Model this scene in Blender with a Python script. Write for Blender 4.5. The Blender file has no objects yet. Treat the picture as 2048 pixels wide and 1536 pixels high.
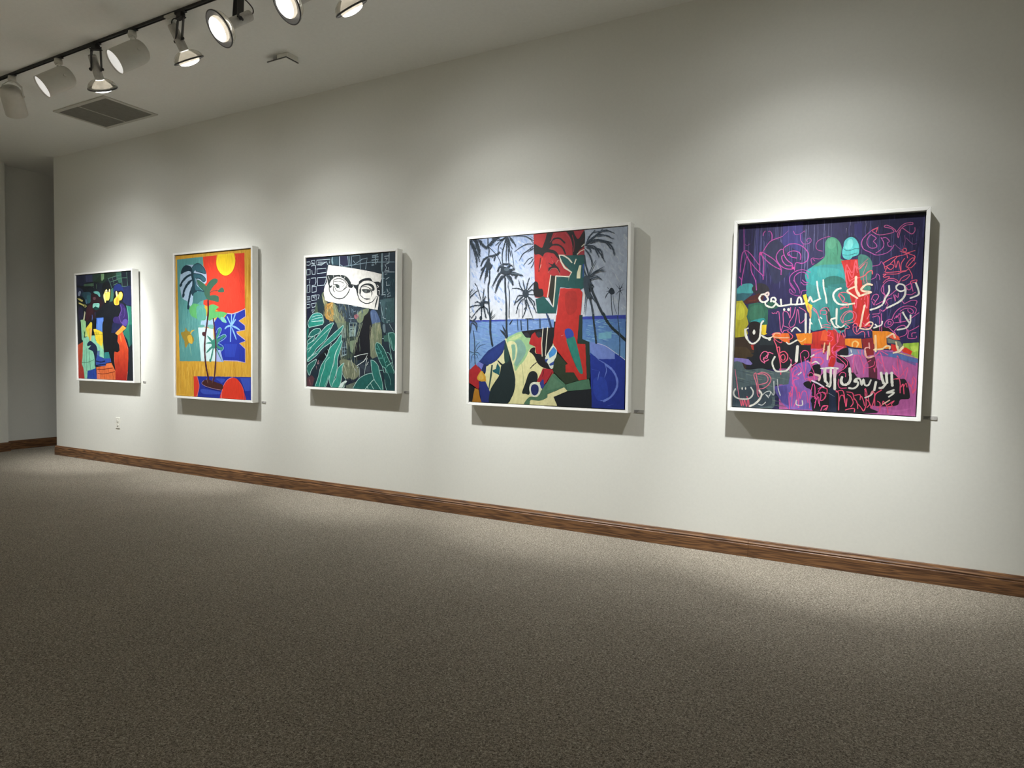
import bpy, bmesh, math, random
from mathutils import Vector, Matrix
from mathutils.geometry import tessellate_polygon

PI = math.pi
SC = bpy.context.scene
COL = SC.collection
CEIL = 3.52          # ceiling height
WALLY = 4.296        # the long gallery wall stands at y = WALLY
XL, XFAR, XR = -8.519, -9.408, 4.6
YB, YP = -4.2, 8.0
TRACKY = 2.86

# ------------------------------------------------------------------ camera
cam_d = bpy.data.cameras.new('camera')
cam = bpy.data.objects.new('camera', cam_d)
COL.objects.link(cam)
cam_d.sensor_fit = 'HORIZONTAL'; cam_d.sensor_width = 36.0
cam_d.lens = 1311.126 / 2048 * 36.0
cam_d.clip_start = 0.05; cam_d.clip_end = 60
yaw, pitch, roll = 0.495676, -0.037339, 0.013667
cy, sy, cp, sp, cr, sr = math.cos(yaw), math.sin(yaw), math.cos(pitch), math.sin(pitch), math.cos(roll), math.sin(roll)
fw = Vector((-sy * cp, cy * cp, sp)); rt = Vector((cy, sy, 0)); up = rt.cross(fw)
rt2 = rt * cr + up * sr; up2 = up * cr - rt * sr
m = Matrix((rt2, up2, -fw)).transposed().to_4x4()
m.translation = Vector((0, 0, 1.215))
cam.matrix_world = m
SC.camera = cam

# ------------------------------------------------------------------ view, world
SC.view_settings.view_transform = 'Standard'
SC.view_settings.look = 'None'
SC.view_settings.gamma = 1.0
SC.view_settings.use_curve_mapping = False
SC.view_settings.exposure = 0.0
w = bpy.data.worlds.new('world'); SC.world = w
w.use_nodes = True
w.node_tree.nodes['Background'].inputs[0].default_value = (1, 1, 1, 1)
w.node_tree.nodes['Background'].inputs[1].default_value = 0.0
SC.cycles.max_bounces = 12
SC.cycles.diffuse_bounces = 8
SC.cycles.use_denoising = True
SC.cycles.sample_clamp_indirect = 6

# lamps: (lens centre, aim point on the surface, watts)
BEAM = 1.0
def spot(name, loc, direction, power, angle, blend=1.0, size=0.05, color=(0.97, 0.985, 0.975)):
    ld = bpy.data.lights.new(name, 'SPOT')
    ld.energy = power; ld.spot_size = math.radians(angle); ld.spot_blend = blend
    ld.shadow_soft_size = size; ld.color = color
    o = bpy.data.objects.new(name, ld); COL.objects.link(o)
    o.location = loc
    o.rotation_euler = Vector(direction).to_track_quat('-Z', 'Y').to_euler()
    return o

# ------------------------------------------------------------------ helpers
def lin(h, g=1.0):
    out = []
    for i in (0, 2, 4):
        c = int(h[i:i + 2], 16) / 255
        c = c / 12.92 if c <= 0.04045 else ((c + 0.055) / 1.055) ** 2.4
        out.append(c * g)
    return out

def mat(name, rgb, rough=0.5, metal=0.0, spec=0.5):
    m_ = bpy.data.materials.new(name); m_.use_nodes = True
    b = m_.node_tree.nodes['Principled BSDF']
    b.inputs['Base Color'].default_value = (*rgb, 1)
    b.inputs['Roughness'].default_value = rough
    b.inputs['Metallic'].default_value = metal
    b.inputs['Specular IOR Level'].default_value = spec
    return m_

def N(mt, typ, **kw):
    n = mt.node_tree.nodes.new(typ)
    for k, v in kw.items():
        if k.startswith('i_'):
            n.inputs[k[2:].replace('_', ' ')].default_value = v
        else:
            setattr(n, k, v)
    return n

def LK(mt, a, ao, b, bi):
    mt.node_tree.links.new(a.outputs[ao], b.inputs[bi])

def noise_tint(mt, rgb, scale=(1, 1, 1), ns=8, lo=0.9, hi=1.08, detail=3, bump=0.0, bdist=0.001, coord='Object', rough_n=0.5):
    """base colour gently varied by a noise, with optional fine relief"""
    b = mt.node_tree.nodes['Principled BSDF']
    tc = N(mt, 'ShaderNodeTexCoord'); mp = N(mt, 'ShaderNodeMapping')
    mp.inputs['Scale'].default_value = scale
    LK(mt, tc, coord, mp, 'Vector')
    nz = N(mt, 'ShaderNodeTexNoise'); nz.inputs['Scale'].default_value = ns; nz.inputs['Detail'].default_value = detail
    nz.inputs['Roughness'].default_value = rough_n
    LK(mt, mp, 'Vector', nz, 'Vector')
    cr_ = N(mt, 'ShaderNodeValToRGB')
    cr_.color_ramp.elements[0].position = 0.3; cr_.color_ramp.elements[1].position = 0.7
    cr_.color_ramp.elements[0].color = (*[c * lo for c in rgb], 1)
    cr_.color_ramp.elements[1].color = (*[c * hi for c in rgb], 1)
    LK(mt, nz, 'Fac', cr_, 'Fac'); LK(mt, cr_, 'Color', b, 'Base Color')
    if bump:
        bp = N(mt, 'ShaderNodeBump'); bp.inputs['Strength'].default_value = bump; bp.inputs['Distance'].default_value = bdist
        LK(mt, nz, 'Fac', bp, 'Height'); LK(mt, bp, 'Normal', b, 'Normal')
    return nz

def add_box(bm, lo, hi, M=None):
    vs = []
    for x in (lo[0], hi[0]):
        for y in (lo[1], hi[1]):
            for z in (lo[2], hi[2]):
                v = Vector((x, y, z))
                vs.append(bm.verts.new(M @ v if M else v))
    for f in ((0, 1, 3, 2), (4, 6, 7, 5), (0, 4, 5, 1), (2, 3, 7, 6), (0, 2, 6, 4), (1, 5, 7, 3)):
        bm.faces.new([vs[i] for i in f])

def add_lathe(bm, prof, M, seg=32, cap0=False, cap1=False, smooth=True):
    """prof: list of (radius, z); M places it"""
    rings = []
    for r, z in prof:
        rings.append([bm.verts.new(M @ Vector((r * math.cos(2 * PI * k / seg), r * math.sin(2 * PI * k / seg), z))) for k in range(seg)])
    for a, b in zip(rings, rings[1:]):
        for k in range(seg):
            f = bm.faces.new((a[k], a[(k + 1) % seg], b[(k + 1) % seg], b[k])); f.smooth = smooth
    if cap0: bm.faces.new(rings[0][::-1])
    if cap1: bm.faces.new(rings[-1])

def add_tube(bm, pts, r, seg=10):
    pts = [Vector(p) for p in pts]
    rings = []
    for i, p in enumerate(pts):
        d = (pts[min(i + 1, len(pts) - 1)] - pts[max(i - 1, 0)]).normalized()
        a = d.orthogonal().normalized(); b = d.cross(a)
        if rings:
            # keep the ring turned like the one before
            pa = prev_a - d * prev_a.dot(d)
            if pa.length > 1e-6: a = pa.normalized(); b = d.cross(a)
        prev_a = a
        rings.append([bm.verts.new(p + a * r * math.cos(2 * PI * k / seg) + b * r * math.sin(2 * PI * k / seg)) for k in range(seg)])
    for a, b in zip(rings, rings[1:]):
        for k in range(seg):
            f = bm.faces.new((a[k], a[(k + 1) % seg], b[(k + 1) % seg], b[k])); f.smooth = True
    bm.faces.new(rings[0][::-1]); bm.faces.new(rings[-1])

def obj(name, bm, mt, parent=None, bevel=0.0):
    bmesh.ops.recalc_face_normals(bm, faces=bm.faces)
    me = bpy.data.meshes.new(name); bm.to_mesh(me); bm.free()
    if mt: me.materials.append(mt)
    o = bpy.data.objects.new(name, me); COL.objects.link(o)
    if parent: o.parent = parent
    if bevel:
        b = o.modifiers.new('bevel', 'BEVEL'); b.width = bevel; b.segments = 2; b.limit_method = 'ANGLE'
    return o

def struct(name, bm, mt, **kw):
    o = obj(name, bm, mt, **kw); o['kind'] = 'structure'; return o

def thing(name, label, cat, loc=(0, 0, 0), group=None):
    o = bpy.data.objects.new(name, None); COL.objects.link(o)
    o.empty_display_size = 0.1
    o.location = loc; o['label'] = label; o['category'] = cat
    if group: o['group'] = group
    return o

def tag(o, label, cat, group=None):
    o['label'] = label; o['category'] = cat
    if group: o['group'] = group
    return o

# ------------------------------------------------------------------ materials
WALLC = (0.70, 0.70, 0.65)
m_wall = mat('wall_paint', WALLC, 0.62, spec=0.3)
noise_tint(m_wall, WALLC, ns=60, lo=0.985, hi=1.015, detail=5, bump=0.12, bdist=0.002)
CEILC = (0.78, 0.785, 0.755)
m_ceil = mat('ceiling_paint', CEILC, 0.8, spec=0.2)
noise_tint(m_ceil, CEILC, ns=40, lo=0.98, hi=1.02, detail=5, bump=0.15, bdist=0.002)

# carpet: loop pile in mixed beige, taupe and grey yarn
m_carpet = mat('carpet', (0.2, 0.17, 0.13), 0.95, spec=0.1)
def carpet_nodes(mt):
    b = mt.node_tree.nodes['Principled BSDF']
    tc = N(mt, 'ShaderNodeTexCoord')
    mp = N(mt, 'ShaderNodeMapping'); mp.inputs['Scale'].default_value = (1, 1, 1)
    LK(mt, tc, 'Object', mp, 'Vector')
    n1 = N(mt, 'ShaderNodeTexNoise'); n1.inputs['Scale'].default_value = 150; n1.inputs['Detail'].default_value = 4; n1.inputs['Roughness'].default_value = 0.7; n1.inputs['Distortion'].default_value = 1.2
    n2 = N(mt, 'ShaderNodeTexNoise'); n2.inputs['Scale'].default_value = 1.3; n2.inputs['Detail'].default_value = 3
    n3 = N(mt, 'ShaderNodeTexNoise'); n3.inputs['Scale'].default_value = 45; n3.inputs['Detail'].default_value = 2
    vo = N(mt, 'ShaderNodeTexVoronoi'); vo.inputs['Scale'].default_value = 150; vo.inputs['Randomness'].default_value = 0.8
    wv = N(mt, 'ShaderNodeTexWave'); wv.wave_type = 'BANDS'; wv.bands_direction = 'X'
    wv.inputs['Scale'].default_value = 22; wv.inputs['Distortion'].default_value = 1.2; wv.inputs['Detail'].default_value = 2; wv.inputs['Detail Scale'].default_value = 6
    for n in (n1, n2, n3, vo, wv): LK(mt, mp, 'Vector', n, 'Vector')
    r1 = N(mt, 'ShaderNodeValToRGB')
    e = r1.color_ramp.elements
    e[0].position = 0.36; e[0].color = (0.072, 0.060, 0.047, 1)
    e[1].position = 0.64; e[1].color = (0.50, 0.455, 0.375, 1)
    k = e.new(0.5); k.color = (0.225, 0.198, 0.160, 1)
    LK(mt, n1, 'Fac', r1, 'Fac')
    # large soft variation and rows of loops
    mx = N(mt, 'ShaderNodeMix', data_type='RGBA', blend_type='MULTIPLY'); mx.inputs[0].default_value = 1.0
    r2 = N(mt, 'ShaderNodeMapRange'); r2.inputs['From Min'].default_value = 0.3; r2.inputs['From Max'].default_value = 0.7
    r2.inputs['To Min'].default_value = 0.93; r2.inputs['To Max'].default_value = 1.05
    LK(mt, n2, 'Fac', r2, 'Value')
    mt.node_tree.links.new(r1.outputs['Color'], mx.inputs[6]); mt.node_tree.links.new(r2.outputs['Result'], mx.inputs[7])
    mx2 = N(mt, 'ShaderNodeMix', data_type='RGBA', blend_type='MULTIPLY'); mx2.inputs[0].default_value = 1.0
    r3 = N(mt, 'ShaderNodeMapRange'); r3.inputs['To Min'].default_value = 0.975; r3.inputs['To Max'].default_value = 1.02
    LK(mt, wv, 'Fac', r3, 'Value')
    mt.node_tree.links.new(mx.outputs[2], mx2.inputs[6]); mt.node_tree.links.new(r3.outputs['Result'], mx2.inputs[7])
    mt.node_tree.links.new(mx2.outputs[2], b.inputs['Base Color'])
    ad = N(mt, 'ShaderNodeMath', operation='ADD'); LK(mt, vo, 'Distance', ad, 0); LK(mt, n3, 'Fac', ad, 1)
    bp = N(mt, 'ShaderNodeBump'); bp.inputs['Strength'].default_value = 0.4; bp.inputs['Distance'].default_value = 0.004
    LK(mt, ad, 'Value', bp, 'Height'); LK(mt, bp, 'Normal', b, 'Normal')
carpet_nodes(m_carpet)

# oak: long grain with cathedral figure, along X or along Y
def oak(name, along):
    mt = mat(name, (0.2, 0.1, 0.04), 0.42, spec=0.45)
    b = mt.node_tree.nodes['Principled BSDF']
    tc = N(mt, 'ShaderNodeTexCoord'); mp = N(mt, 'ShaderNodeMapping')
    mp.inputs['Scale'].default_value = (1.8, 30, 30) if along == 'X' else (30, 1.8, 30)
    LK(mt, tc, 'Object', mp, 'Vector')
    n0 = N(mt, 'ShaderNodeTexNoise'); n0.inputs['Scale'].default_value = 1.1; n0.inputs['Detail'].default_value = 2
    LK(mt, mp, 'Vector', n0, 'Vector')
    mul = N(mt, 'ShaderNodeMath', operation='MULTIPLY'); mul.inputs[1].default_value = 6.0
    LK(mt, n0, 'Fac', mul, 0)
    fr = N(mt, 'ShaderNodeMath', operation='PINGPONG'); fr.inputs[1].default_value = 0.5
    LK(mt, mul, 'Value', fr, 0)
    n1 = N(mt, 'ShaderNodeTexNoise'); n1.inputs['Scale'].default_value = 1.0; n1.inputs['Detail'].default_value = 6; n1.inputs['Roughness'].default_value = 0.7
    mp2 = N(mt, 'ShaderNodeMapping'); mp2.inputs['Scale'].default_value = (6, 160, 160) if along == 'X' else (160, 6, 160)
    LK(mt, tc, 'Object', mp2, 'Vector'); LK(mt, mp2, 'Vector', n1, 'Vector')
    ad = N(mt, 'ShaderNodeMath', operation='ADD'); LK(mt, fr, 'Value', ad, 0)
    m2 = N(mt, 'ShaderNodeMath', operation='MULTIPLY'); m2.inputs[1].default_value = 0.7; LK(mt, n1, 'Fac', m2, 0)
    LK(mt, m2, 'Value', ad, 1)
    r = N(mt, 'ShaderNodeValToRGB'); e = r.color_ramp.elements
    e[0].position = 0.25; e[0].color = (0.050, 0.022, 0.011, 1)
    e[1].position = 0.85; e[1].color = (0.225, 0.110, 0.045, 1)
    k = e.new(0.52); k.color = (0.118, 0.055, 0.024, 1)
    LK(mt, ad, 'Value', r, 'Fac'); LK(mt, r, 'Color', b, 'Base Color')
    bp = N(mt, 'ShaderNodeBump'); bp.inputs['Strength'].default_value = 0.2; bp.inputs['Distance'].default_value = 0.001
    LK(mt, n1, 'Fac', bp, 'Height'); LK(mt, bp, 'Normal', b, 'Normal')
    return mt
m_oakx = oak('oak_along_x', 'X'); m_oaky = oak('oak_along_y', 'Y')

m_frame = mat('white_frame_paint', (0.86, 0.86, 0.83), 0.4); noise_tint(m_frame, (0.86, 0.86, 0.83), ns=30, lo=0.98, hi=1.01)
m_gap = mat('black_backing', (0.012, 0.012, 0.012), 0.8); noise_tint(m_gap, (0.012, 0.012, 0.012), ns=40)
m_black = mat('black_metal', (0.012, 0.012, 0.013), 0.6); noise_tint(m_black, (0.012, 0.012, 0.013), ns=60, lo=0.8, hi=1.2)
m_grey = mat('grey_socket_plastic', (0.52, 0.51, 0.48), 0.5); noise_tint(m_grey, (0.52, 0.51, 0.48), ns=40)
m_white = mat('white_enamel', (0.56, 0.55, 0.50), 0.45); noise_tint(m_white, (0.56, 0.55, 0.50), ns=25, lo=0.96, hi=1.02)
m_plate = mat('ivory_plastic', (0.72, 0.71, 0.64), 0.35); noise_tint(m_plate, (0.72, 0.71, 0.64), ns=25, lo=0.97, hi=1.02)
m_dark = mat('dark_slot', (0.05, 0.048, 0.045), 0.6); noise_tint(m_dark, (0.05, 0.048, 0.045), ns=25)
m_grille = mat('grille_grey', (0.24, 0.235, 0.21), 0.6); noise_tint(m_grille, (0.24, 0.235, 0.21), ns=20, lo=0.9, hi=1.05)
m_ventf = mat('vent_frame_paint', (0.50, 0.49, 0.44), 0.55); noise_tint(m_ventf, (0.50, 0.49, 0.44), ns=20, lo=0.97, hi=1.02)
m_card = mat('caption_card', (0.42, 0.41, 0.39), 0.4); noise_tint(m_card, (0.42, 0.41, 0.39), ns=90, lo=0.8, hi=1.05)
m_print = mat('caption_print', (0.12, 0.12, 0.12), 0.6); noise_tint(m_print, (0.12, 0.12, 0.12), ns=200, lo=0.7, hi=1.3)
m_shell = mat('clear_lamp_glass', (0.50, 0.49, 0.44), 0.15); noise_tint(m_shell, (0.50, 0.49, 0.44), ns=12, lo=0.9, hi=1.1); m_shell.node_tree.nodes['Principled BSDF'].inputs['Alpha'].default_value = 0.55
m_rim = mat('reflector_rim', (0.06, 0.06, 0.065), 0.3); noise_tint(m_rim, (0.06, 0.06, 0.065), ns=40)
m_inner = mat('reflector_inside', (0.26, 0.27, 0.29), 0.35); noise_tint(m_inner, (0.26, 0.27, 0.29), ns=30, lo=0.95, hi=1.0)

def emis(name, rgb, s, var=0.0):
    m_ = mat(name, (0.8, 0.8, 0.8), 0.3)
    b = m_.node_tree.nodes['Principled BSDF']
    b.inputs['Emission Color'].default_value = (*rgb, 1); b.inputs['Emission Strength'].default_value = s
    if var:
        tc = N(m_, 'ShaderNodeTexCoord'); nz = N(m_, 'ShaderNodeTexNoise'); nz.inputs['Scale'].default_value = 30
        LK(m_, tc, 'Object', nz, 'Vector')
        mr = N(m_, 'ShaderNodeMapRange'); mr.inputs['To Min'].default_value = s * (1 - var); mr.inputs['To Max'].default_value = s * (1 + var)
        LK(m_, nz, 'Fac', mr, 'Value'); LK(m_, mr, 'Result', b, 'Emission Strength')
    return m_
m_lens = emis('lit_lens', (1.0, 0.99, 0.95), 6, 0.2)
m_glow = emis('lit_glass_side', (1.0, 0.88, 0.68), 0.8, 0.5)
m_can = emis('lit_lens_and_baffle', (1.0, 0.98, 0.93), 0.35, 0.2)

# ------------------------------------------------------------------ the room
bm = bmesh.new(); add_box(bm, (XFAR - 0.2, YB - 0.2, -0.12), (XR + 0.2, YP + 0.2, 0.0)); struct('floor', bm, m_carpet)
bm = bmesh.new(); add_box(bm, (XFAR - 0.2, YB - 0.2, CEIL), (XR + 0.2, YP + 0.2, CEIL + 0.12)); struct('ceiling', bm, m_ceil)
bm = bmesh.new(); add_box(bm, (XL, WALLY, 0), (XR, WALLY + 0.14, CEIL)); struct('wall_front', bm, m_wall)
bm = bmesh.new()
add_box(bm, (XFAR - 0.15, YB, 0), (XFAR, YP, CEIL)); struct('wall_left', bm, m_wall)
bm = bmesh.new(); add_box(bm, (XFAR, YB, 0), (XFAR + 0.12, 4.135, CEIL)); struct('wall_left_pier', bm, m_wall)
bm = bmesh.new(); add_box(bm, (XR, YB, 0), (XR + 0.15, YP, CEIL)); struct('wall_right', bm, m_wall)
bm = bmesh.new(); add_box(bm, (XFAR - 0.15, YB - 0.15, 0), (XR + 0.15, YB, CEIL)); struct('wall_back', bm, m_wall)
bm = bmesh.new(); add_box(bm, (XFAR - 0.15, YP, 0), (XR + 0.15, YP + 0.15, CEIL)); struct('wall_passage', bm, m_wall)

# baseboards: flat board, small cove and a bead along the top
BP = [(0, 0), (0.017, 0), (0.018, 0.002), (0.018, 0.074), (0.0165, 0.078), (0.0145, 0.080), (0.0145, 0.083),
      (0.0165, 0.086), (0.0165, 0.090), (0.013, 0.095), (0.010, 0.101), (0.0085, 0.107), (0.006, 0.111), (0, 0.111)]
def baseboard(name, p0, p1, nrm, mt):
    p0, p1, nrm = Vector(p0), Vector(p1), Vector(nrm)
    bm = bmesh.new()
    ra = [bm.verts.new(p0 + nrm * d + Vector((0, 0, z))) for d, z in BP]
    rb = [bm.verts.new(p1 + nrm * d + Vector((0, 0, z))) for d, z in BP]
    n = len(BP)
    for i in range(n): bm.faces.new((ra[i], ra[(i + 1) % n], rb[(i + 1) % n], rb[i]))
    bm.faces.new(ra); bm.faces.new(rb[::-1])
    return struct(name, bm, mt)
# the long wall's board comes in three lengths, butted
bm_ = None
xs = [XL - 0.018, -4.9, -0.62, XR]
for i, nm in enumerate(('baseboard_front', 'baseboard_front_middle', 'baseboard_front_right')):
    g = 0.0007
    baseboard(nm, (xs[i] + (g if i else 0), WALLY, 0), (xs[i + 1] - (g if i < 2 else 0), WALLY, 0), (0, -1, 0), m_oakx)
baseboard('baseboard_front_end', (XL, WALLY, 0), (XL, WALLY + 0.14, 0), (-1, 0, 0), m_oaky)
baseboard('baseboard_left', (XFAR, 4.135, 0), (XFAR, YP, 0), (1, 0, 0), m_oaky)
baseboard('baseboard_left_pier', (XFAR + 0.12, YB, 0), (XFAR + 0.12, 4.135 + 0.018, 0), (1, 0, 0), m_oaky)
baseboard('baseboard_right', (XR, YB, 0), (XR, WALLY - 0.018, 0), (-1, 0, 0), m_oaky)
baseboard('baseboard_back', (XFAR + 0.138, YB, 0), (XR - 0.018, YB, 0), (0, 1, 0), m_oakx)

# ------------------------------------------------------------------ painted canvases
def paint_mat(name, sx, sz, amt, bump):
    mt = bpy.data.materials.new(name); mt.use_nodes = True
    b = mt.node_tree.nodes['Principled BSDF']; b.inputs['Roughness'].default_value = 0.5; b.inputs['Specular IOR Level'].default_value = 0.3
    at = N(mt, 'ShaderNodeAttribute', attribute_name='Col')
    tc = N(mt, 'ShaderNodeTexCoord'); mp = N(mt, 'ShaderNodeMapping'); mp.inputs['Scale'].default_value = (sx, 1, sz)
    LK(mt, tc, 'Object', mp, 'Vector')
    nz = N(mt, 'ShaderNodeTexNoise'); nz.inputs['Scale'].default_value = 1.0; nz.inputs['Detail'].default_value = 5; nz.inputs['Roughness'].default_value = 0.6
    LK(mt, mp, 'Vector', nz, 'Vector')
    mr = N(mt, 'ShaderNodeMapRange'); mr.inputs['From Min'].default_value = 0.25; mr.inputs['From Max'].default_value = 0.75
    mr.inputs['To Min'].default_value = 1 - amt; mr.inputs['To Max'].default_value = 1 + amt
    LK(mt, nz, 'Fac', mr, 'Value')
    mx = N(mt, 'ShaderNodeMix', data_type='RGBA', blend_type='MULTIPLY'); mx.inputs[0].default_value = 1.0
    mt.node_tree.links.new(at.outputs['Color'], mx.inputs[6]); mt.node_tree.links.new(mr.outputs['Result'], mx.inputs[7])
    mt.node_tree.links.new(mx.outputs[2], b.inputs['Base Color'])
    bp = N(mt, 'ShaderNodeBump'); bp.inputs['Strength'].default_value = bump; bp.inputs['Distance'].default_value = 0.002
    LK(mt, nz, 'Fac', bp, 'Height'); LK(mt, bp, 'Normal', b, 'Normal')
    return mt

def smooth(pts, closed, step):
    n = len(pts)
    if n < 3: return pts
    out = []
    rng = n if closed else n - 1
    for i in range(rng):
        p1, p2 = pts[i], pts[(i + 1) % n]
        p0 = pts[i - 1] if (closed or i) else (2 * p1[0] - p2[0], 2 * p1[1] - p2[1])
        p3 = pts[(i + 2) % n] if (closed or i + 2 < n) else (2 * p2[0] - p1[0], 2 * p2[1] - p1[1])
        d = math.hypot(p2[0] - p1[0], p2[1] - p1[1])
        k = max(1, min(8, int(d / step) + 1))
        for j in range(k):
            t = j / k
            out.append(tuple(0.5 * (2 * p1[a] + (p2[a] - p0[a]) * t + (2 * p0[a] - 5 * p1[a] + 4 * p2[a] - p3[a]) * t * t
                                    + (3 * p1[a] - p0[a] - 3 * p2[a] + p3[a]) * t ** 3) for a in (0, 1)))
    if not closed: out.append(pts[-1])
    return out

WOB = random.Random(5)
def rough(pts, step, amp):
    """break straight edges up and let them wobble like a hand painted edge"""
    out = []
    for i, p in enumerate(pts):
        q = pts[(i + 1) % len(pts)]
        d = math.hypot(q[0] - p[0], q[1] - p[1]); k = max(1, min(30, int(d / step)))
        out.append(p)
        for j in range(1, k):
            t = j / k; out.append((p[0] + (q[0] - p[0]) * t + WOB.uniform(-amp, amp), p[1] + (q[1] - p[1]) * t + WOB.uniform(-amp, amp)))
    return out

def ribbon(pts, w, taper):
    """triangles of a brush stroke of width w along pts"""
    q = [pts[0]]
    for p in pts[1:]:
        if math.hypot(p[0] - q[-1][0], p[1] - q[-1][1]) > 0.3: q.append(p)
    pts = q; n = len(pts)
    if n < 2: return []
    tot = sum(math.hypot(pts[i + 1][0] - pts[i][0], pts[i + 1][1] - pts[i][1]) for i in range(n - 1))
    s = 0; L_, R_ = [], []
    for i, p in enumerate(pts):
        a = pts[max(i - 1, 0)]; b = pts[min(i + 1, n - 1)]
        dx, dy = b[0] - a[0], b[1] - a[1]; d = math.hypot(dx, dy) or 1
        if i: s += math.hypot(p[0] - pts[i - 1][0], p[1] - pts[i - 1][1])
        t = s / tot
        k = (0.55 + 0.75 * t) * (1 - t ** 3 * 0.92) if taper else 1.0
        h = w / 2 * k * WOB.uniform(0.82, 1.14)
        L_.append((p[0] - dy / d * h, p[1] + dx / d * h)); R_.append((p[0] + dy / d * h, p[1] - dx / d * h))
    tr = []
    for i in range(n - 1):
        tr.append((L_[i], R_[i], R_[i + 1])); tr.append((L_[i], R_[i + 1], L_[i + 1]))
    if not taper and w > 2.2:
        for c, a, b in ((pts[0], pts[1], 0), (pts[-1], pts[-2], 1)):
            ang = math.atan2(c[1] - a[1], c[0] - a[0])
            arc = [(c[0] + w / 2 * math.cos(ang + u), c[1] + w / 2 * math.sin(ang + u)) for u in (-PI / 2, -PI / 4, 0, PI / 4, PI / 2)]
            for u in range(4): tr.append((c, arc[u], arc[u + 1]))
    return tr

def clip(tri, hw, hh):
    poly = list(tri)
    for ax, lim, sg in ((0, hw, 1), (0, -hw, -1), (1, hh, 1), (1, -hh, -1)):
        out = []
        for i, p in enumerate(poly):
            q = poly[i - 1]
            ip, iq = p[ax] * sg <= lim * sg, q[ax] * sg <= lim * sg
            if ip != iq:
                t = (lim - q[ax]) / (p[ax] - q[ax])
                out.append((q[0] + (p[0] - q[0]) * t, q[1] + (p[1] - q[1]) * t))
            if ip: out.append(p)
        poly = out
        if len(poly) < 3: return []
    return poly

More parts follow.
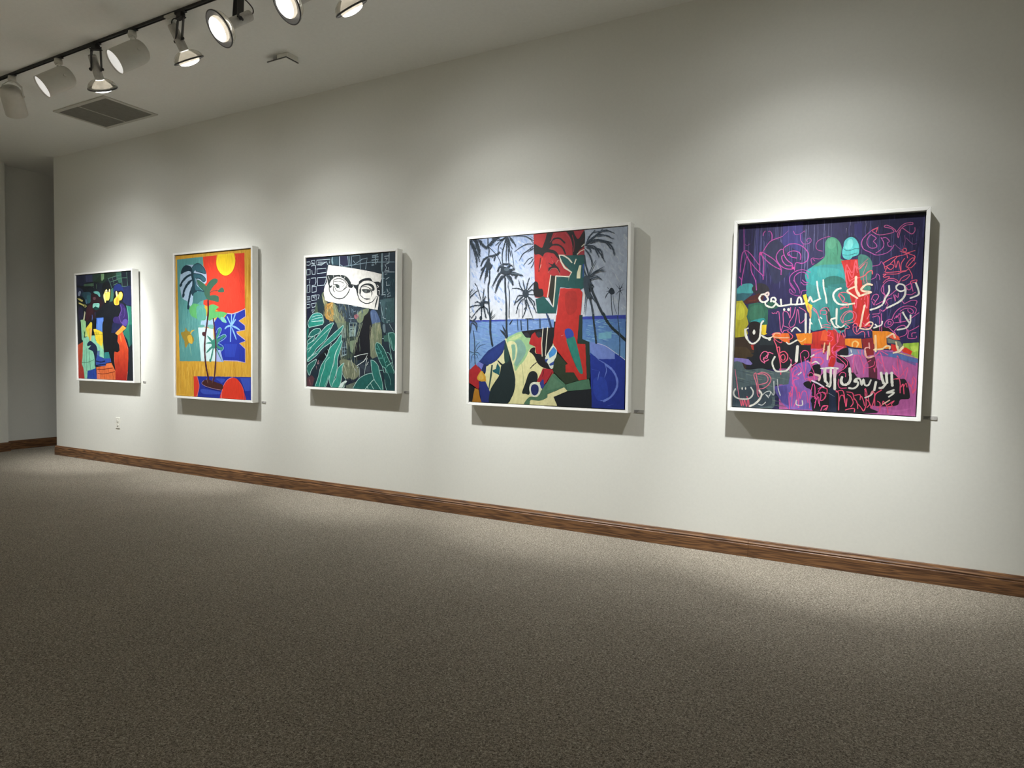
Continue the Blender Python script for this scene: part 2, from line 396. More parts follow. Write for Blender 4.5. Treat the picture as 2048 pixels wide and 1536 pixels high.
def paint(shapes, hw, hh, thick, gain, mt, parent, dark='15151a'):
    """canvas block with every stroke and patch of paint laid on it as thin vector geometry.
    hw, hh half sizes in mm; the painted face looks towards -Y at y = 0"""
    verts, faces, cols = [], [], []
    CELL = 10.0; occ = {}
    def add(poly, layer, cf):
        k = len(verts)
        for p in poly: verts.append((p[0] / 1000, -layer * 0.00002, p[1] / 1000))
        faces.append(list(range(k, k + len(poly))))
        cols.append([cf(p) for p in poly])
    def lay(tris, c1, c2):
        polys = []
        for t in tris:
            q = clip(t, hw, hh)
            if q: polys.append(q)
        if not polys: return
        if c2:
            y0 = min(p[1] for t in tris for p in t); y1 = max(p[1] for t in tris for p in t)
            def cf(p):
                t = min(1, max(0, (y1 - p[1]) / max(1, y1 - y0))); return [c1[i] + (c2[i] - c1[i]) * t for i in range(3)]
        else:
            def cf(p): return c1
        cells = set(); layer = 0
        for q in polys:
            xa, xb = min(p[0] for p in q), max(p[0] for p in q); ya, yb = min(p[1] for p in q), max(p[1] for p in q)
            for cx in range(int(xa // CELL), int(xb // CELL) + 1):
                for cy_ in range(int(ya // CELL), int(yb // CELL) + 1):
                    cells.add((cx, cy_))
        for c in cells: layer = max(layer, occ.get(c, 0))
        layer += 1
        for c in cells: occ[c] = layer
        for q in polys: add(q, layer, cf)
    for ln in shapes:
        kind, colr, wid, rest = ln.split(' ', 3)
        pts = [tuple(float(v) for v in s.split(',')) for s in rest.split()]
        wid = float(wid)
        c2 = None
        if '>' in colr: colr, c2 = colr.split('>')
        c1 = lin(colr, gain) if kind not in 'H' else None; c2 = lin(c2, gain) if c2 else None
        if kind == 'H':      # a field of short loose brush marks in mixed colours
            (xa, ya), (xb, yb) = pts
            hc, n, l0, l1, sl, seed = colr.split('|'); hc = hc.split(';'); rr = random.Random(int(seed))
            for _ in range(int(n)):
                x = rr.uniform(xa, xb); ln_ = rr.uniform(float(l0), float(l1)) * (yb - ya); y = rr.uniform(ya + ln_, yb); j = rr.uniform(-wid, wid)
                lay(ribbon(smooth([(x, y), (x + j + float(sl) * ln_ / 2, y - ln_ / 2), (x + float(sl) * ln_, y - ln_)], False, 9), wid * rr.uniform(0.5, 1.2), True), lin(rr.choice(hc), gain), None)
            continue
        if kind == 'F':      # palm frond: tapering rib with leaflets hanging off both sides
            rib = smooth(pts, False, 6); rr = random.Random(int(pts[0][0] * 7 + pts[-1][1] * 3))
            c = lin(colr, gain)
            lay(ribbon(rib, wid * 0.62, True), c, None)
            for q in range(1, len(rib)):
                dx, dy = rib[q][0] - rib[q - 1][0], rib[q][1] - rib[q - 1][1]; d_ = math.hypot(dx, dy) or 1
                t_ = q / len(rib); L0 = wid * (1.5 - 0.7 * t_)
                for s_ in (-1, 1):
                    ln_ = L0 * rr.uniform(0.5, 1.1); a_ = math.atan2(dy, dx) + s_ * rr.uniform(0.35, 0.7)
                    g_ = rr.uniform(0.8, 1.5)
                    p2 = (rib[q][0] + math.cos(a_) * ln_, rib[q][1] + math.sin(a_) * ln_ - ln_ * 0.25)
                    lay(ribbon([rib[q], ((rib[q][0] + p2[0]) / 2, (rib[q][1] + p2[1]) / 2 + ln_ * 0.06), p2], wid * 0.27, True), [v * g_ for v in c], None)
            continue
        if kind in 'PC':
            if kind == 'P': pts = rough(pts, 16, 1.0)
            if kind == 'C': pts = smooth(pts, True, 14)
            tris = [tuple(pts[i] for i in t) for t in tessellate_polygon([[Vector((p[0], p[1], 0)) for p in pts]])]
        else:
            if kind in 'LT': pts = smooth(pts, False, 9)
            tris = ribbon(pts, wid, kind == 'T')
        lay(tris, c1, c2)
    # the canvas block itself
    d = lin(dark)
    k = len(verts)
    X, Z, T = hw / 1000, hh / 1000, thick
    for x in (-X, X):
        for y in (0.0, T):
            for z in (-Z, Z): verts.append((x, y, z))
    for f in ((0, 1, 3, 2), (4, 6, 7, 5), (0, 4, 5, 1), (2, 3, 7, 6), (0, 2, 6, 4), (1, 5, 7, 3)):
        faces.append([k + i for i in f]); cols.append([d] * 4)
    me = bpy.data.meshes.new('canvas'); me.from_pydata(verts, [], faces); me.update()
    ca = me.color_attributes.new('Col', 'FLOAT_COLOR', 'CORNER')
    flat = []
    for cl in cols:
        for c in cl: flat += [min(0.92, c[0]), min(0.92, c[1]), min(0.92, c[2]), 1.0]
    # polygons keep their loops in order
    ca.data.foreach_set('color', flat)
    me.materials.append(mt)
    o = bpy.data.objects.new('canvas', me); COL.objects.link(o); o.parent = parent
    # make every painted face look out of the picture
    bm = bmesh.new(); bm.from_mesh(me)
    fl = [f for f in bm.faces if abs(f.normal.y) > 0.9 and f.normal.y > 0 and max(v.co.y for v in f.verts) <= 1e-6]
    bmesh.ops.reverse_faces(bm, faces=fl); bm.to_mesh(me); bm.free()
    return o

FW, GAP = 0.020, 0.005
def framed(idx, label, art, x, z, w_, h_, rot, lean, recess, gain, pm):
    depth = 0.070
    t = thing('framed_painting', label, 'painting', (x, WALLY - 0.084, z), 'framed paintings along the gallery wall')
    # local axes: X right, Y into the wall, Z up; tilt like the photograph shows it hanging
    t.rotation_euler = (-math.atan(-lean) * -1 if False else math.atan(lean), -rot, 0)
    a, b = w_ / 2, h_ / 2
    bm = bmesh.new()
    # four mitred lengths of L-shaped tray frame
    def bar(p):  # outer/inner corners, mitred
        (ox0, oz0), (ox1, oz1), (ix1, iz1), (ix0, iz0) = p
        for y0, y1, q in ((0.0, depth, p),):
            vs = [bm.verts.new((c[0], yy, c[1])) for yy in (y0, y1) for c in q]
            for f in ((0, 1, 2, 3), (7, 6, 5, 4), (0, 4, 5, 1), (1, 5, 6, 2), (2, 6, 7, 3), (3, 7, 4, 0)): bm.faces.new([vs[i] for i in f])
    c, d = a - FW, b - FW
    e = 0.0002
    bar(((-a, b), (a, b), (c, d), (-c, d)))
    bar(((a, b - e), (a, -b + e), (c, -d + e), (c, d - e)))
    bar(((a, -b), (-a, -b), (-c, -d), (c, -d)))
    bar(((-a, -b + e), (-a, b - e), (-c, d - e), (-c, -d + e)))
    f = obj('frame', bm, m_frame, t)
    bv = f.modifiers.new('bevel', 'BEVEL'); bv.width = 0.0012; bv.segments = 1; bv.limit_method = 'ANGLE'
    bm = bmesh.new(); add_box(bm, (-c, recess + 0.030, -d), (c, recess + 0.036, d)); obj('backing_board', bm, m_gap, t)
    cv = paint(art, (c - GAP) * 1000, (d - GAP) * 1000, 0.029, gain, pm, t)
    cv.location = (0, recess, 0)
    # cleat that holds the frame off the wall
    bm = bmesh.new(); add_box(bm, (-c * 0.7, recess + 0.036, d - 0.10), (c * 0.7, 0.084 + 0.002, d - 0.04)); obj('hanging_cleat', bm, m_frame, t)
    return t

# each line: kind (P patch, C curved patch, L brush line, T tapering stroke, M straight line), colour, width in mm, points in mm from the canvas centre
ART_STREET = """
P 1b222c 0 -597,694 643,626 601,-647 -659,-688
P 262c46 0 -539,588 -200,584 -203,500 -348,489 -373,455 -536,462
P 3a4160 0 -333,578 -207,578 -203,500 -325,501 -334,550
P 2a4038 0 -200,584 -28,582 -39,493 -203,509
P 213329 0 -28,582 247,577 245,539 94,521 4,474 -173,491
L 3c4c52 5.2 -360,577 -354,538 -364,490
L 3c4c52 5.2 -268,581 -200,580 -199,500
P 466450 0 -372,479 -185,482 -186,450 -373,455
L 5a7a5c 5.2 -219,484 -220,449
L 5a7a5c 5.2 -184,500 -183,431
L 5a7a5c 5.1 -129,467 -131,420
L 0f1519 6.9 -341,489 -173,488 -54,492
L 0f1519 6.9 -528,468 -373,453 -274,441 -160,447
L 0f1519 6.9 -198,440 -192,405
L 0f1519 6.9 -137,455 -140,395
P 6f9068 0 -36,581 23,580 21,520 -20,499 -38,515
P 31584a 0 247,577 332,581 337,519 349,468 292,462 265,505
M 4c6c60 6.7 94,519 245,542 338,550
M 4c6c60 6.7 101,517 142,456 155,417
M 4c6c60 6.7 174,530 200,470
M 4c6c60 6.7 247,577 258,505
M 4c6c60 6.6 332,581 337,519
M 4c6c60 6.6 430,580 441,514 448,422
M 4c6c60 6.6 265,505 344,516 434,514
M 4c6c60 6.7 136,481 265,501
M 4c6c60 6.6 340,427 448,422
M 4c6c60 6.6 344,516 351,426
M 4c6c60 6.7 192,445 264,463
P 232a50 0 354,418 500,429 507,218 424,224 356,260 360,376
P 3d6856 0 136,401 184,416 195,332 171,273 113,267 127,351
C 14181b 0 -28,399 -3,462 49,489 107,478 138,435 147,384 138,334 114,275 69,242 32,243 -9,321
C ead666 0 42,396 64,406 85,378 96,375 111,404 129,401 131,359 115,305 88,282 56,285 40,258 26,265 12,299 -1,334 15,363
C f2ecb8 0 45,394 64,404 78,382 59,366 37,371
C f2ecb8 0 111,402 127,399 128,376 106,375
C f4e9a0 0 -1,334 22,363 35,303 40,264 26,269
L 3a3a1a 3.8 88,403 92,375
L 3a3a1a 3.8 38,382 125,374
L 3a3a1a 3.8 48,366 51,345
C 222f68 0 186,382 206,432 257,453 313,449 354,418 374,376 358,343 275,371 203,357
C 0e0f14 0 211,382 275,379 346,377 376,334 353,285 306,261 291,224 241,219 188,235 175,282 202,331
C f2c94c 0 229,373 254,376 270,338 289,362 338,366 358,330 335,285 293,274 284,237 241,227 202,239 193,285 238,322
C efe0a8 0 229,373 254,376 263,342 248,317 231,347
P 4a3a10 0 274,375 290,362 279,329
C dba034 0 236,292 273,312 278,270 266,233 220,240
C f4e070 0 299,357 334,360 348,331 315,298 294,316
C 27304e 0 -529,444 -405,422 -377,351 -471,336 -533,356
C 8f9bb4 0 -489,385 -453,406 -431,391 -459,349 -483,343
C 132024 0 -526,338 -455,349 -364,307 -320,244 -337,205 -460,239 -520,285
P ddd27c 0 -511,325 -460,321 -395,299 -407,283 -453,294
P ddd27c 0 -483,276 -447,272 -382,250 -335,245 -327,227 -356,218 -405,242 -478,262
C 1a2020 0 -339,234 -341,230 -347,227 -355,226 -364,226 -372,228 -377,231 -379,235 -377,239 -371,242 -363,243 -354,243 -346,241 -341,238
C 2c4e5c 0 -423,379 -246,381 -242,286 -304,261 -356,306
C 2f6068 0 -316,344 -247,346 -242,286 -289,265
C 4f7490 0 -349,298 -325,306 -312,266 -333,256
C 2a2a48 0 -484,213 -414,220 -402,124 -444,63 -482,81
C 2c1b22 0 -240,346 -208,371 -134,351 -61,315 -3,270 25,235 -9,129 -144,106 -251,69 -359,61 -331,157 -251,264
C 3c2028 0 -321,218 -229,242 -202,163 -264,117 -343,61
C 64424c 0 -203,323 -150,328 -147,302 -189,299
C 66aca4 0 -185,388 -117,390 -73,375 -59,332 -79,330 -119,359 -167,368
C 8acdbd 0 -198,254 -145,259 -78,254 -87,212 -113,209 -154,225 -204,207
L 4a8a80 3.9 -183,241 -93,240
C 10403c 0 -196,204 -154,220 -106,211 -80,201 -141,183
C 171b22 0 18,252 184,231 312,223 318,185 280,107 193,91 175,-23 -15,-21 -10,95 -121,101 -157,154 -81,186
T 4a66a8 14.7 -222,133 -219,103 -228,68
T 4a66a8 10.4 -163,160 -165,111
P 3f6cc6 0 -155,97 -4,100 -17,-89 -150,-45
P 5f86d8 0 -129,90 -10,93 -21,-4 -125,-2
C 372a62 0 179,87 280,107 317,160 298,228 320,246 375,226 422,162 448,99 446,49 409,-8 347,5 216,-78 158,-82
L 6a4f98 10.1 316,223 335,185 313,148 288,111 306,56 340,30
L 5f4890 7.5 374,192 388,142 367,92
L 5f4890 7.5 272,103 323,127
C 5c4c9c 0 348,59 398,77 439,54 410,4 340,18
P 2f7a68 0 414,221 501,206 520,-217 457,-242 425,-150 344,-70 409,-13 449,49 441,120
T 6aa698 13.3 424,218 443,162 453,49 444,8
P 2a5a58 0 459,16 507,15 513,-225 471,-225
P 22262e 0 429,-238 507,-188 514,-587 400,-584 420,-489 439,-343
P 1a1f26 0 -531,42 -437,40 -405,-123 -445,-149 -414,-163 -525,-194
P 8fd2b2 0 -445,41 -351,48 -354,-5 -397,-123 -242,-97 -182,-97 -162,-154 -96,-197 -22,-223 -14,-283 -16,-348 -101,-327 -158,-267 -181,-463 -243,-480 -335,-492 -351,-588 -401,-589 -419,-463 -449,-419 -429,-330 -414,-154 -437,-140
P a4d89c 0 -455,80 -389,84 -349,61 -350,-5 -397,-118 -418,-65 -438,14
P dcd9b4 0 -365,180 -353,158 -373,79 -400,80
P c6dc80 0 -354,-18 -301,-23 -304,-110 -373,-110 -363,-57
P 1f6a30 0 -393,-30 -371,-61 -375,-103 -389,-79
P ead242 0 -354,-18 -251,55 -225,46 -230,-19 -242,-97 -260,-154 -283,-154 -304,-110
P ecb868 0 -276,-19 -230,-19 -247,-106 -260,-154 -274,-154
L 6a3818 6.1 -289,-23 -288,-88 -279,-156
P 15181c 0 -225,64 -140,97 -148,-11 -194,-28 -178,-84 -227,-96
P 5c88d4 0 -143,32 -11,30 -18,-68 -89,-38 -141,-22
P ecd03c 0 -206,-28 -164,-23 -90,-42 -20,-68 -28,-167 -48,-217 -140,-178 -168,-132 -181,-84
P e8c838 0 -137,-93 -25,-90 -31,-163 -51,-197 -124,-154
L 4a4a10 4.3 -188,-61 -139,-60 -132,-74 -159,-85 -21,-84
L 4a4a10 4.3 -104,-59 -112,-81
P b4da8a 0 -140,-176 -48,-217 -28,-171 -15,-257 -82,-223
C 16181d 0 -12,60 171,58 209,-70 247,-112 241,-163 284,-205 275,-264 230,-282 184,-263 175,-316 177,-367 191,-460 145,-436 104,-359 78,-278 -3,-283 -11,-223 -28,-133
P 20264a 0 163,41 333,22 209,-76 130,-69
P f2a244 0 207,-74 347,10 407,-19 337,-58 364,-113 307,-121 258,-102
P e4582f>a82622 0 254,-97 337,-58 384,-138 436,-238 436,-343 417,-489 400,-581 192,-583 193,-464 175,-367 187,-273 237,-283 281,-260 285,-205 245,-163
T ee8a3c 25.2 294,-96 306,-133 312,-171
T ee8060 5.9 245,-163 279,-205 277,-256
T ee8060 6.0 183,-282 180,-367 195,-452
L e08878 4.2 344,-71 390,-155 429,-238
L e08878 4.2 396,-578 417,-489
T b83026 12.7 250,-315 261,-408 241,-557
T b83026 12.6 358,-280 367,-406 341,-554
P 2f8080 0 -4,-285 78,-278 108,-359 -13,-361
P 3450a4 0 -144,-269 -91,-264 -101,-327 -13,-352 112,-346 122,-387 22,-403 6,-432 -165,-434 -177,-341
L 1c2350 14.7 -163,-382 -74,-392 1,-380
L 141a30 9.5 -180,-433 -75,-420 14,-416
P 5878a8 0 -144,-271 -95,-269 -108,-323 -145,-310
P 2a48a0 0 -335,-495 -174,-463 -156,-586 -348,-588
T 1a2c80 13.2 -274,-504 -262,-570
T 1a2c80 13.1 -238,-539 -214,-529
P e0703e 0 -162,-449 14,-431 30,-405 125,-397 195,-486 192,-582 -156,-586
P e88060 0 -152,-480 -107,-475 -96,-583 -156,-585
P f08048 0 29,-412 117,-404 152,-444 28,-451
L 6a1c14 6.9 -144,-472 -32,-470 141,-455
L 6a1c14 6.9 -138,-519 -12,-521 183,-492
L 8a2c18 5.2 -16,-438 -17,-499 -14,-585
L 8a2c18 5.2 -113,-444 -108,-501
L 8a2c18 5.2 61,-458 63,-497
L 8a2c18 5.1 139,-504 149,-538 154,-583
C 1c2a48 0 -330,-189 -275,-157 -215,-176 -156,-210 -136,-258 -152,-328 -170,-397 -164,-448 -190,-441 -193,-350 -219,-280 -264,-261 -314,-248 -286,-228 -254,-205 -324,-216
L 2f6a50 5.3 -448,-404 -331,-398 -208,-367
L 2f6a50 5.3 -395,-264 -401,-445
L 2f6a50 5.3 -344,-242 -351,-497
L 2f6a50 5.3 -296,-276 -281,-478
L 6ab090 4.4 -208,-372 -189,-459
P c2522e>a83230 0 -528,-207 -415,-167 -429,-330 -449,-419 -412,-485 -400,-589 -531,-590
T 8a3020 8.9 -469,-242 -478,-375 -468,-509
""".strip().split("\n")
PM = paint_mat("paint_street", 26, 16, 0.22, 0.35)
framed(0, "dark framed painting of yellow-faced figures in a night street, leftmost on the wall", ART_STREET, -7.3955, 1.5157, 1.0900, 1.2120, -0.00055, 0.01285, 0.0090, 0.780, PM)

# each line: kind (P patch, C curved patch, L brush line, T tapering stroke, M straight line), colour, width in mm, points in mm from the canvas centre
ART_PALM = """
P dba83c 0 -607,815 607,733 604,-760 -624,-820
H b8842a;e8bc50;c6922e|60|0.2|0.5|0|1 6.7 -575,653 537,781
H b47e26;f0c458;c8902c;eab848|170|0.2|0.6|0|2 6.4 -547,-710 535,-339
H b47e26;f0c458;c8902c|60|0.1|0.3|0|3 5.8 471,-423 537,670
H b47e26;c8a850;c8902c|40|0.1|0.3|0|4 4.8 -579,-606 -534,682
P 5c9c9a 0 -530,664 -134,669 -99,225 -163,-28 -194,-7 -168,-351 -496,-356 -511,27
H 4a8a8c;76b4ac;68a8a4;508e90|170|0.06|0.2|0|5 6.7 -511,-340 -158,652
P e24330 0 -134,669 72,670 323,672 459,671 466,147 285,110 99,135 -130,206 -97,428
H d23a26;ec5038|70|0.05|0.15|0.3|6 7.8 -68,163 438,653
P a8c8e0 0 -178,-7 -130,125 -53,73 38,61 68,-29
P 2a3aa8 0 84,86 174,69 218,108 285,107 357,116 465,150 468,79 379,39 461,-6 465,-47 350,-64 357,-81 464,-142 464,-154 385,-172 464,-223 464,-352 356,-337 172,-337 142,-350 51,-347 23,21
P 3348b8 0 173,-180 356,-179 320,-303 187,-304
M c0b0d4 7.4 218,111 285,105 357,116 466,150 472,78 380,39 465,-6 467,-47 348,-63 357,-81 468,-142 468,-154 385,-172 467,-223 467,-354 356,-340 172,-339 142,-350
C f2d42e 0 81,673 199,674 316,674 332,591 302,519 250,482 191,472 131,493 80,545 64,605
L c03a16 4.4 320,672 336,591 307,518 252,479 190,468 128,489 76,544 61,606 78,669
C f0cc28 0 102,653 287,652 286,559 205,504 117,558
C abc4dc 0 -474,516 -412,596 -268,598 -158,597 -89,528 -78,427 -113,406 -159,420 -239,331 -262,301 -311,195 -343,206 -375,243 -448,276 -479,365 -487,444
C 1f3846 0 -468,515 -457,562 -412,596 -364,599 -304,575 -294,528 -348,541 -421,529
T 1f3846 34.0 -487,392 -446,442 -365,490 -277,507
T 1f3846 38.1 -443,281 -422,348 -365,413 -269,465
T 1f3846 36.0 -363,163 -351,242 -318,334 -269,425
T 1f3846 15.6 -487,402 -471,422 -422,446
C 1f3846 0 -454,400 -462,394 -471,390 -481,390 -489,393 -493,398 -492,406 -488,413 -480,420 -470,423 -461,424 -453,421 -449,415 -449,408
C 1f3846 0 -414,301 -419,292 -426,285 -435,282 -444,283 -450,289 -453,297 -452,307 -447,317 -439,323 -430,326 -421,325 -415,320 -412,311
C 1f3846 0 -340,185 -342,174 -347,165 -354,160 -362,161 -369,166 -374,175 -375,186 -374,197 -369,206 -361,211 -354,211 -346,206 -342,197
C 24424e 0 -302,569 -277,537 -253,475 -230,403 -223,331 -286,292 -310,334 -293,426 -313,503
C 3a6674 0 -296,574 -260,598 -205,608 -150,587 -104,544 -93,506 -159,516 -253,541 -277,517
C 3a6674 0 -269,514 -159,496 -97,458 -96,433 -128,426 -190,457 -245,464
C 3a6674 0 -277,507 -245,464 -230,403 -160,349 -98,327 -191,330 -246,352 -261,434
L 1f3442 7.1 -296,574 -260,598 -205,608 -150,587 -104,544 -91,504 -159,516 -237,535
L 1f3442 7.1 -261,514 -159,496 -97,458 -99,433 -128,425 -183,459 -230,459 -222,412 -160,364 -90,321
L 1f3442 7.1 -262,330 -238,342 -176,343 -90,320
C 477a7c 0 -262,322 -98,319 -60,260 -161,240 -224,213 -283,225
C 3f6a56 0 -222,451 -159,430 -82,377 -59,300 -98,327 -160,369 -214,412
C 3f6452 0 -90,362 -36,425 26,450 78,443 80,413 17,373 -32,319 -52,275
C 3f6452 0 -98,377 -59,366 -29,324 -37,249 -67,250 -113,312
C 3f6452 0 85,330 145,361 175,337 169,315 100,317
T 6a4038 13.0 -36,317 25,333 100,335
C 3f6452 0 -52,282 25,292 95,275 94,225 24,235 -60,252
L 8a5a48 3.5 -21,324 85,345 145,368
L 8a5a48 3.5 100,278 98,228
C 60b06c 0 -327,190 -263,217 -177,197 -91,154 -92,63 -162,51 -256,76 -316,102 -343,154
C 5fa898 0 -224,188 -130,196 -91,124 -100,63 -209,54 -232,127
C 62b46a 0 -49,179 16,202 85,181 96,168 46,136 144,129 220,112 166,79 207,24 136,45 84,76 23,66 -53,52
C 80c4b4 0 122,75 174,72 209,24 144,35
L c03a20 4.5 92,170 50,136 144,132 218,116
T 80c8a8 6.1 -192,177 -177,151
T 80c8a8 6.1 -216,147 -209,106
T 80c8a8 6.1 -232,127 -225,85
T 80c8a8 6.1 -169,181 -138,155
P d4eef0 0 -210,-20 -123,-18 15,-37 22,-148 59,-348 -165,-352
C 68a8a0 0 -209,5 -115,4 -123,-16 -186,-18
C 78b4a8 0 -61,4 15,3 7,-37 -54,-21
P a8b8ec 0 60,-239 120,-238 161,-353 59,-350
C a08838 0 -475,-70 -418,-55 -400,-19 -369,-53 -329,-61 -305,-97 -274,-128 -290,-169 -354,-175 -402,-222 -419,-159 -451,-117
C dcb444 0 -370,-102 -313,-97 -296,-177 -346,-169 -366,-143
T dcb444 17.5 -329,-81 -305,-56 -265,-43
T 8a7a40 10.4 -419,-164 -411,-211
T 8a7a40 10.3 -290,-138 -258,-154
T b0d8a8 4.7 -338,-175 -331,-226 -311,-304
T b0d8a8 4.7 -444,-222 -432,-264
T b0d8a8 4.6 -234,-164 -243,-241
T b0d8a8 4.6 -187,-154 -211,-179
T 3f8a78 30.1 37,-188 -24,-138 -74,-100
T 3f8a78 20.5 37,-183 -24,-171 -93,-174
T 3f8a78 30.1 37,-193 -24,-224 -90,-270
T 3f8a78 27.3 22,-199 -2,-280 -29,-357
T 3f8a78 37.9 45,-163 83,-93 117,-35
T 3f8a78 35.2 60,-168 113,-133 188,-101
T 3f8a78 33.9 52,-198 98,-213 143,-233
T 3f8a78 16.3 45,-198 82,-259 149,-354
C 3f8a78 0 84,-178 79,-198 66,-214 47,-222 26,-223 7,-214 -6,-198 -10,-178 -5,-159 8,-143 27,-134 48,-134 67,-143 80,-159
C 3f8a78 0 130,-50 124,-58 115,-64 105,-66 96,-64 90,-58 87,-50 90,-41 96,-33 105,-27 114,-25 123,-27 130,-32 132,-40
C 3f8a78 0 200,-98 201,-104 196,-110 186,-115 174,-119 162,-120 151,-118 145,-113 145,-107 150,-101 160,-96 172,-92 184,-91 194,-93
C 3f8a78 0 161,-225 159,-233 153,-239 144,-243 134,-243 125,-240 118,-233 116,-226 119,-218 125,-211 134,-208 144,-208 153,-211 159,-218
C 3f8a78 0 -13,-341 -15,-347 -19,-353 -25,-356 -32,-356 -38,-353 -43,-348 -44,-341 -43,-334 -38,-329 -32,-326 -25,-326 -19,-329 -15,-334
L 8cbcdc 5.5 57,-73 83,-35 117,-24 136,-40 113,-83 75,-123
L 8cbcdc 5.5 90,-115 173,-88 204,-106 173,-133 90,-168
L 8cbcdc 5.5 83,-173 143,-193 166,-223 120,-256
L 8cbcdc 5.5 67,-223 120,-278 161,-353
L 8fc0fa 12.8 279,102 278,4
L 8fc0fa 12.8 218,79 270,4
L 8fc0fa 12.8 330,102 288,13
L 8fc0fa 12.8 334,50 288,3
T 8fc0fa 22.8 184,-36 218,-14 284,-4
T 8fc0fa 22.6 393,-47 335,-22 270,-4
L 8fc0fa 15.9 268,-9 263,-153
T 8fc0fa 19.7 346,-138 320,-88 277,-14
P 26369c 0 -229,-501 548,-487 548,-712 -223,-713 -210,-637 -198,-585
P e04030 0 -281,-503 -229,-501 -199,-565 -198,-611 -218,-679 -242,-711 -278,-708
L e890a0 4.6 -227,-504 -202,-565 -198,-611 -218,-669 -240,-706
C 3c54bc 0 -167,-626 -19,-630 118,-645 95,-666 -136,-671
P 3c54bc 0 399,-501 538,-497 538,-614 463,-622
C 3c54bc 0 58,-516 186,-517 141,-554 96,-540
C e23e2a 0 133,-720 141,-624 178,-558 231,-516 290,-499 355,-512 417,-565 449,-628 452,-721
L e49aa8 5.0 134,-715 142,-624 180,-558 232,-516 290,-499
L d87080 3.9 384,-536 427,-584 450,-637 454,-716
L 14145a 4.9 355,-507 420,-560 457,-627 461,-715
C 4a2828 0 -157,-569 -119,-538 -57,-530 58,-552 152,-576 137,-622 19,-615 -104,-593
L a88898 4.6 -127,-539 -157,-569 -104,-594 19,-615 126,-625
L 141450 6.1 -104,-603 19,-624 126,-631
L 4c2830 23.5 -58,237 -57,123 -78,4 -101,-105 -111,-232 -95,-385 -64,-496 -57,-537
L 4c2c3c 20.1 19,61 34,-29 45,-105 54,-205 48,-382 29,-504 12,-535
T 7a5a78 4.1 -75,-8 -93,-105
T 7a5a78 4.0 46,-9 60,-90
C 4c2830 0 -147,-69 -100,-64 -101,-105 -140,-99
L a88878 3.1 -88,-517 -65,-563
L a88878 3.0 5,-515 -3,-561
""".strip().split("\n")
PM = paint_mat("paint_palm", 60, 12, 0.16, 0.4)
framed(1, "framed painting of potted palm, yellow sun and red sky", ART_PALM, -5.6021, 1.5067, 1.1589, 1.4551, -0.00318, 0.00293, 0.0120, 0.780, PM)

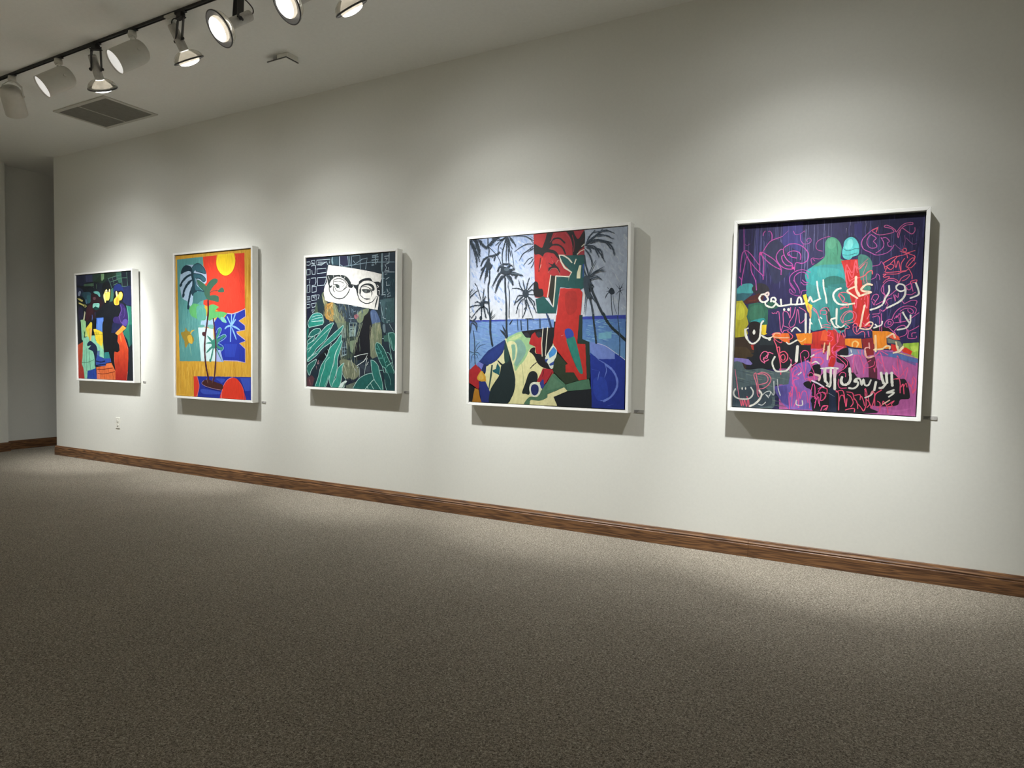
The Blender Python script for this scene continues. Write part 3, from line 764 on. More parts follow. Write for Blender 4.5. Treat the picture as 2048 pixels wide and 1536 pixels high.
# each line: kind (P patch, C curved patch, L brush line, T tapering stroke, M straight line), colour, width in mm, points in mm from the canvas centre
ART_GLASSES = """
P 1f303c 0 -542.5,652.1 580.6,583.1 587,-625.5 -549.9,-679.8
P 1b2036 0 -507.7,565.3 -243.9,563.4 -255.7,343.7 -284.3,240.2 -370.4,94.9 -510.6,11.6
P 2a2c48 0 -110.8,564.2 -12.9,562.7 -2.1,468.7 -99.9,473.4
P 2f4a58 0 -199.2,556.7 -121.7,556.6 -110.9,482.2 -199.3,490.6
P 1c2c38 0 125.7,571 342.6,562.3 343.1,392.7 125.8,438.3
P 2c3c4c 0 357.8,561.4 487.6,565.5 483.4,394.4 373.5,391.4
P 26404c 0 373.5,391.4 483.4,394.4 484.3,195 374.1,201.9
P 4c6a70 0 333.6,179.1 479.4,195.1 479.5,163.8 384.4,158.1 379.9,-16.2 349.4,3.9
P 3c5c60 0 384.4,158.1 479.5,163.8 480.6,-107.5 395.4,-107.6
M c4d6de 5.9 -490.3,526.2 -449.5,528.4 -440.9,506.8 -461.3,497.3 -490.5,500.8 -496.2,518.1 -490.3,526.2
M c4d6de 5.9 -432.1,535.9 -391.7,538 -387.2,512.5 -417.7,513.3 -432.1,531.7
M c4d6de 5.9 -432.3,489.5 -403.4,496.5 -380.4,491.2 -386.2,457.9
M c4d6de 5.8 -368.7,536.8 -213.2,536.8 -221.6,504.2
M c4d6de 5.8 -368.7,528.4 -368.9,496.9 -311.8,492 -260.9,514.5 -351.6,519.1
M c4d6de 5.8 -351.7,502.4 -289.1,503.4 -255.2,518.3 -241.3,492.7
M c4d6de 5.9 -487.7,462.6 -446.9,462.8 -447.1,416.3 -488,413.8 -487.7,462.6
M c4d6de 5.9 -426.7,451.3 -421,417.3 -389.3,413.9 -380.4,482.8
M c4d6de 5.8 -366.1,461.2 -261,462.5 -258.3,427 -363.4,421.2 -366.1,461.2
M c4d6de 5.9 -485.2,375.5 -447.3,378.3 -456.2,342.6
M c4d6de 5.9 -432.8,384 -380.8,386.2 -378.1,348.2 -389.7,323.3 -424.4,320.3
M c4d6de 5.8 -360.7,385.4 -255.6,387.4 -267,344.1 -284,319.6 -358.1,315.9 -360.7,385.4
M c4d6de 5.9 -482.6,322.3 -450.4,329.7 -450.7,266.1 -485.8,258.7 -482.6,322.3
M c4d6de 5.9 -424.4,311.9 -375.3,312.3 -375.5,266 -424.6,261.1 -424.4,311.9
M c4d6de 5.9 -486,224.6 -450.9,227.9 -451,202.5
M c4d6de 5.9 -430.5,231.6 -375.6,238.6 -370,196.2 -427.8,189.2 -430.5,231.6
M c4d6de 5.9 -416.1,222.8 -387.3,209.3
M c4d6de 5.9 -486.2,177.8 -445.3,181.1
M c4d6de 6.0 -483.4,156.4 -448.3,159.9 -451.4,130.2 -486.5,126.6
M c4d6de 5.9 -430.9,163.8 -375.9,168.9 -387.5,137.5 -422.3,129.7 -430.9,163.8
M c4d6de 5.9 -428.2,108.6 -393.4,110.1 -419.6,83 -428.2,108.6
M c4d6de 5.9 -358.4,238.1 -338.3,237.5 -352.8,204.2
M c4d6de 5.1 -480.2,211.7 -456.8,213.2
M c4d6de 5.1 -480.3,198.9 -456.9,198.4
M c4d6de 5.1 -404.5,226.7 -381.4,228.2
M c4d6de 5.0 -432.2,510.6 -391.8,504.4
T 88a6b0 22.3 -185.3,556 -190.9,523.3 -179.9,485.5
M b4c8d4 9.0 -108,555.8 -105.4,465.5
M 9ab2c0 4.9 -12.9,550.5 -7.5,468.9
M 9ab2c0 4.9 3.3,549.6 11.3,472.1
M 9ab2c0 4.9 24.8,552.5 30.1,454.9
M 9ab2c0 4.8 35.5,549.9 117.8,551.3 120.5,494.9 123.2,438.4
M 9ab2c0 4.9 46.2,510.9 59.5,494 62.2,497.9
M 9ab2c0 4.8 -61.7,467.5 51.5,476.2 230.2,489.3 478.1,478.5
M 9ab2c0 4.8 51.5,476.2 141.5,517.9 196.4,525 188.6,487.4 178.3,435.9
M 9ab2c0 4.9 -99.9,485.7 -72.6,472.1
M 9ab2c0 4.9 -18.3,550.8 -10.2,513.8
M 9ab0bc 8.7 250.7,539.9 307.1,544.6
M 9ab0bc 8.7 250.7,528 312.2,528.6
M 9ab0bc 8.7 245.6,504.4 312.3,508.8
M 9ab0bc 8.7 250.8,484.2 302.1,485.6 307.2,497.2
M 9ab0bc 8.7 245.7,464.6 266.3,465.6
M 9ab0bc 8.7 281.5,542.1 286.8,470.5
T 8ca4ae 22.1 352.7,557.8 350.6,439.7 353.3,392.2
L 94aab4 15.8 360.8,399.8 358.5,320.9 358.8,230
M b4c6ce 6.3 378.1,528.8 425.7,530.1
M b4c6ce 6.3 425.6,557.5 423.4,483.3
M b4c6ce 6.3 383.2,512.9 408.3,509.5 393.3,496.6
M b4c6ce 6.3 393.4,465.2 423.4,475.4
M b4c6ce 6.2 378.5,403 478.5,398.5
M b4c6ce 6.3 383.3,461.8 398.5,437.4 383.5,410.6
M b4c6ce 6.3 418.6,436.5 423.7,408.8 393.6,414.1
M b4c6ce 6.3 383.6,383.1 403.7,386.1
M b4c6ce 6.3 393.8,343.3 423.9,357.8
M b4c6ce 6.3 398.9,323.4 399,291.9 429.1,294.8
M b4c6ce 6.3 404.2,264.1 414.3,240.2
M b4c6ce 6.3 348.7,218.4 389.2,221.2 384.2,205.5
M b4c6ce 6.3 409.3,216.7 434.3,235.7 442,207.9 409.4,204.9
M b4c6ce 4.8 333.6,159.2 359.4,51.5 374.7,27.5
M b4c6ce 4.7 394.6,110.4 397.2,102.5
M b4c6ce 4.8 354.4,35.7 389.9,23.4
M b4c6ce 4.8 353.5,321.1 358.8,233.9 384.1,241.1
M b4c6ce 4.7 343.2,353.2 378.7,351.7
M b4c6ce 4.7 405.1,3.4 430.2,11.1
P 4a5c4c 0 -370.1,179.4 -324.1,220.3 -301.2,261.6 -284.3,219.3 -279.3,-5.6 -353.6,-5 -399.3,95.4
P 22333a 0 -370.1,179.4 -301.3,236.5 -279,93.5 -285,9.6 -301.9,51.8 -353.2,82
C 8a8a68 0 -301.3,236.5 -278.7,202.4 -244.9,168.1 -267.6,135.2 -295.8,177.7
T c8c89c 9.2 -287,261.2 -298.5,219.7 -278.9,156.3
C b8904c 0 -273.2,143.7 -222.5,163.5 -177.8,162.5 -172.4,50.2 -178.1,8.6 -222.8,17.4 -267.9,43
T dcc080 7.5 -188.9,158.6 -222.6,117.6 -267.8,76.5
T dcc080 7.5 -183.5,79.5 -222.8,46.6
T dcc080 7.5 -256.5,68 -200.4,33.8 -178.1,16.9
T 8a6a34 6.7 -256.3,134.9 -222.5,142.6 -200.1,154.7
T 8a6a34 6.7 -245.2,55.3 -200.3,79.7
C 7c8468 0 -177.8,162.5 -144.5,141.1 -122.4,91 -67.6,40.6 -34.9,-7.5 -144.7,-6.6 -166.8,50.1
T a8ac84 6.6 -161.1,141.4 -150.1,91.4 -133.6,41.4 -100.5,7.9
T a8ac84 6.6 -144.6,74.7 -111.5,8
P 2e3c48 0 -133.4,149.1 -2.2,142.3 178.7,110.4 152.5,46.1 115.6,-8.6 -24,-7.6 -78.5,49
T 58708c 10.7 -105.8,148.5 -94.9,94.7
T 58708c 10.7 -72.9,147.8 -67.5,90.1
M 9cb0bc 4.1 -7.6,142.4 8.5,52
M 9cb0bc 4.1 35.5,104.8 51.6,84.1 73,91.9
M 9cb0bc 4.1 46.2,133.1 83.6,128.3
M 9cb0bc 4.1 -2.3,31.7 51.6,31.1
M 9cb0bc 4.1 19.3,47.8 19.3,-7.9
C 7c8a6c 0 89,71.3 147.2,102.8 215.3,105.7 178.8,45.8 126.2,-8.7 83.7,14.4
T a4a884 8.9 83.7,30.7 115.5,75 173.5,98.4
C a86a70 0 54.3,51.4 83.6,67.3 104.9,46.7 73,24.7
P 15171f 0 163.1,46 230.9,93.4 241.5,-9.6 242,-289.2 221.2,-309.8 73.1,-320.8 35.5,-255.7 89.1,-156.9
C 566c94 0 230.9,85.3 282.6,92.5 318.6,44.1 334.1,-10.3 283,-75.6 246.7,-9.6
T 8a9cb8 8.0 241.3,77.1 257,12.8
T 8a9cb8 8.0 282.7,68.5 298.3,-10
H 8a8c68;6c7a5c;a4a47c;4c5a4c|70|0.1|0.3|0.3|31 6.6 -296.4,-7.5 -34.7,165.1
H 50687c;2c3a48;8098a8;42586c|50|0.1|0.4|0|32 5.7 -133.7,-8.9 152.6,140.8
H 2c4250;3c5a66;1c2a38;4c6870|80|0.03|0.12|0|33 5.5 333,-11.4 480.2,377.3
P f3f1eb 0 -232.9,489 -89,468.8 72.8,442.8 230.3,413.5 349.2,387.7 345.8,345.1 333.2,317.1 328.2,266.6 320.8,183.4 308.3,96.9 178.7,115.2 -2.2,145.6 -144.4,161.8 -233.7,176.2 -273.1,189.7 -284.3,236 -284.1,282 -272.7,315.1 -247.3,347.5 -255.6,385.3 -249.9,418.3
C 2a3234 0 -248.8,401.7 -171.7,400.5 -78.1,397.8 -18.4,375.7 22.1,325.2 0.5,305.6 -31.9,343.6 -89.1,378.6 -144.1,384.9 -188.5,366 -210.8,342 -230.5,317.8 -244.4,359.9
M e8eae8 4.1 -177.3,402 -171.8,381.9
M e8eae8 4.1 -94.5,397.3 -89.1,378.6
M e8eae8 4.1 -45.5,380.9 -61.8,361.1
M e8eae8 4.2 -233.1,392.7 -222,367.3
T 2a3234 18.3 -227.7,326 -210.9,300.5 -188.6,316.3
L 262d30 9.1 -222.1,325.8 -222.2,275.9 -194.3,233.5 -155.4,207.6 -111.3,198.2 -61.9,205.2 -18.4,236.8 5.9,272.8
L 262d30 6.6 -177.4,324.2 -171.8,357.1 -133,368 -94.6,366.5 -45.5,344.1 -18.4,310.4
T 262d30 10.8 -174.7,307.5 -177.5,274.5 -155.4,253.1
L 262d30 5.3 -166.4,307.3 -144.3,273.5 -111.2,260.1 -72.8,267.1 -34.6,298.7 -18.4,318.5
L 262d30 5.3 -166.3,344.5 -111.1,346.5 -56.4,328.1
L 262d30 5.3 -61.9,270.9 -18.4,298.1
T 262d30 10.7 -177.4,320.1 -133.1,318.5 -100.1,300.9
C 3a4442 0 -149.7,319.1 -116.6,313.8 -113.9,291 -133.2,289.6 -149.7,302.6
L 6c7a78 5.8 -111.1,301.3 -108.4,284.7
T 262d30 6.5 -72.8,300 -34.6,327.3
C 20262c 0 -7.6,318.2 24.7,317 88.8,308.7 110,338.2 162.7,358.3 230.4,358.4 261.5,328.5 333.2,317.9 333.5,218.8 302.8,219.7 297.5,275.5 276.9,316 220.1,338.1 167.9,336 120.6,313.6 99.5,278 99.5,237.5 88.9,237.8 72.9,274.8 40.8,292.1 30.1,284.3 -7.6,293.7
M dfe4e4 5.7 43.5,304.2 56.9,283.4
M e8e8e4 6.5 104.7,330.3 99.4,314.4
M e8e8e4 6.4 302.6,299.2 318,286.7 307.8,279.1
M e8e8e4 6.3 312.9,255.1 325.7,254.7 323.2,223.1
T 262d30 12.2 78.2,278.6 88.9,241.8 99.5,209.1
L 262d30 8.0 96.9,225.4 115.4,184.4 157.7,159.2 199.6,152.2 251.5,165.1 282.3,196.3
L f3f1eb 10.4 107.4,249.4 110.1,297.8 152.2,328.6 199.3,332.8 256.3,316.7 284.7,275.9 282.3,220.2 272.1,192.6
C 262d30 0 120.6,277.3 141.7,304.8 194.1,317 246,309.1 271.9,284.3 274.5,260.3 251.3,253.1 220.2,286 178.5,295.5 136.5,288.8 131.2,248.7 120.7,224.7
C f3f1eb 0 139.1,292.8 194.1,303 240.9,285.4 251.3,265 215,282.2 157.5,292.2
L 262d30 6.1 115.4,269.4 118,232.9 147.1,203.8 189.1,186.6 220.3,189.9
L 262d30 6.0 133.8,288.9 178.5,291.5 230.6,273.7
C 3a3f40 0 141.8,270.5 220.2,266 230.6,245.7 189,236.9 157.6,245.9
C 6a706e 0 173.3,263.5 194.2,262 191.6,242.8 168.1,245.6
T 262d30 12.0 220.2,274 246.1,245.2 241.1,205.4
T 262d30 8.0 251.3,253.1 220.2,238
L 262d30 7.2 168.1,191.2 220.3,187.9
T 262d30 17.5 308,199.6 292.7,156.2 277.4,104.6
M 262d30 4.8 287.5,204.1 323.3,203.2
P 6c7c68 0 -144.7,-6.4 -34.9,-7.3 -34.9,-135 -111.7,-81.3
P 243444 0 -13.1,0.8 89,-0.1 78.4,-130.6 -2.3,-122.6
P 8aa2a0 0 3.1,-48.6 78.4,-44.8 67.7,-118.3 5.8,-122.6
M 9ab4b4 4.9 5.8,-7.6 78.3,-8.1
M 9ab4b4 4.9 8.5,-40.4 78.4,-40.8
M 9ab4b4 4.9 5.8,-7.6 8.5,-122.6
M 9ab4b4 4.9 78.3,-8.1 62.3,-147
C 22303c 0 31.7,-63.1 30.8,-65.6 28.1,-67.5 24.2,-68.6 19.9,-68.6 16,-67.5 13.3,-65.5 12.3,-63 13.3,-60.5 16,-58.5 19.9,-57.4 24.2,-57.4 28.1,-58.6 30.8,-60.6
C 22303c 0 55.9,-61.1 54.9,-63.6 52.3,-65.6 48.4,-66.7 44.1,-66.6 40.2,-65.5 37.5,-63.5 36.6,-61 37.5,-58.5 40.2,-56.6 44.1,-55.5 48.4,-55.5 52.3,-56.6 54.9,-58.6
M 22303c 6.5 24.7,-15.9 51.6,-16.1
M 22303c 6.5 24.7,-26.2 51.6,-26.3
P 34443c 0 -34.8,1 -2.3,0.7 5.8,-134.9 89.1,-122.4 62.3,-151.1 5.8,-155.5 8.5,-262.5 51.6,-261.9 46.3,-294.8 -89.9,-326.2 -100.9,-301.5 -18.7,-283.5 -29.5,-143.3
P 788a70 0 8.5,-159.6 73.1,-151 51.6,-229 35.5,-262.1 13.9,-245.9
P 7a8a84 0 -89.6,-60.6 -34.9,-48.5 -34.9,-135 -73.2,-131
M a0bcc8 3.7 -78.7,-172.5 -73.4,-284.4
M a0bcc8 3.7 -56.8,-172.3 -51.4,-279.9
M a0bcc8 3.7 -35,-163.9 -26.8,-271.2
M a0bcc8 3.7 -78.8,-218.1 -29.5,-209.3
M a0bcc8 3.7 -73.3,-247 -24.1,-242.3
P 8ca0a0 0 -95.4,-284.7 -18.7,-262.9 -24.1,-275.3 -89.9,-297.1
T 8c9478 8.2 147.3,-8.7 99.7,-122.4 40.9,-245.6
T 8c9478 8.2 131.5,-12.6 89.1,-106.1 67.7,-183.8
P 78806a 0 251.9,-17.5 334.1,-2.1 354.8,-121.8 334.7,-225.8 314.4,-282.2 252.5,-303.4 231.6,-283.5 226.2,-162.4
T a4a888 5.7 257.1,-33.6 231.5,-202.7
T a4a888 5.6 282.9,-13.7 298.6,-154
T a4a888 5.6 334.2,-42 354.8,-121.8
T 5c6a54 8.0 313.7,-25.9 308.9,-161.9
T 5c6a54 8.1 252.3,-242.9 257.6,-299.3
T 5c6a54 8.1 329.3,-121.8 283.5,-282.7
T 9cb0a8 8.0 282.8,-1.7 277.8,-49.7
P 2c3c48 0 359.6,-18.2 475.2,-3.3 480.6,-90 380.1,-93.9
C 6c8088 0 359.6,-26.2 385,-22.4 390.2,-82 370,-85.9
M b0c8c8 3.9 430.3,-18.7 450.5,-50.5
M b0c8c8 3.9 455.5,-54.4 473.1,-78.1
M b0c8c8 4.0 405.1,-2.7 410.2,-10.7
M b0c8c8 4.0 354.9,-137.7 400.5,-141.5
P 3f6a60 0 370.1,-113.8 475.6,-97.8 480.9,-160.9 375.3,-161.6
P 38434f 0 115.9,-350.8 231.8,-364.5 231.9,-425.3 126.5,-407.8
P 2a3440 0 94.5,-367.7 179.4,-406.4 179.5,-459.4 105.3,-469.9
P 6a7466 0 -35.2,-536.8 51.7,-508.8 105.3,-490.4 40.9,-562.8 -35.2,-561.7
P 1c2638 0 -35.2,-474.5 73.2,-450.4 105.3,-490.4 -24.3,-532.2
H 6c7664;8c9478;3c4a44;a0a890;58645a|110|0.05|0.18|0.1|34 6.6 -101.2,-530.9 116,1.5
H 8c9478;5c6a54;a8a888;748060|60|0.1|0.4|0|35 6.0 231.1,-295.7 355.4,-9.3
C 7a8068 0 -106.5,-326.6 -7.8,-320.5 83.8,-368 115.9,-432.7 51.7,-484 -2.4,-469.3 -46.1,-479 -73.5,-413.2
T c4c8ac 6.2 3,-320.3 -7.8,-353.6 -2.4,-386.5
T c4c8ac 6.2 24.7,-315.8 40.9,-360.7 62.4,-409.6 51.7,-484
T c4c8ac 6.2 3,-394.6 -2.4,-432
T c4c8ac 6.2 -46.1,-408.3 -46.1,-483.1
T c4c8ac 6.2 40.9,-430.8 24.7,-493.2
T c4c8ac 6.2 -13.3,-465.5 -18.8,-486.4
T c4c8ac 6.2 -62.4,-350.6 -35.1,-412.2 -24.2,-453.4
T 2c3438 9.1 24.7,-369.3 19.3,-431.4
T 2c3438 9.1 -35.1,-362.5 -13.3,-395.1
T 2c3438 9.1 62.4,-360.2 51.7,-393.4
T 98a8b4 11.5 19.3,-320 30.1,-369.2
T 98a8b4 11.5 67.8,-393 89.2,-429.4
P 5a3c44 0 -495.5,-489.3 -430.7,-461.5 -395.9,-490.4 -431.2,-568.9 -507.7,-567.6
T 8c5c60 17.2 -460.2,-501.1 -442.8,-552.2
T b08a8c 10.2 -349,-327.1 -360.6,-361.3 -337.6,-348.1
T b08a8c 10.2 -378,-378.8 -372.4,-412.8
T 1a1420 12.8 -314.4,-267.1 -372.1,-336 -401.2,-379.3
M e4ece8 5.7 59.7,-291.3 126.4,-273 205.5,-261.7 184.5,-300.6 163.5,-325.4 83.8,-368
M e4ece8 5.7 197.7,-300.3 179.4,-361.6 210.8,-332.5
C e4ece8 0 75.8,-289.4 74.7,-291.7 71.8,-293.6 67.5,-294.7 62.7,-294.8 58.4,-293.8 55.4,-292 54.3,-289.7 55.4,-287.4 58.4,-285.5 62.7,-284.4 67.5,-284.3 71.8,-285.3 74.7,-287.1
L b8ccc8 4.1 83.9,-384.4 110.6,-379.6 115.9,-457.3
L b8ccc8 4.1 205.6,-348.9 179.4,-373.8 168.9,-439.3
P 2c9484 0 -434.5,4.3 -290.7,7.3 -302.1,-17.9 -452.2,-42.5 -463.8,-21.1
M bce4dc 5.5 -458,-42.4 -302.1,-17.9 -290.7,7.3
P 236a64 0 -493.3,-59.4 -458,-42.4 -470,-102.2 -488,-175.1
C 236a64 0 -470.1,-127.9 -446.6,-89.4 -399.9,-59.7 -342.3,-53.5 -325.1,-68.4 -348.1,-93.7 -388.5,-110.7 -406,-119.2
L bce4dc 4.6 -470.1,-127.9 -446.6,-89.4 -399.9,-59.7 -342.3,-53.5 -325.1,-68.4 -348.1,-93.7 -388.5,-110.7 -406,-119.2 -470.1,-127.9
C 236a64 0 -488,-170.8 -458.5,-145 -400.2,-117.1 -394.4,-132 -429.4,-166.2 -470.5,-192.1
L bce4dc 4.7 -488,-170.8 -458.5,-145 -400.2,-117.1 -394.4,-132 -429.4,-166.2 -470.5,-192.1 -488,-170.8
C 2a8478 0 -488.3,-239.5 -476.3,-192.2 -400.3,-153.3 -342.4,-102.2 -256.8,-30.8 -178.1,-4.1 -189.3,-31.1 -223.1,-81.2 -257.1,-135.8 -285.5,-165.4 -371.7,-225.4 -400.7,-259.8 -488.7,-325.4
L bce4dc 4.6 -488.3,-239.5 -476.3,-192.2 -400.3,-153.3 -342.4,-102.2 -256.8,-30.8 -178.1,-4.1 -189.3,-31.1 -223.1,-81.2 -257.1,-135.8 -285.5,-165.4 -371.7,-225.4 -400.7,-259.8 -488.7,-325.4 -488.3,-239.5
L bce4dc 4.2 -488.3,-239.5 -429.6,-208.9 -354.1,-148.8 -285.3,-97.9 -211.8,-47.7
L bce4dc 4.3 -470.8,-260.7 -429.6,-208.9
C 2a8478 0 -488.8,-338.4 -430,-290.1 -371.8,-250.9 -302.7,-195 -234.5,-139.9 -144.9,-77.1 -64.9,-27.7 -84.1,-73.1 -144.9,-131.2 -223.3,-181.8 -302.8,-224.6 -371.9,-284.9 -459.4,-337.8
L bce4dc 4.6 -488.8,-338.4 -430,-290.1 -371.8,-250.9 -302.7,-195 -234.5,-139.9 -144.9,-77.1 -64.9,-27.7 -84.1,-73.1 -144.9,-131.2 -223.3,-181.8 -302.8,-224.6 -371.9,-284.9 -459.4,-337.8 -488.8,-338.4
L bce4dc 3.8 -476.9,-312.3 -371.8,-267.9
C 2f9088 0 -457.8,13 -448.9,38.5 -410.9,74.1 -347.5,81.7 -304.7,62.1 -290.7,11.5 -302.1,-15.8 -452.2,-42.5 -469.6,-21
L bce4dc 5.1 -463.9,-42.4 -475.4,-3.9 -448.9,40.6 -410.9,74.1 -347.5,81.7 -304.7,62.1 -290.7,11.5 -296.4,-9.5
L bce4dc 5.1 -428.6,21.3 -370.7,35.5 -307.6,43.2
L bce4dc 5.1 -422.7,46.7 -370.6,58.8 -324.7,60.3
L bce4dc 5.0 -434.5,4.3 -290.7,7.3
L bce4dc 5.1 -428.6,6.4 -370.7,12.2 -296.3,20
P 2c9484 0 -434.5,4.3 -290.7,7.3 -302.1,-17.9 -452.2,-42.5 -463.8,-21.1
M bce4dc 5.5 -458,-42.4 -302.1,-17.9 -290.7,7.3
P 10161c 0 -372,-319 -200.9,-190 -178.4,-164.7 -223.4,-232.2 -303.1,-334.7
C 2c6e66 0 -492.1,-407.3 -471.3,-368.1 -406.9,-332.4 -374.9,-321.2 -389.6,-362 -436.4,-418.8 -460,-462.4
L bce4dc 4.7 -492.1,-407.3 -471.3,-368.1 -406.9,-332.4 -374.9,-321.2 -389.6,-362 -436.4,-418.8 -460,-462.4 -492.1,-407.3
C 2f9080 0 -393.3,-563.1 -355.3,-476.3 -320.5,-377.4 -257.5,-300 -223.4,-232.2 -189.7,-198.3 -145,-164.6 -95.2,-108.3 -81.4,-122.8 -95.2,-176.7 -134,-231.1 -156.3,-269 -178.8,-353.1 -201.4,-416.7 -258.2,-541 -286.7,-563.3
L bce4dc 4.6 -393.3,-563.1 -355.3,-476.3 -320.5,-377.4 -257.5,-300 -223.4,-232.2 -189.7,-198.3 -145,-164.6 -95.2,-108.3 -81.4,-122.8 -95.2,-176.7 -134,-231.1 -156.3,-269 -178.8,-353.1 -201.4,-416.7 -258.2,-541 -286.7,-563.3 -393.3,-563.1
L bce4dc 4.6 -200.8,-181.6 -223.4,-232.2 -246.2,-291.4
L bce4dc 4.6 -274.4,-266.5 -257.5,-291.6
L bce4dc 4.6 -240.4,-232.4 -223.5,-257.4
L bce4dc 4.7 -344.1,-561.2 -315,-462.3 -286.2,-402 -269,-342.4 -223.6,-299.4
C 3a9888 0 -201.7,-562 -224.1,-501.7 -201.4,-416.7 -167.6,-348.7 -156.3,-281.5 -122.9,-214.4 -84.2,-158 -76,-168.3 -89.8,-214 -106.4,-255.8 -128.6,-314.5 -134.3,-394 -167.9,-487.2 -201.7,-562
L bce4dc 4.6 -201.7,-562 -224.1,-501.7 -201.4,-416.7 -167.6,-348.7 -156.3,-281.5 -122.9,-214.4 -84.2,-158 -76,-168.3 -89.8,-214 -106.4,-255.8 -128.6,-314.5 -134.3,-394 -167.9,-487.2 -201.7,-562 -201.7,-562
C 3a9888 0 -201.7,-564.2 -179.1,-517 -151.1,-478.2 -134.3,-414.9 -112.1,-380.9 -57,-346.3 -73.5,-380 -79,-434.2 -95.7,-518.2 -123.4,-561.1
L bce4dc 4.6 -201.7,-564.2 -179.1,-517 -151.1,-478.2 -134.3,-414.9 -112.1,-380.9 -57,-346.3 -73.5,-380 -79,-434.2 -95.7,-518.2 -123.4,-561.1 -201.7,-564.2
L bce4dc 3.3 -79,-380.1 -73.5,-438.2 -35.2,-486.9
L bce4dc 3.4 -286.7,-563.3 -246.7,-494 -235.3,-459.8
P dff0ea 0 -123.4,-561.1 -95.7,-522.4 -40.6,-493.3 -21.5,-498.9 -46.1,-533 -57.1,-562.6
P 6a8c80 0 -79.2,-559.3 -46.1,-512.2 -35.2,-516 -62.6,-558.7
C 20605c 0 40.9,-558.7 83.9,-499.4 115.9,-469.6 158.4,-447.8 200.5,-432.3 252.7,-426.7 273.6,-472.6 315,-523.6 346,-560.7 126.7,-567.6
L bce4dc 4.9 40.9,-558.7 83.9,-499.4 115.9,-469.6 158.4,-447.8 200.5,-432.3 252.7,-426.7 273.6,-472.6 315,-523.6 346,-560.7 126.7,-567.6 40.9,-558.7
L bce4dc 5.3 271,-474.7 232,-506.4 174.4,-561.6
L bce4dc 5.3 195.4,-536.3 211.2,-560.1
L bce4dc 5.3 232,-506.4 268.6,-557.8
C 28746c 0 236.9,-315.8 273.2,-323.2 314.6,-362.5 330.2,-422.4 356,-489.9 366.4,-559.8 346,-558.6 315,-523.6 273.6,-476.6 247.5,-404.6
L bce4dc 4.4 236.9,-315.8 273.2,-323.2 314.6,-362.5 330.2,-422.4 356,-489.9 366.4,-559.8 346,-558.6 315,-523.6 273.6,-476.6 247.5,-404.6 236.9,-315.8
C 1c5a54 0 298.7,-170 334.6,-181.8 375.5,-225.3 416.3,-296.4 466.8,-378.8 477,-418.2 411.7,-440 386.2,-380.8 355.6,-361.6 324.7,-314.1 288.5,-234.4 283.3,-194.2
L a4dcd0 4.0 298.7,-170 334.6,-181.8 375.5,-225.3 416.3,-296.4 466.8,-378.8 477,-418.2 411.7,-440 386.2,-380.8 355.6,-361.6 324.7,-314.1 288.5,-234.4 283.3,-194.2 298.7,-170
M 6cc0b0 4.0 303.9,-186 334.8,-233.8 365.5,-289.3 396.3,-360.6
M 6cc0b0 4.0 314.2,-226 298.8,-218.2
M 6cc0b0 4.0 334.8,-257.8 309.2,-254.2
M 6cc0b0 4.0 350.1,-241.6 334.8,-257.8
M 6cc0b0 4.0 365.5,-273.4 355.4,-289.5
M 6cc0b0 4.0 360.5,-297.4 324.7,-298.1
M 6cc0b0 4.0 385.9,-289 375.8,-317.1
M 6cc0b0 4.0 406.2,-320.5 386,-336.9
M 6cc0b0 4.0 411.4,-364.3 396.3,-372.6
L a4dcd0 4.4 330.1,-398.3 360.8,-397.5
L a4dcd0 4.4 406.4,-360.4 436.6,-343.8 461.6,-331.3
L a4dcd0 4.4 355.6,-361.6 381.3,-433 386.6,-500.9 402,-556.4
L a4dcd0 4.4 406,-248.8 431.2,-260.4 451.5,-303.7
C 2c6a60 0 420.5,-91.9 485.6,-101.8 486.1,-224.1 461.2,-224.3 435.9,-161.2
L a4dcd0 3.6 420.5,-91.9 485.6,-101.8 486.1,-224.1 461.2,-224.3 435.9,-161.2 420.5,-91.9
L a4dcd0 3.6 420.6,-97.9 430.9,-185 451.4,-279.9 471.8,-370.7
L a4dcd0 3.6 440.8,-129.5 466.2,-220.3
P 1a464a 0 366,-417.4 477,-418.2 482.6,-561 407.1,-560.1 386.5,-480.8
L 7ab8ac 3.6 386.2,-372.8 437,-459.2 447.3,-514.6
L 7ab8ac 3.6 330.1,-402.3 356,-489.9 361.3,-558
""".strip().split("\n")
PM = paint_mat("paint_glasses", 34, 24, 0.22, 0.35)
framed(2, "framed painting of round glasses on a white card over green leaves", ART_GLASSES, -3.8514, 1.5116, 1.0283, 1.1671, -0.00678, 0.01409, 0.0080, 0.660, PM)

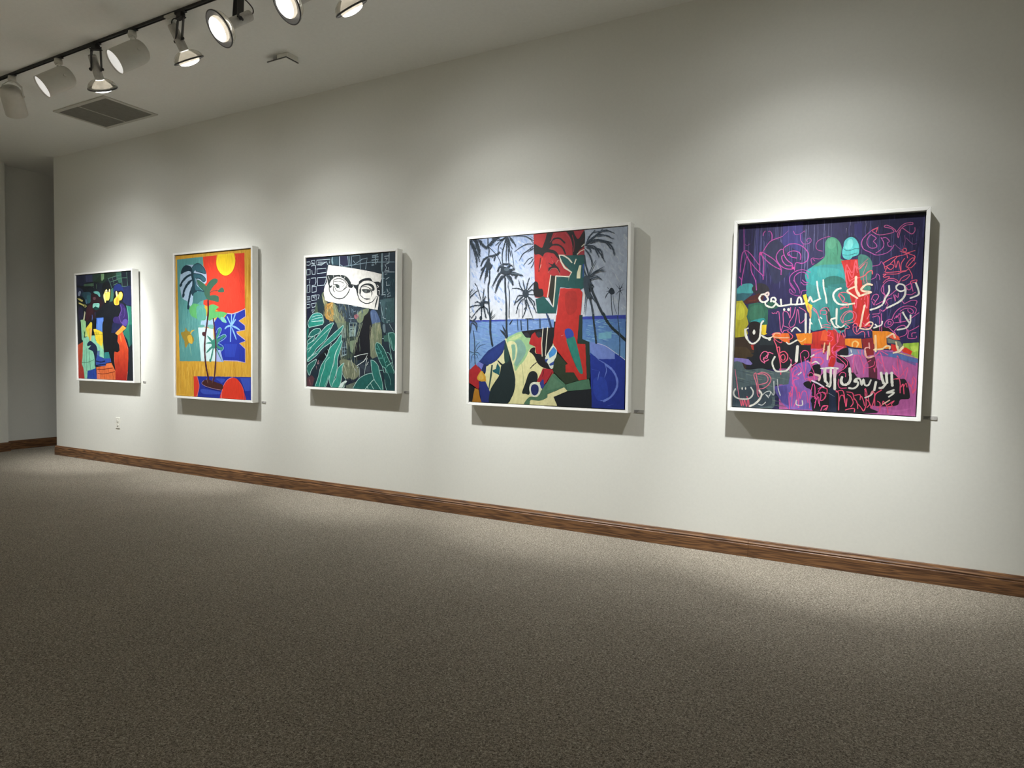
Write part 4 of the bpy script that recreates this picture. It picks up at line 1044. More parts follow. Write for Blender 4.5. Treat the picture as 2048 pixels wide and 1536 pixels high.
# each line: kind (P patch, C curved patch, L brush line, T tapering stroke, M straight line), colour, width in mm, points in mm from the canvas centre
ART_BEACH = """
P a0b6e0>dfe2e6 0 -644,732 652,621 663,-22 -640,-2
H b8cae8;9cb4dc;c4d0e8|60|0.05|0.15|1|7 13.6 -604,171 -77,615
H b4c6e8;d2daea;98b0da|120|0.03|0.08|0.6|22 15.4 -615,57 -76,616
F 2e3944 23.6 -626,617 -592,558 -564,490 -552,414
F 2e3944 23.6 -626,603 -581,557 -530,450
F 2e3944 23.5 -621,616 -559,598 -531,525
F 2e3944 23.5 -576,613 -548,554 -528,487
T 566470 7.5 -587,576 -536,544
T 566470 7.5 -575,533 -531,506
T 566470 7.5 -564,499 -530,459
F 2e3944 23.4 -542,606 -509,571 -470,540
F 2e3944 23.1 -476,540 -427,574 -395,599 -363,611
F 2e3944 23.2 -449,557 -406,600 -416,606
L 2e3944 8.4 -459,613 -457,557 -448,524 -451,483
L 2e3944 5.6 -446,543 -394,493 -361,449 -342,402
F 2e3944 11.1 -299,615 -352,582 -389,557
F 2e3944 11.1 -299,615 -362,555 -373,496
F 2e3944 11.1 -304,611 -330,526 -351,532
F 2e3944 11.1 -299,615 -335,494 -332,410
F 2e3944 11.0 -299,611 -303,510 -303,427
F 2e3944 11.0 -294,610 -287,500 -281,408
F 2e3944 11.0 -294,615 -267,544 -256,525
F 2e3944 10.9 -283,614 -246,575 -227,537
F 2e3944 11.0 -278,613 -257,575 -225,546
F 2e3944 11.0 -299,615 -331,595 -373,589
F 2e3944 11.0 -288,610 -277,522 -266,471
T 566470 6.4 -309,598 -320,539
T 566470 6.4 -278,591 -267,535
T 566470 6.5 -352,596 -362,560
L 48586a 3.2 -261,512 -245,433 -237,378
F 2e3944 15.9 -448,478 -492,457 -516,416
F 2e3944 15.9 -445,468 -480,410 -513,383
F 2e3944 15.9 -448,464 -491,391 -524,318
F 2e3944 15.9 -443,463 -464,399 -485,288
F 2e3944 15.8 -443,473 -416,480 -389,488
F 2e3944 15.8 -448,478 -399,479 -404,447
F 2e3944 15.7 -383,488 -362,500 -372,487
F 2e3944 15.8 -453,417 -426,409 -431,416
F 2e3944 15.9 -448,445 -464,343 -472,334
C 2e3944 0 -425,406 -428,394 -435,385 -445,380 -456,381 -466,387 -473,397 -476,409 -473,421 -466,431 -456,435 -445,435 -435,429 -428,419
T 566470 5.6 -470,446 -491,391
T 566470 5.6 -437,463 -405,461
F 2e3944 17.6 -308,372 -350,398 -374,367
F 2e3944 17.6 -308,368 -361,343 -419,255
F 2e3944 17.6 -302,340 -360,296 -392,214
F 2e3944 17.5 -307,340 -275,315 -249,268
F 2e3944 17.4 -307,363 -276,398 -255,399
F 2e3944 17.4 -286,353 -234,345 -168,324
F 2e3944 17.4 -276,343 -223,331 -223,311
F 2e3944 17.4 -297,381 -265,370 -239,375
F 2e3944 17.5 -308,372 -329,410 -276,412
F 2e3944 17.4 -276,334 -254,291 -249,273
F 2e3944 17.6 -329,336 -360,292 -381,246
C 2e3944 0 -267,350 -275,340 -289,335 -307,335 -326,341 -340,351 -348,364 -348,376 -340,386 -326,391 -308,391 -290,385 -275,375 -267,363
C 566470 0 -276,371 -278,366 -284,362 -292,360 -302,360 -310,363 -316,368 -318,373 -316,378 -310,382 -302,384 -292,383 -284,380 -278,376
T 566470 11.0 -302,326 -275,297 -254,273
T 566470 11.0 -255,342 -202,335 -166,324
L 2e3944 10.2 -311,317 -308,225 -300,132 -297,23
L 48586a 4.6 -280,288 -285,247 -274,200 -276,22
L 2e3944 9.4 -442,375 -443,300 -453,263 -452,183 -443,89 -437,25
F 2e3944 14.2 -506,124 -546,243 -568,280
F 2e3944 14.1 -506,129 -496,194 -490,236
F 2e3944 14.2 -506,124 -545,144 -565,142
F 2e3944 14.3 -506,119 -573,116 -615,108
F 2e3944 14.2 -506,110 -545,82 -595,28
F 2e3944 14.2 -506,119 -511,67 -511,27
F 2e3944 14.1 -506,119 -467,90 -453,61
F 2e3944 14.1 -501,138 -468,142 -451,136
F 2e3944 14.1 -495,119 -484,71 -472,26
F 2e3944 14.2 -529,162 -551,187
F 2e3944 14.3 -624,165 -590,198 -546,229
F 2e3944 14.3 -624,127 -613,208 -596,236
F 2e3944 14.1 -506,129 -484,170 -479,180
F 2e3944 14.2 -624,189 -579,226
F 2e3944 14.3 -623,55 -595,74
C 2e3944 0 -487,123 -489,114 -494,107 -502,103 -510,103 -518,107 -523,115 -525,124 -523,134 -518,141 -510,145 -502,145 -495,140 -489,133
T 2e3944 6.6 -434,25 -418,79 -410,84
T 2e3944 6.5 -418,25 -385,55
F 2e3944 13.7 -144,196 -196,229 -246,234
F 2e3944 13.7 -144,196 -181,238 -199,289
F 2e3944 13.6 -139,195 -155,246 -163,283
F 2e3944 13.6 -139,195 -129,254 -114,299
F 2e3944 13.6 -139,195 -98,244 -71,267
F 2e3944 13.6 -134,195 -93,216 -73,202
F 2e3944 13.6 -139,186 -72,179 -67,170
F 2e3944 13.7 -144,173 -201,175 -232,116
F 2e3944 13.7 -144,164 -195,120 -215,56
F 2e3944 13.7 -149,159 -138,104 -148,82
F 2e3944 13.6 -139,164 -118,104 -86,26
F 2e3944 13.6 -128,172 -87,117 -56,57
F 2e3944 13.7 -133,163 -138,82 -163,20
F 2e3944 13.6 -123,172 -77,134 -67,107
F 2e3944 13.7 -154,182 -185,156 -221,130
C 2e3944 0 -116,190 -118,176 -125,166 -135,160 -147,160 -157,167 -165,178 -167,192 -165,206 -158,216 -147,222 -136,222 -126,215 -118,204
T 566470 6.4 -139,227 -144,196
T 566470 6.4 -170,165 -190,138
T 566470 6.3 -118,154 -97,112
L 2e3944 3.7 -167,146 -166,20
L 2e3944 3.7 -195,83 -194,21
F 2e3944 9.9 -76,562 -112,583 -143,599
F 2e3944 10.0 -76,540 -122,588 -174,603 -246,604
F 2e3944 10.0 -76,540 -132,544 -178,529 -230,500
F 2e3944 10.0 -76,531 -121,502 -167,474 -193,434
F 2e3944 9.9 -76,513 -101,501 -121,489
F 2e3944 9.9 -80,450 -121,435 -159,396
F 2e3944 9.9 -78,441 -100,415 -120,401
F 2e3944 9.9 -75,423 -85,396 -97,377
F 2e3944 9.9 -82,580 -122,606
P 4a58b4 0 -623,7 -305,8 -304,-10 -623,-10
P 6486c8 0 -623,2 55,7 55,-24 -623,-48
P 7c9ed6>7ca4d4 0 -623,-15 84,2 89,-370 -621,-385
P 4450a8 0 -623,5 -305,8 -305,-2 -623,-7
P 5a78c0 0 -305,8 55,11 55,0 -305,-3
H 5c80c4;94b8e4;88acd8;6890cc;7cb0cc|90|0.03|0.05|5|9 6.1 -612,-288 -313,-5
H 88b0e8;a8c8ee;7c9cd4|50|0.03|0.08|5|10 5.8 -305,-114 36,-1
L 2e3944 14.1 -439,63 -434,6 -433,-79 -416,-177
L 2e3944 11.1 -300,59 -297,4 -296,-61 -293,-122
T 2e3944 15.8 -296,-131 -314,-94 -350,-65
T 2e3944 15.8 -288,-108 -320,-52 -328,-33
T 2e3944 10.2 -272,-29 -252,-2 -246,8
L 3c5068 6.4 -207,7 -201,-71
L 34465a 11.0 -178,-3 -173,-67
L 34465a 10.9 -124,5 -122,-68
L 34465a 10.8 -25,4 -23,-55
T 2e3944 11.8 -142,10 -76,7 -76,-2
C 2e3944 0 -504,21 -506,14 -509,8 -514,5 -519,5 -524,8 -528,14 -529,22 -528,29 -524,35 -519,38 -514,38 -509,35 -506,29
T 2e3944 7.5 -434,15 -407,34 -391,47
T 3c4858 16.2 -623,52 -595,18
T 3c4858 16.2 -612,9 -561,-11 -544,-49
T 3c4858 16.2 -595,-10 -561,-35 -549,-82
T 3c4858 16.3 -600,-10 -606,-48 -611,-96
T 3c4858 16.3 -623,-24 -611,-63 -622,-96
T 3c4858 16.2 -584,4 -561,22 -561,42
L 3c4c60 8.6 -583,-73 -571,-154 -571,-240 -565,-321
T 405870 7.2 -571,-240 -610,-230 -622,-235
T 405870 7.2 -571,-240 -543,-235 -520,-258
T 405870 7.2 -571,-245 -548,-259 -537,-287
T 405870 7.2 -571,-240 -554,-182 -521,-156
T 405870 7.2 -571,-245 -593,-259 -604,-317
T 405870 7.1 -565,-235 -526,-187 -466,-170
P ede8ac 0 -432,-310 -304,-131 -219,-145 -135,-182 86,-168 92,-617 -430,-641 -519,-478
C a2cc96 0 -293,-140 -240,-103 -167,-81 -136,-113 -95,-132 -105,-168 -53,-182 -89,-200 -109,-218 -124,-255 -155,-301 -186,-329 -217,-367 -233,-311 -260,-219
C 86b0a0 0 -240,-182 -188,-136 -140,-182 -135,-237 -186,-311 -217,-330
C c8da9c 0 -272,-136 -193,-99 -167,-113 -240,-145
C ece8b0 0 -287,-163 -250,-149 -213,-168 -202,-219 -212,-274 -233,-316 -249,-293 -271,-219
C 8ab89c 0 -253,-177 -224,-177 -216,-219 -223,-274 -241,-293 -247,-219
L d8e4b4 6.0 -253,-175 -219,-173 -205,-219 -218,-284 -236,-321
L 8a9c70 3.2 -165,-315 -154,-398 -151,-467
P 263a7a 0 -530,-304 -449,-220 -303,-138 -303,-191 -324,-238 -377,-295 -421,-319 -459,-329 -492,-320
P 2b3f86 0 -487,-277 -432,-229 -314,-163 -324,-219 -388,-281 -443,-305
P 222e62 0 -492,-320 -459,-329 -473,-391 -506,-365
P 7a80cc 0 -548,-321 -529,-307 -487,-322 -506,-364
P e6e4b4 0 -465,-339 -377,-302 -313,-233 -310,-303 -334,-318 -388,-380 -470,-405
P b02a30 0 -620,-375 -556,-323 -508,-367 -542,-426 -522,-459 -531,-512 -619,-462
C d4a034 0 -545,-426 -508,-373 -481,-396 -454,-445 -486,-452 -522,-449
C e0b858 0 -533,-423 -506,-382 -486,-429 -514,-440
P 26327a 0 -529,-454 -472,-450 -430,-527 -408,-617 -502,-621 -522,-526
P b87e28 0 -564,-503 -529,-514 -519,-569 -499,-621 -591,-625
P 1b1f24 0 -626,-462 -564,-503 -591,-625 -631,-617
P e8e2a8 0 -470,-396 -388,-380 -360,-412 -420,-484 -430,-527 -464,-453
P 34504a 0 -421,-328 -407,-326 -415,-404 -439,-518 -444,-509 -431,-404
C 1f2e30 0 -303,-145 -282,-191 -260,-256 -238,-339 -222,-399 -216,-450 -226,-516 -247,-563 -289,-611 -430,-618 -430,-523 -398,-465 -355,-407 -344,-369 -334,-327 -302,-303 -313,-238
C 2c4a44 0 -303,-154 -282,-201 -270,-284 -302,-312 -313,-247
P 1f6068 0 -369,-313 -345,-346 -352,-402 -404,-380 -410,-366 -382,-356
P 1f2a2c 0 -372,-292 -364,-291 -323,-320 -329,-332 -345,-322
L ece8b8 3.7 -303,-135 -249,-293 -217,-404 -216,-460
P 1a1a1e 0 -170,-80 55,-56 85,-61 86,-146 57,-235 23,-281 3,-254 -14,-127 -59,-109 -85,-127 -120,-125 -152,-104
C 30323a 0 -152,-99 -121,-90 -100,-118 -115,-126 -136,-122
C 30323a 0 -54,-100 -34,-82 -9,-96 -14,-118 -34,-128 -54,-118
P b82a2c 0 -85,-102 -60,-86 -49,-114 -31,-128 -9,-121 -5,-254 -53,-236 -58,-191 -105,-173 -106,-159
C 1b1b1f 0 -105,-227 -89,-202 -58,-197 -57,-236 -12,-245 33,-272 58,-312 88,-352 9,-340 -37,-309 -63,-263 -89,-236
T 1b1b1f 9.1 -98,-348 -72,-323 -37,-297
M e8e4cc 6.3 3,-55 -6,-168 -2,-258
M e8e4cc 6.3 38,-56 32,-145 33,-235
P b02a34 0 4,-344 88,-352 89,-406 35,-452 -10,-444 -46,-441 -11,-381
T 5a1420 6.3 14,-349 9,-380 -3,-408
P 34408c 0 -20,-449 5,-421 35,-450 5,-498 -15,-476
C 1b2628 0 -161,-525 -133,-448 -113,-392 -92,-369 -62,-366 -39,-386 -36,-418 -51,-455 -91,-465 -101,-534 -132,-531
C 547c60 0 89,-379 30,-457 -10,-508 -39,-550 -101,-553 -147,-610 -100,-608 -90,-575 -19,-577 41,-552 51,-524 90,-505
C e8eeda 0 -103,-498 -91,-456 -56,-443 -20,-456 -10,-490 -19,-531 -55,-551 -85,-543
C 222e68 0 -90,-495 -81,-467 -58,-459 -35,-468 -26,-495 -35,-527 -60,-541 -81,-529
P bcc8da 0 307,611 618,623 619,21 315,14
H c8d2e0;b2bed0;d0d8e2;bac6d8|110|0.03|0.1|0.6|21 14.3 316,42 614,624
P b02c32 0 -82,614 307,609 309,435 215,406 217,301 101,306 102,156 -62,161 -74,396
P bc2e30 0 -82,614 23,612 -10,508 -76,540
C 1d1c1e 0 -76,537 -51,529 -15,509 -1,534 14,569 28,612 73,613 58,565 69,521 39,500 84,484 113,456 124,411 109,430 59,468 10,471 -10,437 -20,442 -40,466 -73,468
L 1d1c1e 12.3 54,544 78,564 122,565 161,532
L 1d1c1e 12.3 44,505 59,521 108,522 147,497 167,457
C 1d1c1e 0 170,607 222,610 261,550 307,603 308,504 271,472 257,447 239,426 224,431 219,510 204,563 179,600
C b02c3c 0 232,605 297,608 261,555
L 8a2c3c 5.2 218,580 233,526 229,466
L c05068 2.7 97,607 68,565 49,544
L c05068 2.6 165,601 199,559 219,501
T 5a1428 8.6 303,551 284,531
P c22e28 0 -70,441 -35,465 10,436 41,323 56,309 33,158 -52,179
L 1d1c1e 6.3 -25,438 -29,393 -36,344
T e8c8b8 5.4 -19,393 -34,349
L d8604c 2.7 -10,437 -19,393
C bc2e34 0 10,436 40,465 79,462 99,430 90,387 41,389
C 1d1c1e 0 41,340 41,367 65,375 31,403 70,388 85,405 90,387 115,363 127,336 125,318 100,355 71,357
T e0a898 4.0 65,415 75,401
T e0a898 4.0 100,390 109,412 124,415
T 1d1c1e 8.9 60,441 70,428
L d87868 2.7 36,332 61,357 100,357 130,314
P 1f5654 0 157,444 309,441 312,218 284,202 275,211 128,226 113,120 99,45 -46,48 -62,148 3,168 79,85 101,298 198,293 216,323 187,355
P 28281f 0 59,311 98,306 74,94 43,158
C 1d1c1e 0 -72,175 -73,270 -43,264 -35,223 -7,218 -2,168
M e8dcc8 6.7 57,313 45,233 33,160
M e8e2cc 8.0 96,304 92,231 79,94
M e8e2cc 7.5 98,306 197,295
P e8e2cc 0 116,453 157,449 196,424 223,392 215,388 186,420 152,438 126,444 143,401 168,365 221,327 200,293 191,263 197,297 211,323 158,356 129,406
C 1f5654 0 127,443 162,435 201,402 220,379 221,335 168,373 143,406
P e8e4c0 0 273,370 288,370 281,280 255,281 257,321
M e8e2cc 7.8 248,412 237,383
P a83848 0 257,438 309,469 309,448
M ece4cc 6.9 257,447 281,467 309,476
M ece4cc 6.9 290,498 308,512
L 3a54b0 6.1 303,374 302,288
P c4302a 0 131,219 277,211 299,184 287,1 104,4 113,98
C b02c26 0 175,184 247,190 258,72 201,29 171,96
P ece2d8 0 308,197 322,179 304,101
F 3a4856 12.8 313,503 354,543 418,585 436,601
F 3a4856 12.9 318,507 345,561 381,597
F 3a4856 12.7 327,515 391,562 454,595 517,573
F 3a4856 12.8 322,511 372,555 436,567 513,536
F 3a4856 12.7 322,511 391,536 460,523 505,507
F 3a4856 12.7 345,514 414,530 464,510 496,474
F 3a4856 12.7 414,526 473,513 510,477 526,429
F 3a4856 12.8 313,503 373,495 410,462 457,387
F 3a4856 12.9 327,494 383,477 416,419
F 3a4856 12.9 318,490 346,480 355,457
F 3a4856 12.9 311,482 346,437 363,397
F 3a4856 12.8 392,481 429,461 443,413
F 3a4856 12.9 318,503 345,531 382,537
T 5c6c80 8.5 372,585 418,590 481,585
T 5c6c80 8.5 400,557 459,561 500,549
T 5c6c80 8.5 382,528 437,520
L 34444e 11.2 309,435 319,374 339,308 344,243
L 34444e 6.0 365,397 366,362
F 34424e 11.2 340,260 357,328 393,395
F 34424e 11.2 344,286 385,318 453,349
F 34424e 11.1 358,294 412,325 458,327
F 34424e 11.2 344,277 395,292 436,269
F 34424e 11.2 344,269 386,280 418,282
F 34424e 11.2 340,260 320,309 310,339
F 34424e 11.2 349,238 377,220 345,178
F 34424e 11.3 335,260 327,157 315,44
F 34424e 11.2 341,165 369,147 388,125
F 34424e 11.2 340,252 368,242 363,238
F 34424e 11.3 321,287 312,244 322,200
C 3a4854 0 311,287 339,295 358,259 350,199 369,155 346,143 322,166 310,223
L 2a3640 14.6 349,238 387,155 425,76 463,7
L 2f3e4a 7.8 353,143 370,78 383,8
C 2c3844 0 487,185 505,208 523,197 532,171 510,161 487,177
T 2c3844 8.5 492,177 474,160 465,135
T 2c3844 8.5 492,185 469,182
T 2c3844 8.5 487,203 476,212
L 2c3844 5.5 506,164 511,87 519,7
L 4a5868 3.4 519,159 529,86 548,31
T 2c3844 10.2 568,191 536,230
T 2c3844 10.1 568,191 558,234
T 2c3844 10.1 568,191 591,236
T 2c3844 10.1 568,199 589,211
T 2c3844 10.2 568,187 537,158
T 2c3844 10.1 570,187 586,156
T 2c3844 10.1 568,187 594,190
L 34444e 5.1 568,182 560,85 560,7
P 5a80c4>6c9cc8 0 301,18 619,24 624,-299 304,-234
P 3a48b0 0 301,16 617,22 617,-3 301,-2
H 6c9cd0;84b4d8;5278c0;90bcdc;6ea8c4|80|0.03|0.07|5|11 6.0 306,-159 560,-2
P 7cb8d0 0 423,-99 518,-85 515,-134 424,-138
T 9cc8e0 5.2 423,-56 445,-43
T 9cc8e0 5.2 408,-17 436,-4
T 9cc8e0 5.2 345,-116 368,-98
P 7a90d8 0 362,-157 433,-166 493,-189 541,-232 542,-272 421,-274 365,-224
P 223a9c>1f3290 0 363,-229 421,-274 542,-272 541,-234 575,-249 624,-282 630,-622 380,-626
C 2a44a8 0 396,-407 474,-405 498,-534 430,-558 392,-494
L e0e4f0 3.0 415,-166 475,-185 543,-228 575,-249 615,-278
T 6a80d0 7.8 421,-276 477,-306 513,-339
L 7088dc 14.6 477,-310 523,-343 555,-394 562,-445 547,-489 512,-533 467,-559
T 7088dc 6.9 477,-318 484,-353 469,-401
T 7088dc 6.9 434,-358 428,-384 421,-419
T 4a60c0 4.3 376,-342 434,-356
T 7088dc 11.3 444,-557 476,-556
T 4058b8 6.9 495,-590 544,-575
L 26363e 14.7 382,27 390,-38 400,-103 407,-164
L 1f3034 18.8 456,34 477,-9 518,-61 568,-104 617,-147
L 304a68 6.8 557,15 567,-62 575,-155 575,-249
P 22362f 0 279,29 305,29 305,-137 357,-157 366,-320 365,-408 342,-413 327,-172 275,-168 267,-137
P c4302a 0 106,33 281,29 268,-146 270,-168 327,-172 342,-413 283,-423 254,-388 244,-369 182,-370 181,-317 198,-310 117,-221 82,-163
P 2c3a28 0 114,-235 193,-308 181,-319 182,-370 247,-370 281,-423 183,-452 84,-361 98,-280
P 1a1a1e 0 16,-58 93,-54 91,-114 77,-177 28,-276 13,-276 11,-60
M e8e4cc 6.3 41,-53 32,-145 25,-254
C e4ecdc 0 23,-276 48,-226 82,-181 114,-217 107,-262 93,-289 84,-343 64,-343 49,-316
P 4a94d8 0 48,-240 87,-190 114,-219 97,-248 58,-271
P 36509c 0 54,-314 93,-291 88,-320 61,-325
P 36509c 0 18,-281 48,-276 38,-294 29,-303
C 2c8476 0 186,-135 241,-119 261,-164 281,-234 301,-313 312,-365 306,-378 287,-370 253,-313 214,-225
L 1f6058 4.0 189,-146 224,-243 263,-331
C 3448a4 0 171,-84 183,-66 207,-63 231,-80 241,-115 212,-128 186,-132
T c8b8c8 4.0 145,-115 166,-106
P 4f7a60 0 94,-379 183,-455 283,-425 358,-412 373,-479 193,-501 173,-475 46,-524 41,-552 21,-566 15,-475
P 5c8468 0 79,-397 168,-462 71,-496 31,-502
L 2c4438 3.1 183,-457 195,-497
P b02a34 0 14,-349 79,-365 64,-393 35,-443 15,-462
P 1b2026 0 93,-547 198,-505 376,-479 382,-626 121,-607
P ece6ae 0 16,-566 44,-552 44,-529 173,-475 198,-499 91,-545 121,-609 17,-612
L 34486c 11.6 30,43 45,7 63,-51
""".strip().split("\n")
PM = paint_mat("paint_beach", 40, 26, 0.16, 0.4)
framed(3, "framed painting of palm beach with red block figure and blue head", ART_BEACH, -2.0357, 1.4995, 1.2774, 1.2664, 0.00026, 0.01241, 0.0050, 0.580, PM)

